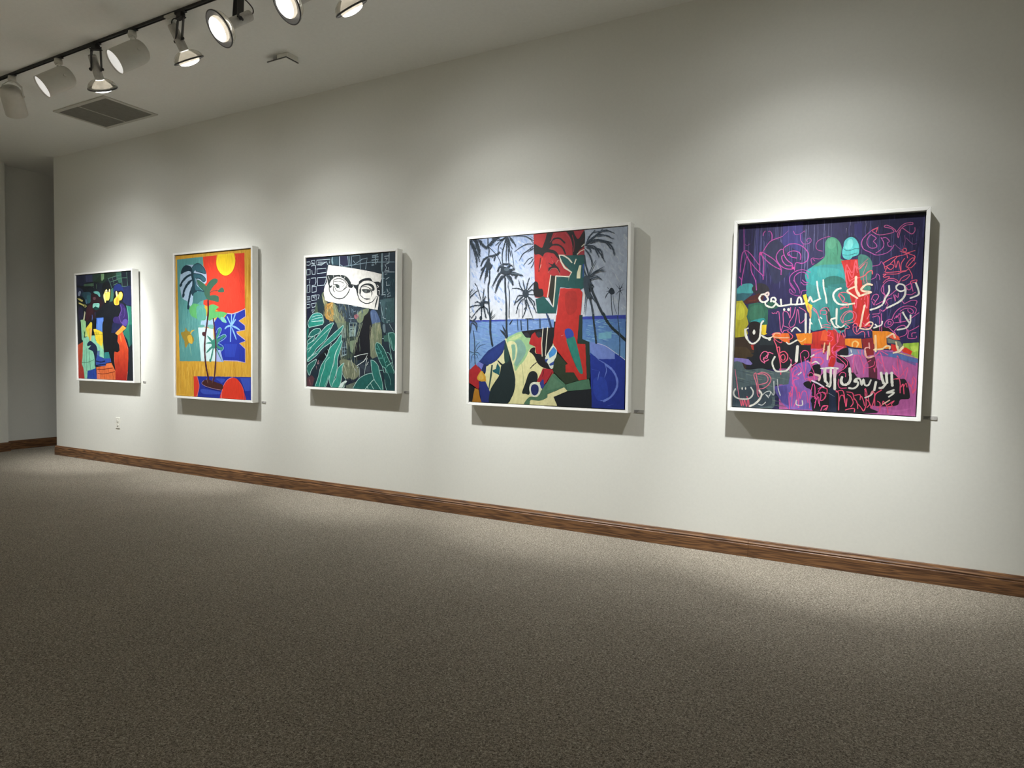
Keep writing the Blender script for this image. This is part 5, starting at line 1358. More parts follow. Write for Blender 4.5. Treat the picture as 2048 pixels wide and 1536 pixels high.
# each line: kind (P patch, C curved patch, L brush line, T tapering stroke, M straight line), colour, width in mm, points in mm from the canvas centre
ART_SCRIBBLE = """
P 272350 0 -543.9,628 532.6,540.3 581.4,-626.3 -495.1,-705.7
H 3c3a70;4a4878;201a40;2c2860;1c1838;54507e|110|0.3|0.9|0|12 6.3 -501.3,162.4 -82.8,576.7
H 4a4880;666690|34|0.3|0.9|0|13 3.7 -493,234 43.3,588
P 3a3478 0 -236.9,553.7 -124.4,556.7 -124.5,422.2 -138.3,365.6 -199.5,426.7 -231.6,414.1
T 5a58a0 4.6 -204.1,545.5 -199.3,420.9
T 5a58a0 4.6 -156,481.6 -148.4,351.7
T 5a58a0 4.6 -166.6,548.4 -161.4,481.9
C 2a2c4c 0 -330.3,405.2 -295.9,450.1 -268.8,460.1 -232.1,428.7 -196.2,339.7 -180.5,281.1 -218.9,224.6 -272.6,197.2 -303.6,286.4
H 3a3a6c;24204c;48467a;1c1a3c;302c60|80|0.15|0.5|0|14 5.9 70.4,276.2 495.4,570.4
H 4a4676;5c5a88|30|0.1|0.3|0|15 2.7 121.5,178.4 492.9,544.1
T 9490a8 3.3 197.9,540.9 209.5,496.1
T 9490a8 3.3 124,543.9 126.4,513.2
T 9490a8 3.3 105.7,500.9 104.3,473.1
P 2e2a66 0 144.6,522.9 183.9,525.5 188.6,409.5 163,433.2 146.8,467.5
H 3a366c;24204c;443f78;1c1a3c|80|0.1|0.4|0|16 5.4 236,-131.5 494.3,199.6
T 5c5a88 6.6 270.1,192.9 274.6,143.5
T 5c5a88 6.5 345.9,32.8 338.2,-10.7
P 272a52 0 -305.9,53.6 -79.1,67.3 -51.4,-105 -141.5,-105.3 -299.9,-105.9
C 45989a 0 -489,164.8 -455.6,196.8 -398.4,198 -388.6,162 -393.5,141.3 -450.7,142.8 -488.2,140.7
P 30606a 0 -488.2,140.7 -387.8,141.2 -445.9,91.7 -486.6,98.5
P aaa22c 0 -492.3,95.6 -451.9,97.8 -409.3,31.3 -422.5,1.5 -409.3,-46.5 -422.6,-73.4 -409.9,-106.4 -423.6,-124.4 -489.7,-133.9
C bcb838 0 -488.6,74.5 -457,79.9 -435.1,31.6 -444.8,-16.3 -485.5,-10
C 2c2830 0 -397.6,174.2 -367.4,200 -328,195.7 -302.1,174.3 -298.2,144.8 -325.8,136.6 -364.9,131.7 -388,147.1
P 4c2220 0 -445.9,91.7 -409.8,120.8 -353.9,140.3 -325.5,130.7 -330,101.3 -363.1,84.2 -428.1,76.4
T 6a2c20 8.9 -414.5,94.1 -380.5,96.4 -363.8,102
P 2f6450 0 -413.7,73.2 -363.1,84.2 -318,77.4 -299.7,35.8 -299.4,-46.8 -307.3,-58.6 -335.7,-46.7 -403.9,-37.5 -419.4,-4.5
C 3a7058 0 -401.7,55.1 -339.9,66 -320.4,-5.3 -376,-22.7 -404.9,-10.6
P 2a5a48 0 -307,83.1 -280,100.2 -229.1,64.1 -255.8,44 -299.9,41.7
C 2f9090 0 -359.3,-16.9 -320.2,-11.2 -319.3,-34.9 -398.4,-31.6
P 3a2c22 0 -489.8,-130.9 -423.7,-121.4 -387.4,-175 -351.5,-225.3 -357.2,-374.8 -480.7,-379.2
P 4c3c28 0 -484.9,-185.3 -415.4,-190.4 -388.6,-219.9 -362.1,-243.4 -480.4,-306.3
C 201a18 0 -406.2,-52.5 -387.1,-31.6 -353,-34.8 -341.1,-52.6 -339.3,-100.1 -351.6,-147.8 -376.7,-157 -400.2,-136.2
P a83830 0 -393.1,-175.1 -364.8,-171.8 -369.1,-207.7 -383.6,-201.9
P 1d2028 0 -365.6,-150.9 -333.1,-115 -260.6,-120.5 -151.7,-119.9 -118.4,-148.7 -48.6,-176.7 -44.7,-277.3 -91.6,-292.9 -122.4,-322.8 -359.5,-315 -388.4,-225.9 -351.7,-219.3
P 272f34 0 -338,-135.8 -265.2,-144.1 -256.3,-234.2 -340.2,-225.1
P e8c832 0 -334.1,-52.6 -304.8,-51.2 -307.1,-100 -299.9,-105.9 -316.3,-114.9 -333.3,-109
P e8702c 0 -233.4,-111.5 -217.3,-102.7 -179.3,-102.6 -170.3,-125.8 -171.7,-160.8 -199,-155.2 -232.5,-135 -260,-135.2 -269.4,-105.8 -253.1,-99.9
P ec8a24 0 -140.2,-105.3 -51.6,-99.3 -49.9,-176.8 -104.1,-174.5 -126.6,-145.8
P c43428 0 -51.7,-96.4 0,-87.7 43.1,-70.6 61.1,-203.7 -42.1,-208.2
P e85a34 0 2.6,-87.7 45.9,-76.3 48.8,-150 -5.5,-144.8
C 3f9494 0 -76.5,270.9 -41.2,303.5 15.3,312.2 66.3,309.8 92,297.3 192.6,265 148.7,127.8 131.6,-67.5 57.3,-107.1 -0.8,-67.4 -57.5,-81.7 -65.2,47.4 -93.3,162.7
P 3f9290 0 -87.3,210.9 -70,238.9 32.5,263.1 45.4,-65 -2.9,-79.1 -49.3,-90.6 -55.2,61.2 -92.1,130.8
C 4a9476 0 -1.5,393 -0.3,426.8 11.7,448.5 34.5,454.1 57.7,442.8 76.5,416.4 85.2,387.9 83.7,360.1 82.5,326.6 108.2,314.1 68.6,296.4 -8.1,297.1 -59.6,288.1 -21.9,320.5 0.3,347.7
C 58a080 0 12.1,437.2 32.2,447.2 53,434.7 54.3,400.9 29.5,385.5 8.3,403.7
T 34705c 5.1 58.7,417.5 65.5,375.1 64.2,344.3
T 34705c 5.1 40.4,368 51.5,345
C 5ac4c4 0 94.8,398.5 96.4,420.8 108.2,439.5 130.2,448.6 150.4,439.5 168.9,410.7 174.9,382.7 171.4,347 142.2,334.7 128,318.7 97.4,331.4 88.6,365.4
C 7cd8d4 0 102.8,386.9 113.7,425.2 133.2,437.9 144.1,412.2 130.5,379.8
L 20585e 2.8 95.3,384.6 110.8,372.5 135.7,373.9 155.2,381.1 175.1,378.6
L 20585e 2.8 89.2,350 121.9,345.5 166.1,355.6
L 1c2440 5.6 84.3,410.3 98.3,437.4 117.6,452.8 142.6,451.1 168.2,427.3 176.9,393.7
C 4a8478 0 171.7,338.7 196,345.7 223.5,330.5 238.9,307.8 245.3,269 240.5,208.8 234.5,177.1 183.1,178.8 174.4,272.2
P cc2c28 0 85.5,315.2 123,319 170.1,319.4 180.3,247 192.9,178.5 116,180.9 105.8,247.2
C 3aa0a0 0 -59.6,288.1 -7.4,280.1 44.1,275.1 82.6,262.2 104.4,219.3 106.6,163.3 -2.9,166.6 -87.6,197.8 -100.4,255.5
C 46a4a0 0 -33.1,275.6 18.4,279 69.8,265.5 70.8,240.2 20.6,222.4 -31.3,230
C 2c7068 0 5.4,217.3 58.6,229.5 104.8,208.1 109.1,163.2 2.2,166.4
P c42c28 0 113.8,203.9 233.6,199.7 238.3,83.9 238.3,23.2 246.7,-65.2 193,-67.9 162.1,-37.2 153.1,63.3 136.2,111.1
P 2f7876 0 19.7,178.9 113.2,187.1 138.6,113.8 153.1,63.3 159.8,-42.8 108.4,-70.6 47.2,-65 28.6,-47.9
P 3a8884 0 22.5,173.1 74,160.3 103,64.2 81.1,-19.9 29,8.8
P 2c4a44 0 12,48.7 32.5,48.4 45.5,-19.6 30.8,-36.6
P 23204c 0 121.2,-76.3 251.6,-65.2 263.7,-125.9 205.5,-134.6 120.7,-126.8
P 2c3462 0 128.9,-81.9 246.9,-70.7 253.4,-109.4 135.4,-118.3
P b03434 0 29.9,-79.1 65.8,-81.9 123.2,-126.8 124.5,-160.5 138.4,-194 88.7,-211.7 35.1,-212.6
P d8342c 0 30,-82 58.4,-87.6 76.5,-161 69,-227.9 35.7,-228.6
P 1d1a1e 0 75.7,-76.3 118.2,-65 121.3,-79.1 99,-87.5
P 4a6a64 0 196.9,201 238.5,199.5 239.1,183 198.2,170.5
C 4a8878 0 198.8,153.9 212.9,170.1 237.4,166.5 240.7,144.4 219,139.5
P ea8424 0 123.4,-132.4 205.4,-131.8 212.5,-187.3 157.8,-179.7 124.8,-168.9
P 8a2428 0 207.9,-134.6 261.3,-125.9 271,-186.5 264.7,-269.5 229.5,-242.6 217.4,-187.3
P ea8a24 0 258.5,-87.3 339,-89.9 377.5,-106.1 330.9,-122.7 332.3,-158.2 352.4,-185.3 285.7,-191.8 267.5,-158.9
P e85a3a 0 360.7,-98 387.4,-116.9 397.6,-138.5 369.3,-136.1 342.9,-125.3
P 70786c 0 333.5,-128.1 398,-146.7 408.2,-168.3 400,-195.5 374.9,-157.8 337,-155.5
P d03028 0 353.8,-160.7 380,-165.9 393.4,-206.5 357.6,-196.2
P 9cc040 0 412.4,-157.4 486.1,-151.2 489,-247.8 452.9,-237.8 404.6,-195.4
P b8d458 0 450,-167.7 484.2,-162 485.6,-194.1 460.4,-197.2
P dc3a20 0 398.1,-206.4 418.1,-181.7 448.8,-194.7 456.5,-213.5 429.4,-230.2
P 18161c 0 251.9,-73.5 304.6,-65.3 367,-78.9 353.1,-87.1 257.3,-87.3
P b0609c>b45a98 0 -229.1,-191.1 487.4,-197.1 502.6,-562.6 -213.2,-608.7
P 8878b4 0 132.7,-191.6 222,-193.1 223.2,-223.6 139.2,-230.8
P 7c8cb0 0 142.5,-185.9 187.5,-193.6 213.2,-218.3 163.9,-222 143.5,-211.1
P 6a5c98 0 275.7,-197.8 381.1,-207 475.6,-243 477.1,-280.7 382.3,-236.9 281.7,-225.3
P 5470a8 0 343.5,-213.1 405,-217.5 487,-242.8 485.7,-264.3 406.1,-244.6 344.2,-229.5
T c070a8 16.8 165.1,-252.7 193.2,-335.9 177.5,-252.5
T c070a8 16.3 312.7,-276.9 388.3,-384 436.2,-409.2
T c068a4 13.6 322.7,-524.5 394.5,-534 463.8,-516.3
P 9cc040 0 412.2,-165.8 486.2,-167.6 486.8,-237.4 451.6,-219.3 403.5,-182.2
P dc3a20 0 403.5,-182.2 426.7,-179.2 457.7,-200.3 451.6,-219.3 413.9,-206.4
P b8d458 0 445,-173.5 481.8,-170.4 482.9,-197.2 462.5,-205.6
P d03028 0 353.7,-172 379.7,-174.4 390.1,-198.7 366.7,-201.8
L c0d060 3.2 381.1,-207 428.4,-219.7 486.8,-237.4
P 5c2438 0 233.8,-242.9 277.2,-233.6 291.9,-299.5 294.4,-360.1 253,-356.1 247.4,-278.6
P 8a2428 0 215.9,-162.6 271.9,-162 271.9,-222.7 233.3,-231.8 219.2,-184.8
P c42c28 0 43.1,-170.2 124.3,-169.3 112.4,-186.3 77.7,-206.6 79.9,-263.2 68.6,-297.5 42.9,-295.3
P ec8a24 0 9.6,-170.6 43.1,-170.2 36.7,-204.4 11.1,-207.7
P c42c28 0 -95.4,-163.2 -1,-162.2 -5,-193.7 -75.7,-191.8
C 191a22 0 87.9,-206.4 117.5,-189 140,-185.9 144,-225.1 124.4,-236.8 148.1,-264.4 157.8,-320.2 138.9,-349 100.7,-339 80.9,-351 126.4,-287.4 85.1,-265.9 86.1,-226.2
C 18181e 0 -111.6,-433.2 -81,-397.1 -34.1,-383.7 -8.5,-371.3 23.6,-330.1 62.6,-340.2 93.1,-339.2 143,-326.3 173,-325.4 199,-355.3 243,-350.9 291.9,-357.5 316.2,-364.9 309.7,-321 371.9,-327.2 401.2,-353.5 429.3,-355.2 447.4,-397.9 456.8,-457 438.5,-466.1 410.7,-470.2 402.4,-498 379.2,-507.5 346.2,-512.1 298.1,-512 273.8,-510.6 264.7,-525 299.7,-550.7 76.6,-567.2 -27.3,-559.2 -39.4,-516.6 -19.6,-486.7 -65.8,-448.6 -105.6,-450.4
P 1e2840 0 -6.2,-428.6 86.1,-418.9 97,-566 -1.1,-560.5
C b070ac 0 309.7,-321 371.5,-319.1 371.9,-327.2 310.1,-332
P 1c1f26 0 -376.3,-175.3 -54.3,-171.4 -50.6,-266.2 -155.3,-312.5 -264.4,-318.6 -413.5,-326 -413.3,-253.8 -369,-220
P 463826 0 -490.7,-194.8 -427.2,-187.9 -400.2,-220.5 -371.2,-234.9 -384.9,-250.2 -485.6,-252.3
P 8276b8 0 -489.9,-255.4 -439.1,-257.3 -401.5,-262.5 -377.7,-288.9 -385.9,-298.1 -414.6,-295.9 -435.2,-284.4 -484.5,-282.6
C 56666a 0 -488.7,-288.7 -440.9,-284.5 -413.5,-326 -320.2,-317.2 -258.3,-333.2 -174,-318.8 -164.3,-359.5 -167.9,-406.4 -246.6,-424.4 -255.3,-558 -488.7,-565.5 -491.2,-419.4
H 6c7c74;485860;7a8a80;3f5058|60|0.02|0.08|5|17 5.3 -482.6,-558.6 -187.2,-325.3
C 3c4a54 0 -486,-480.1 -372.8,-420.7 -287.6,-440.9 -256.5,-528.4 -339.4,-556.9 -482.9,-565.2
P 7060b0 0 -246.6,-424.4 -167.9,-406.4 -155.3,-312.5 -134.7,-288.6 -64.1,-257.9 -48.7,-315.1 -72.8,-373.6 -87.6,-403.2 -44.5,-424.5 -34.2,-553.9 -162.2,-555.6 -201.7,-519.6 -231,-470.9
C 9068b8 0 -155.1,-318.3 -76.7,-272.6 -52.9,-344.1 -72.2,-391 -87.6,-403.2 -38.4,-444.4 -67.2,-518.1 -146.1,-551.7 -156,-435.2
P b068b4 0 -52.1,-228.9 -0.8,-205 38.8,-227.1 42.3,-318.1 -32.3,-331.9
P 5a5098 0 -246.5,-427.3 -178.4,-415.6 -160.2,-537.9 -201.8,-516.6 -233.9,-468.1
C 18181e 0 -39.1,-291.8 -2.9,-285.1 4.6,-342.2 -21.2,-348.8 -68.2,-356.1 -48.7,-315.1
C 18181e 0 -87.7,-400.3 -67.1,-385 -30.1,-389.3 -2.9,-417 46.1,-414.9 51.5,-551.6 7.6,-554.3 -24.3,-538.8 -44.3,-496.7 -34.6,-476 -44,-436 -70.9,-422.7
P 8a2428 0 -2.3,-167.9 39,-167.4 39.8,-187.3 15.6,-227.6
L a850a4 4.5 -458.3,543.7 -451.6,400.2
L b04898 5.1 -458.2,189.8 -459.4,224.3 -438.3,351.8 -433.1,363.5 -411.5,320.8 -404.1,272.9 -379.4,218.5 -371.6,160.1
L b04898 5.1 -451.6,400.2 -462.4,382.9 -469.8,308.5 -469.9,272.6
L b04898 5.0 -451.7,403.2 -431.5,399.1 -404.9,370.9 -372.1,324.9 -360.3,309.5 -357.6,276.9
L b04898 5.0 -448.7,400.1 -424.1,351.1 -382.2,292.7 -338.3,246.6 -334.6,222.9
L b04898 5.0 -357.4,309.4 -362.6,371.7 -357.5,386.2 -345.6,367.8 -335.3,317.2 -332.7,246.4
L b04898 5.0 -346.4,388.5 -312.1,366.1 -272.3,334.8 -237.7,289.4 -234.8,248.5
L b04898 5.0 -348.4,368 -310.7,327.8 -276.5,299.9 -235.9,277.7
L b04898 5.0 -341,394.1 -314.8,436.6 -293.4,455.8 -236.6,475.4
L b04898 5.1 -474.5,242.8 -459.4,224.3
L b04898 5.0 -293.5,458.7 -294.7,491 -306.6,512.2 -314.8,509.9
L b04898 5.0 -344.6,488.4 -342.3,503 -334.4,514.2
C c84898 0 -345,379.6 -345.7,375 -348.2,371.5 -352,369.6 -356.2,369.8 -360.1,372.1 -362.9,375.9 -364,380.6 -363.3,385.2 -360.8,388.7 -357,390.6 -352.8,390.3 -348.9,388.1 -346.1,384.2
L a850a4 2.3 -236.6,475.4 -202.6,507.8
L a850a4 2.4 -447.4,441.7 -435.7,433.6 -418.9,443
L b84ca4 4.9 -196.8,426.6 -225.8,405.1 -221.5,364.2 -201.3,331.3 -173.4,306.8 -175.3,286.7
L b84ca4 4.9 -196.9,428 -159.3,427.2 -124.1,410.7 -96.5,380.5 -87.7,357.1 -94.4,326 -120.2,310.1 -155,314.6 -161.3,271.6
L b84ca4 5.0 -225.3,393.5 -236.5,399.9 -252.4,389.2 -265.1,363.6 -261.3,334.2 -238.2,301.1 -207.5,282.3 -177.7,278.1
L b84ca4 5.0 -224.2,364.4 -234.8,356.2 -228.2,326.8 -205.6,302.5 -173.1,298.1
L b84ca4 4.9 -197,360 -202.8,371.9 -189.8,382.8 -165.7,385.8 -138.6,374.2 -129.8,353.6 -131.7,333.6
L b84ca4 4.9 -194.6,368.6 -180.5,350.5 -153.4,343.3
C d8489c 0 -162.4,284.6 -163,281.2 -165,278.4 -167.9,277 -171.3,277.1 -174.4,278.8 -176.6,281.8 -177.4,285.3 -176.8,288.8 -174.8,291.5 -171.9,293 -168.5,292.8 -165.5,291.1 -163.3,288.2
L a850a4 3.4 -175.6,503.1 -164.1,482.1 -134.9,485.9 -114.4,501.6 -114,493
L a850a4 3.4 -137.4,480.3 -133.4,445.7 -116.7,424.6 -93,424.5 -77.7,436.4 -81,453.7 -94.1,454.6 -104.2,443.8 -98.7,437.7
L a850a4 3.4 -116.6,421.7 -116.1,410.2
L 9c4488 4.0 21.8,458.3 4.5,456.7 -28.6,444.7 -46.1,428.8 -50.4,406.3 -41.8,386 -15.5,376
L 9c4488 4.0 -6.5,341.5 -29.3,331.4 -66,338.9 -73.5,327.9 -64.5,298.9 -57,307.1
L 9c4488 4.0 -63.2,333.1 -52.3,321.1
L b04ca0 4.4 -75.9,256.6 -102.7,269.2 -126.7,273 -158.3,262.8 -181.6,240.6 -186.1,217.6 -179.5,185.5 -156.8,154.1
L b04ca0 4.3 -85,219.8 -91.2,242.9 -112.9,258.1 -139.3,253.4 -159.8,231.1 -156,202.1 -141.7,178.5 -130.1,153.4
L b04ca0 4.3 -84.1,196.8 -100,197.3 -116.4,212.3
L b04ca0 4.3 -88.9,185.5 -104.7,183.1 -121.2,198.1
L a850a4 3.9 -376.7,221 -370.2,161.5
L a8489c 3.8 -180,196.8 -151.3,149.6 -158.8,135.3 -181.3,162 -183.2,141.8 -155.7,123.7 -123.5,120 -114,148.6 -90.2,150.8
L a8489c 3.8 -164.5,213.6 -130.1,154.8 -126.7,134.5
L d868a4 4.1 -277,20.8 -268.4,14.8 -260.4,20.6 -251.9,14.6 -247,29.3 -238.6,26.2 -230.9,-32.4 -223.5,-85.1 -211.3,-47.1 -213.9,23 -195,25.7 -183.6,11 -174.6,-12.3 -174.4,51.6
L d868a4 4.0 -147.5,51.2 -156.5,4.9 -176.5,-35.6 -178.5,-53 -169.8,-67.6 -146.4,-47.3 -136.4,39.4 -127,4.6 -119.9,-41.6 -106.8,-35.9 -94.2,-18.7 -90.6,24.4 -126.1,50.8
L d868a4 4.1 -208.1,-58.8 -180.5,-70.5 -158.2,-90.9
L d868a4 4.1 -223.5,-85.1 -211.9,-102.7 -207,-88 -180.1,-82.2
L f0607c 4.4 -271.9,-111.7 -261.2,-102.8 -228.4,-99.8 -222.2,-117.4
L f0607c 4.4 -260,-135.2 -231.7,-155.6 -215.2,-158.3 -215.9,-140.8
L f0607c 4.4 -185.2,-90.9 -157.2,-117 -161.9,-134.5 -177.8,-140.4
L f0607c 4.4 -268.8,-120.5 -252.1,-126.3 -221.7,-132
L f0607c 4.4 -259.7,-144.1 -244.7,-176.3
L e06c90 3.7 -54.8,49.8 -35.8,32.3 -15.7,-16.4
L e06c90 3.7 -51.7,38.3 -24.5,9.4
L e06c90 3.7 -14.8,26.4 0.1,43.2 20.5,48.6 34.2,25.8
L e06c90 3.7 -8.9,9.2 -12.2,26.3 5.7,31.8 21.4,25.9 19.5,8.9 1.4,9.1
L e06c90 3.7 22.3,3.2 28.8,-33.7 44.8,-48
L e06c90 3.7 -1.2,-56.4 24.4,-50.7 45.1,-56.5
L f0607c 4.3 -5.7,-73.4 14.6,-64.9 45.7,-70.6
L c05cac 4.1 260.4,492.4 239.1,483 211,457.6 190.1,431.5 186.3,404.1 197.3,375.9 227.2,357.8 259.4,339.6 288.1,340.8 316.3,350.1 336.8,370.7 345.5,389.1
L c05cac 4.1 259,350.5 277.7,363.2 293.7,381.3 294.9,408.4 279.5,436.6 286.9,430.7 303.4,435.1 323.3,412.1 314.1,404.5 319.7,385.2 334,381.7
L c05cac 4.1 233,456.1 218.9,443.3 212.5,421.8 215.9,396.9 233.6,379.3 257.7,380.7 262.1,391.4 254.3,405.5 244.2,417.1 258,432.6 250.5,441.3 235.5,453.2
L f0607c 4.9 262.8,493.6 256.6,468.1
L f0607c 4.9 234.5,477.9 258.1,489.9
L d868a4 4.0 237.1,472.2 271.7,450.8 330.9,457.6 342.4,464.9 329.9,482 296.3,492.5 293.7,498.2 305.4,502.7 329.6,490.1 349.1,472.5 354.3,461.4 376.4,492.1 399,506.5 431.3,506.7 431.7,498.7 399.5,495.7 376.9,478.6 361.6,452.8 365,428.3 372.8,465.5 381.5,481 410.3,457.5 429.3,445.5 442.4,460.6 441.6,479.3
L a05898 2.7 394.8,439.8 398.4,410.1 392.9,372.8
L a05898 2.7 402.4,425.9 436.2,389 452.1,393.4
L a05898 2.7 350,394.2 364.7,377.2 381.7,362.7
L f0607c 4.0 386.5,359.7 397.7,369.9 407.3,361.3 403.2,348.1 391.4,354.1 388.7,362.3
L f0607c 4.0 377.4,354.9 405.8,342.6 446.8,353.7
L f0607c 4.0 405.8,342.6 429.3,333.3 448.2,321.6 444.6,297.7
L f0607c 4.0 364.5,325.9 394.6,332.4 410.5,339.6
L f0607c 4.0 408.1,342.4 413.9,315.3
L f0607c 4.1 299.6,293.9 336.7,316.5 364.5,325.9 330.9,284.3
L f0607c 4.0 302.8,274.7 317.3,268.6 310.9,249.8 316.1,238.7 409.8,245.7 420.9,256 438.6,220.4 439.4,199
L f0607c 4.1 299.7,291.2 308.2,258.1
L f0607c 4.1 314.7,274.2 335.6,284.1 350.2,272.6 336.8,254.2 319.8,265.8 314.7,274.2
L f0607c 4.1 351.3,305 360,264 370.2,301.4 384.2,244.1 384.9,284.5 400,313.3
L f0607c 4.0 413.6,264.3 444.2,305.8 437,314.1 417.1,293.7 408.9,267.2 432.3,260.8 454.2,286.6
L f0607c 4.1 299.9,228.5 316.5,230.6 300.3,217.6 305.3,211.9 331.3,216.4 322.4,200.4
L f0607c 4.0 318.8,230.5 363.8,228.7 391.5,238.4 409.9,243
L b858a0 3.6 245,277.3 278.5,284 287.3,302.7 302.7,277.4
L b858a0 3.6 243.2,203.2 262.1,213.5 268.5,232.5 280.9,223.8 284.3,199
L e06088 3.8 301.8,182.1 317.7,200.6 345.9,205 369.9,193.3 377.6,176.9
L e06088 3.8 379.8,182.2 388.2,203.5 410.9,218.8 429.3,220.8 411.8,197.3 393.5,189.8
L f05878 4.3 433.5,175 435.4,185.7 462.7,192.8 458.6,179.6 444.8,180
L f4606c 5.3 121,180.8 111.4,233 114.1,291.5 124.7,274.3 145.8,245.6 160.4,314.4 174.7,263.8 203.1,290.2
L f4606c 5.3 125.4,257.6 146.9,217.8 159.1,283.9 170.6,244.6
L f4606c 5.2 132.8,196 152.2,209.2 201,221.3 224.5,245.2 243.6,252.7 246.8,233.3
L f4606c 5.3 117.9,257.9 132.8,196 137.7,198.6
L c87888 3.3 177.2,263.7 212.5,300.8 217.7,292.3 200.6,232.4 207.5,182.4
L c87888 3.3 215.2,234.5 219.3,193 229.6,178.9
L c87888 3.3 174.4,272.2 221.5,319.6
L f0607a 4.2 117.8,198.2 124.2,161.6 155.2,196.9
L f0607a 4.2 102.6,75.4 111.7,97.7 88.1,123.4 83.5,112.3 102.4,81 127.8,72.1
L f0607a 4.2 78.4,112.4 85.3,129.1 110.3,134.1 133.2,125.1
L f0607a 4.2 128.1,63.8 133.8,46.9 116.3,47.2 91.5,36.3 93.7,44.7 118.5,52.7
L f0607a 4.2 162.9,65.9 173.9,99.1 171.3,40.7 163,63.1
L f0607a 4.2 196.5,90.3 198.7,95.8
L f0607a 4.1 213.6,89.9 215.3,109.2 225,111.8 230.7,89.6 227.9,39.9 214.2,76.1
L e86c88 3.9 107.3,-42.5 96.1,-14.4 117.4,19.1 144.6,27.2 169.9,15.7 175.8,-9.4 162.1,-37.2 127.3,-42.6 112.7,-53.8
L e86c88 3.9 112.3,-42.6 108.7,-14.5 125.1,13.4 147.3,21.6 160.3,7.5 158.7,-14.8 146.7,-25.9 119.5,-34.2
L e86c88 3.9 160.5,-59.5 167.3,-45.6 182.3,-48.4 180.5,-65.1 163.2,-65.1 164.1,-87.4 182.2,-106.9 208.6,-90.1 221.2,-98.4 222.2,-123.4
L e86c88 3.9 178,-65.1 181.7,-95.7 193.2,-73.5
L e86c88 3.9 230.3,-20.9 241.4,6.6
L e86c88 3.9 120,-48.2 143.2,-65.1 138.6,-73.5 121.3,-79.1 123.1,-124 107,-98.8 118.3,-129.6
L f05c80 3.7 57.7,-70.6 81.7,-98.8 83.8,-152.5 99.1,-90.3
L f05c80 3.7 31.2,-113.2 59.9,-127.2 50.5,-147.1 32.4,-144.4
L f05c80 3.7 30.4,-93.3 46,-99 41.5,-113.2
L f05c80 3.7 71.1,-217.7 57.3,-189.6 81.6,-161 88.7,-146.8
L f05c80 3.7 63.3,-212.2 100.7,-194.6 120.2,-177.4 88.5,-206.1
L f05c80 3.6 206.5,-37.4 216.8,-48.5 246.4,-56.9 263,-48.7 243.1,-34.8 224.1,-48.5 217.4,-65.2 244.7,-76.2
L d060a0 3.8 372.9,178.6 351.1,192.9 322.8,191.1 300.1,164.6 294,137.5 311.6,115.2 333.3,109.2 367.4,140.9
L d060a0 3.8 311.5,117.9 306.2,131.7 302.3,170
L d060a0 3.8 330.5,60.2 310.6,22.3 291,33.5 291.9,11.6 256,6.5
L d060a0 3.8 256.6,-10.1 287.8,-4.8 294.4,-48.8
L d060a0 3.8 299.2,8.8 304.4,-59.8
L d060a0 3.8 308.1,25.1 336,43.8
L d060a0 3.8 314.1,112.4 310.1,93.4 327.9,65.7
L d060a0 3.8 247.8,89.2 256.5,113.8 273.2,118.9 283.3,104.9 265.4,72.4 263.6,55.9 250.6,78.1
L d060a0 3.8 257.5,89 265.1,80.6
L d060a0 3.8 270.8,58.5 305.9,79.8
L d060a0 3.8 348.1,95.3 327,87.6 318.6,60.4
L d060a0 3.8 354.4,114.1 365.2,78.6 361.4,114 376.2,97.4 377.6,121.7
L d460a4 3.8 352.8,-21.7 367.8,16.2 394.8,42.9 427.1,50.5 459.7,41.9 467.3,25.7 461.2,7
L d460a4 3.8 398.1,78 410.3,64.2 439.8,79.8 467.5,76.6 461.6,52.6
L d460a4 3.8 391.1,21.3 409.2,34.6 436.9,36.9 453.7,20.5 447.4,7.2 428.3,20.9 427.9,31.6
L d460a4 3.8 358.5,-43.5 398.2,-38.3 430.3,-27.7 479.3,12.2
L d460a4 3.8 321.4,-65.3 318.3,-48.9 331.7,-27.1 350.6,-24.4 360.7,-40.8 349.7,-59.9 328.6,-68
L d460a4 3.8 336.7,-32.5 348.8,-38.1 347,-51.7 335,-48.9 336.7,-32.5
L d460a4 3.8 364.5,-19.1 377.9,-0.2 373.8,-16.5 391.7,5.1 393.7,-43.7 385.4,-11.1
L d460a4 3.8 382.3,5.2 409.8,18.4
L d460a4 3.8 335.7,-65.3 367.8,-98
L d460a4 3.8 367.3,-87.1 385.2,-65.3 413,-57.3 428,-84.3 422.1,-108.6 394.6,-122.3
L d460a4 3.8 367.5,-92.5 377.7,-111.5
L d460a4 3.8 432.5,-81.6 435.2,-89.7 469,-70.8 482.3,-60.1
L d460a4 3.8 435.3,-92.4 434.4,-127.4 471.3,-127.2 473.2,-116.4
L d460a4 3.8 452.6,-119.2 451.8,-100.4 470.1,-97.6
L d45c9c 3.8 410.9,161.2 436,171.2 446.9,130.6
L d45c9c 3.8 415.1,115.3 438.4,112.1 458.6,125
L d45c9c 3.8 440.4,176.4 437.1,144.3 423.4,139.3 413.5,155.8
L d45c9c 3.8 294.9,-62.5 295.8,-84.5
L d45c9c 3.8 304.6,-65.3 305.6,-89.9
L d45c9c 3.9 238,-90.1 244.1,-120.5
L d45c9c 3.9 249.6,-76.2 257.3,-87.3
L f0709c 5.3 -262.3,-227 -287.6,-218.6 -294.6,-254.2 -314.2,-251.7 -307.7,-278.3
L f0709c 5.3 -310.4,-278.3 -285.9,-262.9
L f0709c 5.3 -316.6,-263.6 -295.3,-236.5
L f0709c 4.8 -307.4,-284.2 -327.6,-269.8 -334.1,-246.1 -323.8,-222.2 -307.3,-213 -290.3,-221.6 -287,-233.3
L f0607c 5.9 -245,-173.7 -241.6,-191.3 -219.1,-279 -213.7,-349.4
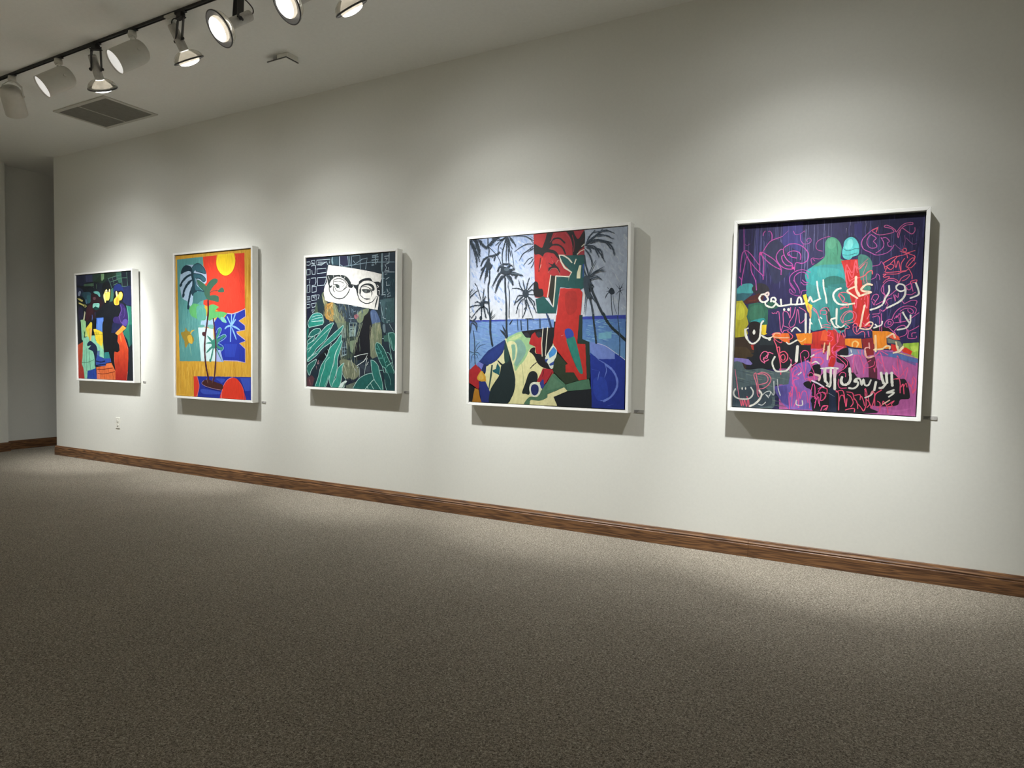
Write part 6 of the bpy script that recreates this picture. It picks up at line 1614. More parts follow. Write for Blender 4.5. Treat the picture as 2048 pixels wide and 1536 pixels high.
L f0607c 5.9 -241.6,-191.3 -228.1,-185.2 -224.3,-214.5 -222.5,-261.5
L f0607c 5.8 -224.1,-220.4 -199.8,-211.2 -180.1,-231.3 -181.6,-260.6 -202.7,-278.6 -216.8,-267.2
L f0607c 5.8 -214.3,-261.3 -217.8,-240.8 -204.6,-228.8 -193.2,-243.3 -197.8,-263.9 -214.3,-261.3
L e07890 4.2 -478.5,-327.9 -447.2,-505.5
L e87890 5.1 -358.6,-345.3 -366.6,-360.5 -347.3,-419.6 -342.5,-473.3 -333.4,-490.8
L e87890 5.1 -355.8,-345.2 -338.8,-422.3 -331.2,-472.7
L e87890 5.0 -347.1,-350.9 -313.7,-340.8 -282.5,-354.7 -267.6,-380.8 -277.6,-410.8 -304.5,-435.7 -332.4,-442.9
L e87890 5.0 -341.3,-353.7 -313.4,-349.8 -290.5,-363.8 -284,-387.3 -297.3,-405.7 -333.4,-416.1
L f0607c 4.8 -444.2,-508.4 -431,-553.1 -429.7,-510.7 -419.6,-549.4 -415.2,-512.9 -402.2,-554.5 -398.7,-494 -404.5,-491.3 -392.3,-511.7 -387.9,-553.7
L f0589c 4.4 -157.3,-260 -158.7,-295 -142.8,-288.8 -124.8,-268 -131.1,-242
L f0589c 4.3 -110.5,-224.2 -103.5,-267.5 -84.1,-356.7 -75.2,-379.5
L f0589c 4.3 -107.9,-221.2 -90,-203.6 -68.5,-211.9 -64.8,-240.6 -87.8,-261.3
L f0589c 4.3 -88.5,-241.1 -79.6,-266.9 -77.7,-316 -84.1,-356.7
L f0589c 4.4 -158.6,-298 -148.1,-358.9 -146.6,-399.7 -140.5,-417 -157.8,-458.6 -162.1,-488.1 -156.8,-555.2
L f0589c 4.4 -149.7,-318.1 -139.7,-297.5 -123.1,-311.5 -141.2,-329.5 -142.8,-358.7 -111.5,-334.4
L f0589c 4.4 -140.1,-358.6 -110.2,-369.2 -139.2,-381.9 -138.5,-399.4 -123.1,-451.2
L f0589c 4.4 -153.9,-420.5 -145.2,-434.7 -146.7,-537.1
L f0589c 4.4 -124.2,-422.1 -115.7,-503.3
L f0589c 4.4 -135.4,-410.9 -123.8,-433.7 -116.6,-480 -133.1,-539.2
L f0589c 4.3 -108.8,-543.7 -107.1,-450.5 -100.2,-490.8 -91.1,-449.7 -69.9,-448.7 -56.9,-511.8
L f0589c 4.3 -47.8,-543.1 -47.7,-476.6 -34.9,-401 -23.8,-417.9 -21.1,-486.8
L f0589c 4.3 -42.5,-476.3 -16.1,-480.8 -21.6,-541.6
L f0589c 4.3 -7.7,-428.7 12.6,-416.3 -4.4,-445.7 32.1,-449.8 30.6,-478.4 10.6,-496.7 9,-456.6 -11.6,-460.4 0.9,-514.4
L f0589c 4.3 -20.2,-509.8 -3.3,-474.4 6.6,-528.5
L f0589c 4.3 -118.4,-294 -101.6,-316.7 -111.1,-346
L f0589c 4.3 -71.7,-266.7 -55.3,-280.8 -32.3,-331.9 -25.5,-371.9
L f0589c 4.3 -48.4,-390.1 -63.2,-350.2 -50.7,-332.5 -34.5,-343.5 -38.8,-366.6 -57,-373.1
L f0589c 4.3 12.8,-553.9 24.6,-524.6 48,-529 28.2,-550.2
L f4587c 5.7 -42.5,-205.7 -14.1,-196.7 19.5,-196.2 -31.2,-225.6 -35.8,-242.9 0.8,-245 14.6,-267.6 2.3,-285
L f4587c 5.7 -38.5,-240.1 -51,-257.6 -39.4,-286.1 -29.8,-262.9
T f4607c 7.6 -165.9,-459 -152.2,-464.2 -156.8,-484.9
T f4607c 7.5 -112.4,-450.7 -103.7,-467.7
T f4607c 7.5 -73,-367.9 -46.3,-378.4 -36,-372.3
L f09ab0 3.5 -168.6,-248.6 -159.7,-268.8
L f09ab0 3.5 -71.6,-269.6 -50.2,-277.7
L f0588c 3.7 71.2,-169.9 57.2,-204.1 73.5,-229.3 102.3,-251.3 131.2,-281.6 129.5,-301.4
L f0588c 3.7 79,-175.5 117.3,-183.4 94.9,-192.2 75.3,-209.5 86.1,-226.2 114.5,-239.8 140.6,-264.5 136.7,-292.7 112.4,-316 97.7,-327.8
L f0588c 3.7 44.6,-272.5 53.5,-238.2 71.4,-240.7
L f0588c 3.7 7.7,-187.8 22,-221.8
L f0588c 3.6 173.9,-224.6 168,-325.5
L f0588c 3.6 174.1,-230.2 198.7,-226.9 215.1,-265.5 228.6,-295.8 250.5,-295.2 274.4,-283.4 278.3,-261.2
L f0588c 3.6 223.9,-301.5 225.1,-332.1 230.3,-279.1 258.6,-253.4
L f0588c 3.6 286.4,-222.4 302.8,-211.1 316.6,-254.8 331,-314.9
L f0588c 3.6 284.6,-297 292.1,-244.4 302.4,-260.6 312.4,-271.4
L f0588c 3.6 275,-300 280.8,-321.9 279.8,-297.1
L f0588c 3.6 277.2,-233.6 295.4,-205.7 304.7,-200.1 341.4,-221.4
L f0588c 3.5 400.9,-345.3 394.4,-302 386.6,-226 407.3,-274.4 423.8,-333.7
L f0588c 3.5 367.6,-280.9 373.4,-308.1 400.9,-345.3 438.3,-289.9 431.6,-355.1
L f0588c 3.5 365.3,-283.7 390.1,-313
L f0588c 3.6 190.1,-196.4 198.4,-218.5
L f0588c 3.6 212.3,-196 213.4,-223.8 223.8,-237.5
L f0588c 3.7 100.9,-344.6 112.9,-327.3 133.2,-332.3 134,-352
L f0588c 3.7 99.3,-367.3 97.9,-395.7 108.9,-417.9 141.6,-416.5
L f0587c 4.8 86.7,-433 102.7,-452.1 106.4,-545.5
L f0587c 4.8 89.5,-441.4 109.5,-432 127.4,-439.7 143.4,-523.6 146.6,-478.3
L f0587c 4.8 106.9,-494.5 113.2,-463 128.3,-462.2 137.4,-501.3
L f0587c 4.8 145,-438.9 172.7,-443.2 181,-465.3
L f0587c 4.8 148.1,-452.8 166.1,-466 179.9,-499 168.4,-522.2
L f0587c 4.8 178.6,-465.4 199.7,-498 203.5,-531.4
L f0587c 4.7 185.7,-456.6 212.7,-452.5 213.8,-480.4
L f0587c 4.7 197.2,-498.1 220.6,-524.8 233.6,-543.6 244.6,-512.3 243.2,-476.1
L f0587c 4.7 220.4,-460.5 231.4,-487.9 237.3,-512.7
L f0587c 4.7 235.9,-418 240.4,-467.9 246.9,-448.1 238.3,-415.1
L f0587c 4.7 240.4,-467.9 271.2,-444.2 285.5,-437.9 282.4,-482.4 274.1,-516.2
L f0587c 4.7 318.5,-419.9 288.3,-448.9 288.4,-509.8
L f0587c 4.7 254.8,-461.6 258.4,-489.2 274.4,-524.5
L f0587c 4.7 243.1,-473.3 263.7,-500.1 250,-523.1
L f0587c 4.8 17.8,-444.7 36.7,-466.7 22.3,-493.2
L f0587c 4.8 23.7,-530.4 49.3,-523.2 40,-549.5
L f0587c 4.8 16.8,-419 40.3,-426.5 41.4,-455.1
L f0587c 4.8 187,-552 186.2,-532.4 156.4,-536.9 141.6,-543.5
L f0587c 4.7 301.8,-484.2 314.4,-497.3 313.8,-541.6
L f0587c 4.7 298.5,-520.3 322,-507.9 328.2,-482.8
L f0587c 4.7 330.6,-482.7 348.5,-512 354.7,-547.3
L f0587c 4.7 350.6,-503.6 382.7,-477.2 369.3,-497.1 374.5,-507.7 355.7,-511.5
L f0587c 4.6 375.4,-357.2 398.8,-353.6 406.9,-377.8 409.1,-432.2
L f0587c 4.6 412.5,-399.3 421.1,-382.7 428,-436.7
L f0587c 4.6 424.1,-398.8 434.9,-376.7 440.4,-398.2
L f0587c 4.6 443.9,-370.9 456.5,-394.8 467.1,-372.7 463.8,-348.5
L f0587c 4.6 468.1,-340.3 480.6,-364.1 469.5,-429.3 463.8,-402.6 453.6,-381.3
L f0587c 4.6 482.4,-407.2 469.6,-432
T f0607c 8.5 89.2,-432.9 99.9,-446.6
T f0607c 8.4 179,-476.6 199.4,-489.6
T f0607c 8.3 233.5,-418.1 241.5,-434.4
T f0607c 8.2 403.9,-361.6 401.2,-353.5 382.5,-356.9
L e8e6da 11.8 -347.6,122.4 -352.8,110.6 -340.8,89.7 -318.3,86.3 -302.1,100.7 -308.3,115.6
L e8e6da 10.0 -342.4,131.1 -325.7,133.7 -314.2,124.5
L e8e6da 10.0 -318.2,83.3 -311.9,65.5 -278.2,53.2 -259.5,70.5
L e8d0c8 10.6 -322.9,133.6 -303.8,144.9 -300.5,130.1 -311.2,118.6
L e8e6da 10.0 -285,88.6 -283.1,109.1 -266.6,111.7 -257.8,96.8 -268.4,85.3 -274.1,91.3
L e8e6da 9.9 -260,82.2 -240,61.4 -204.6,63.7 -175.1,69 -148.2,68.5 -105.6,70.7
L e8e6da 9.9 -226.5,67 -230.5,99.2
L e8e6da 9.9 -172.5,71.9 -173.7,103.8
L e8e6da 9.8 -140.2,68.4 -136.1,103 -125.8,111.4 -117.3,96.8 -113.7,73.7
L e8e6da 9.7 -105.6,70.7 -79.8,84.6 -70.4,113 -58.9,87 -53.4,81.2 -15.1,100.4
L e8e6da 8.6 -37.2,200.6 -30.1,152 -17.7,100.4
L e8e6da 8.5 -3.8,208 0.6,162.5 12.8,114 19.5,74.1
C e8e6da 0 -202.6,38.9 -203.1,35.4 -204.8,32.5 -207.4,31 -210.3,31 -212.9,32.7 -214.9,35.5 -215.6,39.1 -215.1,42.6 -213.4,45.4 -210.9,47 -208,46.9 -205.3,45.3 -203.4,42.5
C e8e6da 0 -177.1,38.6 -177.7,34.5 -179.7,31.3 -182.7,29.6 -186,29.6 -189.1,31.4 -191.4,34.7 -192.3,38.8 -191.7,42.8 -189.7,46 -186.7,47.8 -183.4,47.7 -180.3,45.9 -178,42.6
P ecd040 0 -110.3,122.6 -92,129.3 -79.4,76 -55.2,61.2 -66.3,9.8 -80.2,27.2 -95.2,73.4
T f0a860 17.2 -81.5,61.7 -67,27 -62.6,-18.9
L e8e6da 9.8 -90.2,12.9 -85.8,-99.4
L e8e6da 9.2 -65.2,-18.9 -64.3,-41.9 -64.7,-99.3
L e8e6da 5.7 -61.9,-36.1 -53.6,-47.6
L e8e6da 5.7 -18.2,-19.2 -0.6,-70.6
L e8e6da 5.7 -10.9,-7.9 -2.8,-16.5
T e8e6da 12.0 -408.4,-70.4 -425.1,-82.4 -421.1,-112.4 -405.6,-145.3
L e8e6da 10.1 -428.1,-79.4 -423.7,-121.4 -393.5,-163.1 -368,-162.9 -343.6,-135.8 -339.3,-100.1 -335.7,-46.7 -325.1,-29
C e8e6da 0 -384.5,-100.3 -376.8,-79.4 -367.8,-91.3 -370,-109.2 -378.4,-112.2
T e8e6da 10.1 -330.3,-115 -298.9,-132.5 -266,-123.5
L e8e6da 7.1 -333.1,-115 -315.8,-129.7 -287.7,-135.4 -274.2,-126.5
C e8e6da 0 -275.9,-139.8 -276.6,-143.4 -279,-146.2 -282.5,-147.9 -286.4,-147.9 -290,-146.3 -292.6,-143.5 -293.6,-139.9 -292.9,-136.3 -290.5,-133.4 -287,-131.8 -283.1,-131.8 -279.4,-133.3 -276.9,-136.2
L f0b088 8.2 -268.7,-123.5 -232.7,-129.2 -178.3,-128.8
L f0b088 8.2 -266.2,-117.6 -253,-102.8 -228.2,-105.7
L e8e6da 8.1 -163.6,-90.9 -142.9,-67.6 -115.3,-90.8
L e8e6da 8.2 -188,-158 -171.4,-166.6 -132,-143
L f8c880 5.8 -126.7,-142.9 -107.7,-151.5 -84.5,-133.9
L e8e6da 12.8 -129.2,-180.7 -129.9,-231.7
L f0c090 6.8 18.3,-158.8 12.7,-213
L f0c090 6.8 44,-158.5 46.8,-228.4
L f0d4b8 13.9 165.4,218.7 165.5,185.4 169.6,146.4 185.7,112.7
L f0d4b8 9.9 185.8,109.9 243.7,130.6
L f0d4b8 10.1 159,163.4 124.9,144.9 133,130.7 176.4,99
L f0d4b8 11.1 246.9,171.8 227.2,177.9 205.7,164.8 194.2,145.7 206.9,137.1 238.7,133.5
L e8e6da 10.7 89.3,157.1 69.3,149.2 52.5,124.3 58.9,93.2 82.7,67.4 123.1,63.8 160.3,68.8
L f0d4b8 8.9 128.1,63.8 162.8,68.7
L e8e6da 9.3 331.1,163.7 332.4,131 317.1,98.7 306.5,66.1
L e8e6da 9.3 245.2,31.4 276.3,42 302,58
L e8e6da 8.1 366.6,159.9 380.1,173 403.8,164.1 407.2,139.8 386.5,132.3 367.2,146.3 366.5,162.6
L e8e6da 10.3 411.7,142.3 408.5,107.4 388.7,78.2 356.7,57.1 326.6,41.2
L e8e6da 9.1 458.8,175.8 471.8,138 472.9,111.2 436.9,93.3
L f0d4b8 10.0 215,56.7 207.2,7 197.8,-65.1
L e8e6da 9.6 73.7,39.4 74.6,-48.1
L e8e6da 9.6 45.7,-25.3 65,-62.1 83,-67.8
L e8e6da 9.6 48,-19.7 68.2,-14.2
L e8e6da 7.3 77.4,-53.7 98.2,-67.8 115.4,-56.6
L f0d4b8 7.2 195.7,-73.5 227.8,-79 247,-73.5 260.5,-45.9 243.2,-37.6 224.4,-56.9
L e8e6da 7.7 266.3,-70.7 301.8,-54.3 305.8,-35.1
L e8e6da 7.7 272.8,-51.5 280.4,-59.7
L e8e6da 8.1 403,15.8 420.6,-16.8 440.2,-43.9 440.8,-0.8
L e8e6da 8.1 440.2,-43.9 422.8,-70.8 381.2,-81.6
L f4c890 11.0 275.4,-114.8 280.9,-191.9
L f0c8a8 9.8 333.2,-122.7 360.9,-103.4 371.2,-125.2
L f8c878 8.4 162.7,-176.9 161.9,-157.3 176.3,-146 191.7,-159.8 185.1,-179.4
L f0d8a8 8.2 316.7,-185.8 332.9,-171.9 349.6,-174.4 347.8,-188.1
L f0d8a8 8.1 376.9,-149.6 390.6,-195.6 413.1,-173.6
L f0d8a8 8.2 271.4,-194.8 316.8,-188.6
L e8dcb0 6.0 390.7,-198.4 367.7,-212.4
L f0b0a8 6.1 228.7,-224.9 227.2,-187.1 246.5,-181.3
L f0b0a8 6.1 245.5,-156.4 249.2,-186.8
L e8e6da 4.5 156,-196.6 159,-210.5
L e8e6da 16.3 -126.8,-181 -130.1,-268.1
L e8e6da 10.0 -250.6,-244.4 -263.3,-274.2 -259.5,-300.7 -241.9,-329.7 -208.9,-331.6 -181.9,-324.9 -161.3,-298 -158.9,-289.2
L dcdcd4 9.1 -380.8,-436 -367.1,-459.4 -370.5,-483.6 -392.5,-505.7 -444.2,-508.4 -473.8,-494.7 -482,-470.7 -472.6,-449
L e8e6da 10.7 -332,-451.8 -317.1,-475 -329.9,-508.5 -357.1,-536.9 -382.3,-550.4
C e8e6da 0 -428.1,-444.1 -428.4,-447.5 -429.4,-450.3 -431,-451.9 -432.8,-451.9 -434.4,-450.5 -435.7,-447.8 -436.2,-444.4 -435.9,-441 -434.9,-438.2 -433.3,-436.6 -431.5,-436.6 -429.9,-438 -428.6,-440.7
C e8e6da 0 -408,-443.2 -408.3,-446.6 -409.3,-449.4 -410.8,-451 -412.6,-451 -414.3,-449.6 -415.5,-446.9 -416,-443.5 -415.8,-440.1 -414.8,-437.4 -413.2,-435.8 -411.4,-435.7 -409.7,-437.1 -408.5,-439.8
L d8dcd8 4.7 -311.4,-477.7 -292.5,-459 -267.6,-454.9 -274.8,-484.9 -294.7,-474 -277.2,-493.9
L d8dcd8 4.7 -264.7,-457.7 -247.4,-474.7 -250.6,-392
L d8dcd8 4.7 -231.7,-379.5 -224,-438.1 -211.6,-475.9
L d8dcd8 4.8 -334.5,-535.7 -311.8,-540.4 -292.9,-521.5
L e8e6da 5.8 -121.2,-500.7 -120.2,-526.8 -88.1,-528 -89.1,-501.9
L e8e6da 5.8 -116.3,-349.1 -100.9,-334.1
L e8e6da 7.5 -44.9,-277.6 -24.4,-268.5 -8.3,-279.6
L e8e6da 7.5 -51.6,-240.4 -36.4,-228.6
L f0c8c0 11.4 -26.7,-343.2 -0.2,-353.8 -4.5,-376.9
L e8d8e8 8.6 -40.9,-381.1 -6.3,-397 23,-415.9
L e8e6da 6.3 3.2,-307.9 41.8,-303.9
L e8e6da 14.3 26.7,-312.9 29.4,-381.3
L e8e6da 11.4 23,-313 25,-364.3 44.3,-397.8
L e8e6da 11.4 56.1,-306.3 57.5,-405.9 39.5,-406.6
L e8e6da 11.4 15,-307.5 56,-303.5 91.8,-305.3
L e8c8d0 15.9 79.3,-311.3 78.3,-351.1 79.7,-385.1
L e8e6da 14.7 79,-368.1 81.2,-424.8
L e8e6da 14.1 153.4,-303.5 159.6,-365.1 145.7,-393.8 123.3,-397.5 112.4,-378.1 116.5,-355.4
L e8e6da 9.5 154.1,-415.9 176.7,-417.8 195.9,-402.9 200,-380.4 180.1,-378.4 189.3,-361.2 209.1,-363.3 217.9,-396.4 226.3,-362.6 235,-395.7 252.1,-395 263.2,-366.8
L e8e6da 7.3 179.9,-375.6 194.6,-369.4
L e8e6da 12.7 289,-376.9 282.4,-421.5
L f0909c 11.1 275.4,-430.1 268.7,-444.3
L e8e6da 7.2 237.9,-468 261.9,-455.7 273.6,-444
L e8e6da 13.7 312.2,-323.7 318.2,-353.8 326.5,-381
L e8e6da 13.7 338.6,-325.6 339.2,-342 343.1,-377.6
L e8e6da 13.7 363.4,-322 366,-357.5 369.8,-392.9
L e8e6da 12.6 308.4,-409.3 322.7,-405.9 336.2,-386.1
L e8e6da 8.7 377.9,-417.2 343,-435.3 380.8,-430.8 355.8,-456.6
L e8e6da 7.3 104.1,-231.5 139.4,-233.7 163.9,-222
L e8b0a0 9.4 227.2,-201.3 233.2,-229 245.9,-239.8 269.8,-231
T a0a8b8 5.7 48.9,-449 83,-470.1
L e8c0a8 7.1 328.9,-499.3 359,-475.7
L f4e0c0 7.1 386.8,-174.3 392.7,-204.1 412.9,-182.1
L f4e0c0 7.1 367.1,-210 390.5,-206.9
L f8e0b0 9.4 277.8,-189.5 280.8,-203.2
L f0d4b8 9.7 38.3,-178.8 36.1,-252.8
""".strip().split("\n")
PM = paint_mat("paint_scribble", 60, 14, 0.30, 0.5)
framed(4, "purple framed painting of two seated figures under pink scribbled writing, rightmost on the wall", ART_SCRIBBLE, -0.2375, 1.4953, 1.0228, 1.1671, -0.01046, -0.00564, 0.0300, 0.520, PM)



# ------------------------------------------------------------------ caption cards
def caption(x, z, ww, hh_, label):
    bm = bmesh.new(); add_box(bm, (-ww / 2, -0.004, -hh_ / 2), (ww / 2, 0.0, hh_ / 2))
    o = obj('caption_card', bm, m_card); o.location = (x, WALLY, z)
    tag(o, label, 'label', 'caption cards beside the paintings')
    bm = bmesh.new()
    for i in range(3):
        add_box(bm, (-ww * 0.44, -0.0045, hh_ * (0.26 - 0.27 * i) - hh_ * 0.06), (ww * (0.05 - 0.10 * i), -0.0038, hh_ * (0.26 - 0.27 * i) + hh_ * 0.06))
    p = obj('printed_lines', bm, m_print, o)
caption(-6.792, 0.921, 0.050, 0.018, 'small grey caption card right of the dark street figures painting')
caption(-4.966, 0.782, 0.055, 0.018, 'small grey caption card right of the sun and palm painting')
caption(-3.300, 0.936, 0.050, 0.018, 'small grey caption card right of the round glasses painting')
caption(-1.345, 0.876, 0.068, 0.020, 'small grey caption card right of the blue beach painting')
caption(0.316, 0.923, 0.066, 0.020, 'small grey caption card right of the purple scribbled painting')

# ------------------------------------------------------------------ wall outlet
t = thing('wall_outlet', 'ivory duplex outlet plate low on the wall under the leftmost painting', 'outlet', (-7.279, WALLY, 0.453))
bm = bmesh.new(); add_box(bm, (-0.036, -0.006, -0.060), (0.036, 0, 0.060)); obj('cover_plate', bm, m_plate, t, bevel=0.002)
for s in (-1, 1):
    bm = bmesh.new(); add_lathe(bm, [(0.0165, 0.0), (0.0165, 0.003), (0.0155, 0.0035)], Matrix.Translation((0, -0.0095, s * 0.021)) @ Matrix.Rotation(-PI / 2, 4, 'X'), 20, cap0=True, cap1=True)
    so = obj('socket', bm, m_plate, t)
    bm = bmesh.new()
    add_box(bm, (-0.008, -0.0102, s * 0.021 - 0.004), (-0.006, -0.0094, s * 0.021 + 0.006)); add_box(bm, (0.006, -0.0102, s * 0.021 - 0.003), (0.008, -0.0094, s * 0.021 + 0.006))
    add_box(bm, (-0.002, -0.0102, s * 0.021 - 0.012), (0.002, -0.0094, s * 0.021 - 0.008))
    obj('slots', bm, m_dark, so)
bm = bmesh.new(); add_lathe(bm, [(0.003, 0), (0.003, 0.001)], Matrix.Translation((0, -0.0072, 0)) @ Matrix.Rotation(-PI / 2, 4, 'X'), 12, cap0=True, cap1=True); obj('screw', bm, m_grey, t)

# ------------------------------------------------------------------ air grille in the ceiling
VX0, VX1, VY0, VY1 = -6.884, -6.054, 3.472, 3.981
t = thing('ceiling_air_grille', 'square return air grille with grey slats in the ceiling above the leftmost paintings', 'vent', ((VX0 + VX1) / 2, (VY0 + VY1) / 2, CEIL))
hx, hy = (VX1 - VX0) / 2, (VY1 - VY0) / 2
bm = bmesh.new(); fwid = 0.034
for lo, hi in (((-hx, -hy), (hx, -hy + fwid)), ((-hx, hy - fwid), (hx, hy)), ((-hx, -hy + fwid), (-hx + fwid, hy - fwid)), ((hx - fwid, -hy + fwid), (hx, hy - fwid))):
    add_box(bm, (lo[0], lo[1], -0.010), (hi[0], hi[1], 0.0))
obj('grille_frame', bm, m_ventf, t)
bm = bmesh.new(); add_box(bm, (-hx + fwid, -hy + fwid, -0.0015), (hx - fwid, hy - fwid, 0.0)); obj('dark_backing', bm, m_dark, t)
bm = bmesh.new(); add_box(bm, (-0.060, -hy + fwid, -0.0095), (-0.050, hy - fwid, -0.0015)); obj('centre_bar', bm, m_ventf, t)
bm = bmesh.new(); ns = 34
for side in ((-hx + fwid, -0.060), (-0.050, hx - fwid)):
    for i in range(ns):
        yy = -hy + fwid + (i + 0.5) * (2 * hy - 2 * fwid) / ns
        M = Matrix.Translation((0, yy, -0.005)) @ Matrix.Rotation(math.radians(-38), 4, 'X')
        add_box(bm, (side[0], -0.0052, -0.0006), (side[1], 0.0052, 0.0006), M)
s_ = obj('slats', bm, m_grille, t); s_['kind'] = 'stuff'

# ------------------------------------------------------------------ small box on the ceiling
t = thing('ceiling_box', 'small white box with a projecting cover plate on the ceiling', 'box', (-3.985, 3.66, CEIL))
bm = bmesh.new(); add_box(bm, (-0.060, -0.040, -0.036), (0.058, 0.060, 0.0)); obj('housing', bm, m_plate, t, bevel=0.002)
bm = bmesh.new(); add_box(bm, (-0.150, -0.046, -0.046), (0.048, 0.071, -0.041)); obj('cover_plate', bm, m_ceil, t, bevel=0.001)
bm = bmesh.new(); add_box(bm, (-0.154, -0.050, -0.0415), (0.052, 0.075, -0.036)); obj('gasket', bm, m_dark, t)

# ------------------------------------------------------------------ lighting track
t = thing('lighting_track', 'long black lighting track fixed along the ceiling', 'track light rail', (-2.0, TRACKY, CEIL))
bm = bmesh.new(); TX0, TX1 = -5.9, 5.2
add_box(bm, (TX0, -0.0115, -0.013), (TX1, 0.0115, 0.0)); add_box(bm, (TX0, -0.0115, -0.018), (TX1, -0.007, -0.013)); add_box(bm, (TX0, 0.007, -0.018), (TX1, 0.0115, -0.013))
obj('rail', bm, m_black, t)
bm = bmesh.new(); add_box(bm, (-4.205 + 2.0 - 0.055, -0.0145, -0.024), (-4.205 + 2.0 + 0.055, 0.0145, -0.010)); obj('joiner', bm, m_ventf, t, bevel=0.002)

# ------------------------------------------------------------------ track spotlights
ZT = CEIL - 0.0245
def frame_from(d):
    """matrix whose +Z is the beam direction"""
    return Vector(d).normalized().to_track_quat('Z', 'Y').to_matrix().to_4x4()

def par_light(label, mx, lens, d, cable=1):
    """black stirrup, grey lampholder and a big silvered reflector lamp"""
    base = Vector((mx, TRACKY, ZT)); lens = Vector(lens); d = Vector(d).normalized()
    t = thing('reflector_spotlight', label, 'track light', base, 'spotlights on the ceiling track')
    R = frame_from(d); F = Matrix.Translation(lens - base) @ R
    bm = bmesh.new(); add_box(bm, (-0.05, -0.014, -0.002), (0.05, 0.014, 0.004)); add_box(bm, (-0.024, -0.018, -0.032), (0.024, 0.018, -0.002)); obj('track_adapter', bm, m_black, t, bevel=0.002)
    # lampholder: from .235 behind the lens to .060 behind it
    bm = bmesh.new(); add_lathe(bm, [(0.024, -0.236), (0.029, -0.232), (0.0305, -0.225), (0.0305, -0.120), (0.032, -0.118), (0.032, -0.068), (0.030, -0.062)], F, 28, cap0=True, cap1=True)
    obj('lampholder', bm, m_grey, t)
    bm = bmesh.new()
    add_lathe(bm, [(0.026, -0.068), (0.046, -0.063), (0.068, -0.053), (0.087, -0.038), (0.098, -0.021), (0.102, -0.004)], F, 40)
    sh = obj('reflector_shell', bm, m_shell, t)
    bm = bmesh.new(); add_lathe(bm, [(0.102, -0.005), (0.106, -0.003), (0.107, 0.003), (0.104, 0.006), (0.100, 0.004), (0.100, -0.004), (0.102, -0.005)], F, 40); obj('rim', bm, m_rim, sh)
    bm = bmesh.new(); add_lathe(bm, [(0.100, 0.003), (0.092, 0.000), (0.082, -0.004), (0.074, -0.006)], F, 40); obj('reflector_inside', bm, m_inner, t)
    bm = bmesh.new(); add_lathe(bm, [(0.030, -0.058), (0.048, -0.040), (0.064, -0.020), (0.072, -0.004), (0.072, 0.006), (0.068, 0.014)], F, 36); obj('bulb_side', bm, m_glow, t)
    bm = bmesh.new(); add_lathe(bm, [(0.068, 0.014), (0.060, 0.021), (0.040, 0.028), (0.018, 0.0315), (0.002, 0.032)], F, 36, cap1=True); obj('bulb_lens', bm, m_lens, t)
    # stirrup from the adapter down to the pivot on the lampholder
    piv = (lens - base) - d * 0.135
    side = R.col[0].to_3d()
    if abs(side.z) > 0.7: side = R.col[1].to_3d()
    side = Vector((side.x, side.y, 0)).normalized()
    bm = bmesh.new()
    top = Vector((0, 0, -0.030))
    for s in (-1, 1):
        a = top + side * s * 0.034; b = piv + side * s * 0.038
        mid = a.lerp(b, 0.5)
        for p, q in ((a, b),):
            dd = (q - p); ln = dd.length
            M = Matrix.Translation(p) @ dd.to_track_quat('Z', 'X').to_matrix().to_4x4()
            # flat arm, its width square to the pivot axis
            w2 = dd.normalized().cross(side).normalized()
            th = side * 0.005; wd = w2 * 0.019
            vs = [bm.verts.new(c) for c in (p - th - wd, p + th - wd, p + th + wd, p - th + wd, q - th - wd, q + th - wd, q + th + wd, q - th + wd)]
            for f in ((0, 1, 2, 3), (7, 6, 5, 4), (0, 4, 5, 1), (1, 5, 6, 2), (2, 6, 7, 3), (3, 7, 4, 0)): bm.faces.new([vs[i] for i in f])
    M = Matrix.Translation((0, 0, -0.033)) @ Matrix.Rotation(math.atan2(side.y, side.x), 4, 'Z'); add_box(bm, (-0.039, -0.016, -0.003), (0.039, 0.016, 0.003), M)
    st = obj('stirrup', bm, m_black, t)
    for s in (-1, 1):
        bm = bmesh.new(); M = Matrix.Translation(piv + side * s * 0.040) @ (side * s).to_track_quat('Z', 'Y').to_matrix().to_4x4()
        add_lathe(bm, [(0.011, 0.0), (0.011, 0.010), (0.008, 0.013)], M, 16, cap0=True, cap1=True); obj('pivot_knob', bm, m_black, st)
    # short supply lead looping into the back of the holder
    back = (lens - base) - d * 0.238
    a = Vector((0.015 * cable, 0, -0.028)); c1 = a + Vector((0.02 * cable, 0, -0.05)) - d * 0.03; c2 = back - d * 0.05 + Vector((0.02 * cable, 0, 0))
    pts = []
    for i in range(15):
        u = i / 14; pts.append(a * (1 - u) ** 3 + c1 * 3 * u * (1 - u) ** 2 + c2 * 3 * u * u * (1 - u) + (back + d * 0.01) * u ** 3)
    bm = bmesh.new(); add_tube(bm, pts, 0.0035, 8); obj('lead', bm, m_black, t)
    return t

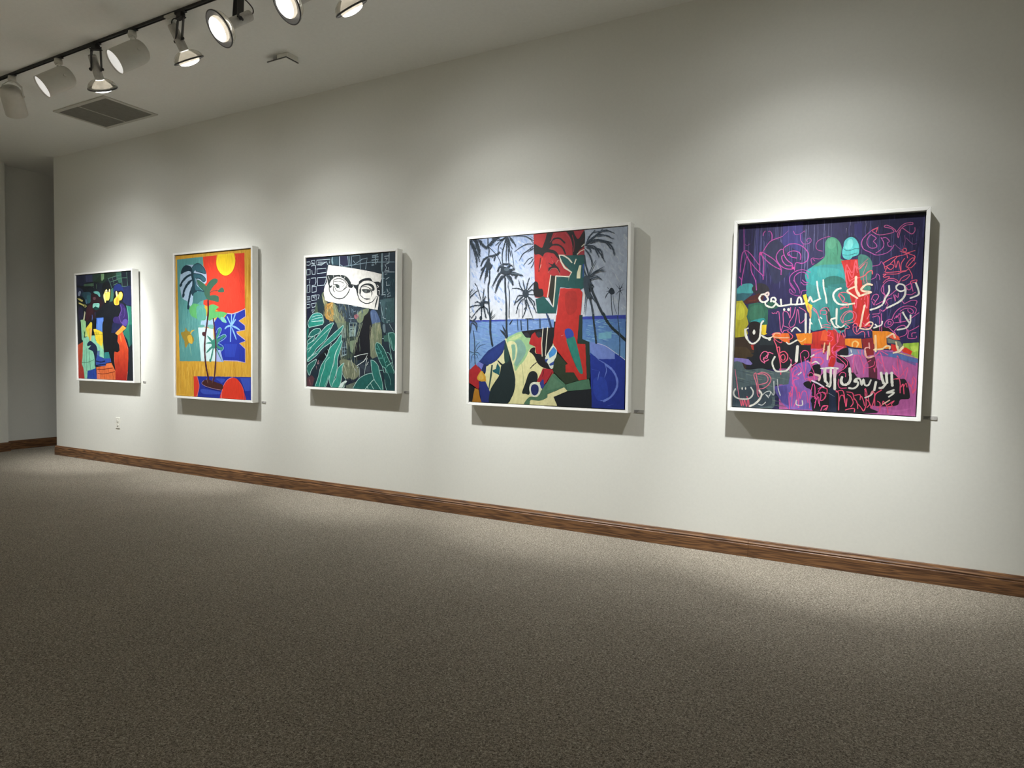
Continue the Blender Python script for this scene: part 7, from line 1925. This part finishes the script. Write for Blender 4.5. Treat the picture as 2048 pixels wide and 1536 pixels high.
def can_light(label, mx, mouth, d):
    """white cylinder spotlight with a deep lamp, held by a white stirrup"""
    base = Vector((mx, TRACKY, ZT)); mouth = Vector(mouth); d = Vector(d).normalized()
    t = thing('cylinder_spotlight', label, 'track light', base, 'spotlights on the ceiling track')
    R = frame_from(d); F = Matrix.Translation(mouth - base) @ R
    bm = bmesh.new(); add_box(bm, (-0.05, -0.014, -0.002), (0.05, 0.014, 0.004)); obj('track_adapter', bm, m_black, t, bevel=0.002)
    bm = bmesh.new(); add_lathe(bm, [(0.027, -0.040), (0.030, -0.030), (0.026, -0.002)], Matrix.Identity(4), 24, cap0=True, cap1=True); obj('swivel', bm, m_white, t)
    bm = bmesh.new()
    add_lathe(bm, [(0.0815, 0.0), (0.0815, -0.170), (0.079, -0.200), (0.070, -0.222), (0.055, -0.234), (0.002, -0.236), (0.002, -0.230), (0.066, -0.215), (0.079, -0.170), (0.079, 0.0), (0.0815, 0.0)], F, 44)
    obj('housing', bm, m_white, t)
    bm = bmesh.new(); add_lathe(bm, [(0.0785, -0.010), (0.076, -0.045), (0.068, -0.062)], F, 36); obj('baffle', bm, m_can, t)  # baffle glows by itself, standing in for lamplight on its wall
    bm = bmesh.new(); add_lathe(bm, [(0.068, -0.062), (0.050, -0.056), (0.025, -0.052), (0.002, -0.051)], F, 36, cap1=True); obj('bulb_lens', bm, m_can, t)
    piv = (mouth - base) - d * 0.165
    side = R.col[0].to_3d(); side = Vector((side.x, side.y, 0)).normalized()
    bm = bmesh.new(); top = Vector((0, 0, -0.040))
    for s in (-1, 1):
        a = top + side * s * 0.022; k1 = a.lerp(piv, 0.35) + side * s * 0.055; b = piv + side * s * 0.085
        prev = None
        for p in (a, k1, b):
            w2 = d.cross(side).normalized()
            wd = w2 * 0.012; th = side * 0.0025
            ring = [bm.verts.new(c) for c in (p - th - wd, p + th - wd, p + th + wd, p - th + wd)]
            if prev:
                for i in range(4): bm.faces.new((prev[i], prev[(i + 1) % 4], ring[(i + 1) % 4], ring[i]))
            else: bm.faces.new(ring)
            prev = ring
        bm.faces.new(prev[::-1])
    add_box(bm, (-0.026, -0.012, -0.044), (0.026, 0.012, -0.038))
    st = obj('stirrup', bm, m_white, t)
    for s in (-1, 1):
        bm = bmesh.new(); M = Matrix.Translation(piv + side * s * 0.083) @ (side * s).to_track_quat('Z', 'Y').to_matrix().to_4x4()
        add_lathe(bm, [(0.010, 0.0), (0.010, 0.008), (0.007, 0.011)], M, 16, cap0=True, cap1=True); obj('pivot_knob', bm, m_white, st)
    return t

OUT = (-0.24, -0.745, -0.62)
FIX = [
 ('can', 'white cylinder spotlight at the far left end of the track, pointing down at the wall', -6.28, (-6.49, 2.99, 3.262), (-0.50, 0.47, -0.72)),
 ('can', 'white cylinder spotlight second from the far left end, mouth turned away from the wall', -5.584, (-5.498, 2.70, 3.207), OUT),
 ('par', 'lit reflector spotlight in a black stirrup between the two cylinder spotlights whose mouths show', -5.081, (-5.334, 3.05, 3.298), (-0.30, 0.50, -0.83)),
 ('can', 'white cylinder spotlight nearest to the row of lit reflector lamps', -4.634, (-4.579, 2.70, 3.207), OUT),
 ('par', 'lit reflector spotlight pointing down at the wall right of the nearest cylinder spotlight', -4.10, (-4.297, 3.06, 3.305), (0.05, 0.53, -0.85)),
 ('par', 'lit reflector spotlight whose round face is fully visible left of the ceiling box', -3.53, (-3.401, 2.62, 3.131), OUT),
 ('par', 'lit reflector spotlight facing the room, cut by the top edge above the ceiling box', -2.98, (-2.851, 2.62, 3.141), OUT),
 ('par', 'lit reflector spotlight tilted to the wall, rightmost one seen under the top edge', -2.62, (-2.767, 3.04, 3.294), (0.20, 0.58, -0.79)),
 ('par', 'added unseen reflector spotlight on the track above the blue beach painting', -2.05, (-1.95, 2.62, 3.141), OUT),  # unseen extra lamp, added to light the other walls
 ('par', 'lit reflector spotlight on the track out of sight before the purple painting', -0.45, (-0.43, 3.02, 3.28), (0.08, 0.60, -0.80)),
 ('par', 'added unseen reflector spotlight on the track turned to the near room', 0.35, (0.42, 2.62, 3.141), (0.2, -0.745, -0.62)),  # this lamp and the next are unseen, added for bounce light
 ('par', 'added unseen reflector spotlight at the right end of the track', 3.1, (3.2, 2.62, 3.141), (0.3, -0.745, -0.62)),
]
for kind, label, mx, le, d in FIX:
    (can_light if kind == 'can' else par_light)(label, mx, le, d)

# light of the lamps aimed at the paintings: lens, aim point on the wall, beam watts, spill watts

# nested cones give the soft edged pool of a reflector lamp: (half angle in degrees, watts)
NEST = [(22, 415), (28, 22), (34, 112), (52, 42), (80, 15)]
AIMED = [((-6.56, 3.05, 3.20), -7.40, 1.07), ((-5.34, 3.10, 3.22), -5.60, 0.84), ((-4.29, 3.11, 3.22), -3.85, 0.88),
         ((-2.72, 3.11, 3.22), -2.04, 1.01), ((-0.42, 3.08, 3.22), -0.24, 1.12)]
for le, ax, g in AIMED:
    dr = Vector((ax, WALLY, 0.8)) - Vector(le)
    for half, pw in NEST:
        spot('spotlight_beam', le, dr, pw * g, half * 2, 1.0, 0.045)
# lamps turned to the rest of the room; last three unseen, added for bounce light
for le, dr in (((-5.51, 2.66, 3.17), OUT), ((-4.59, 2.66, 3.17), OUT), ((-3.41, 2.59, 3.09), OUT), ((-2.86, 2.59, 3.10), OUT), ((-1.96, 2.59, 3.10), OUT),
               ((0.43, 2.59, 3.10), (0.2, -0.745, -0.62)), ((3.21, 2.59, 3.10), (0.3, -0.745, -0.62))):
    for half, pw in ((20, 1000), (25, 720)):
        spot('room_beam', le, dr, pw, half * 2, 1.0, 0.045)
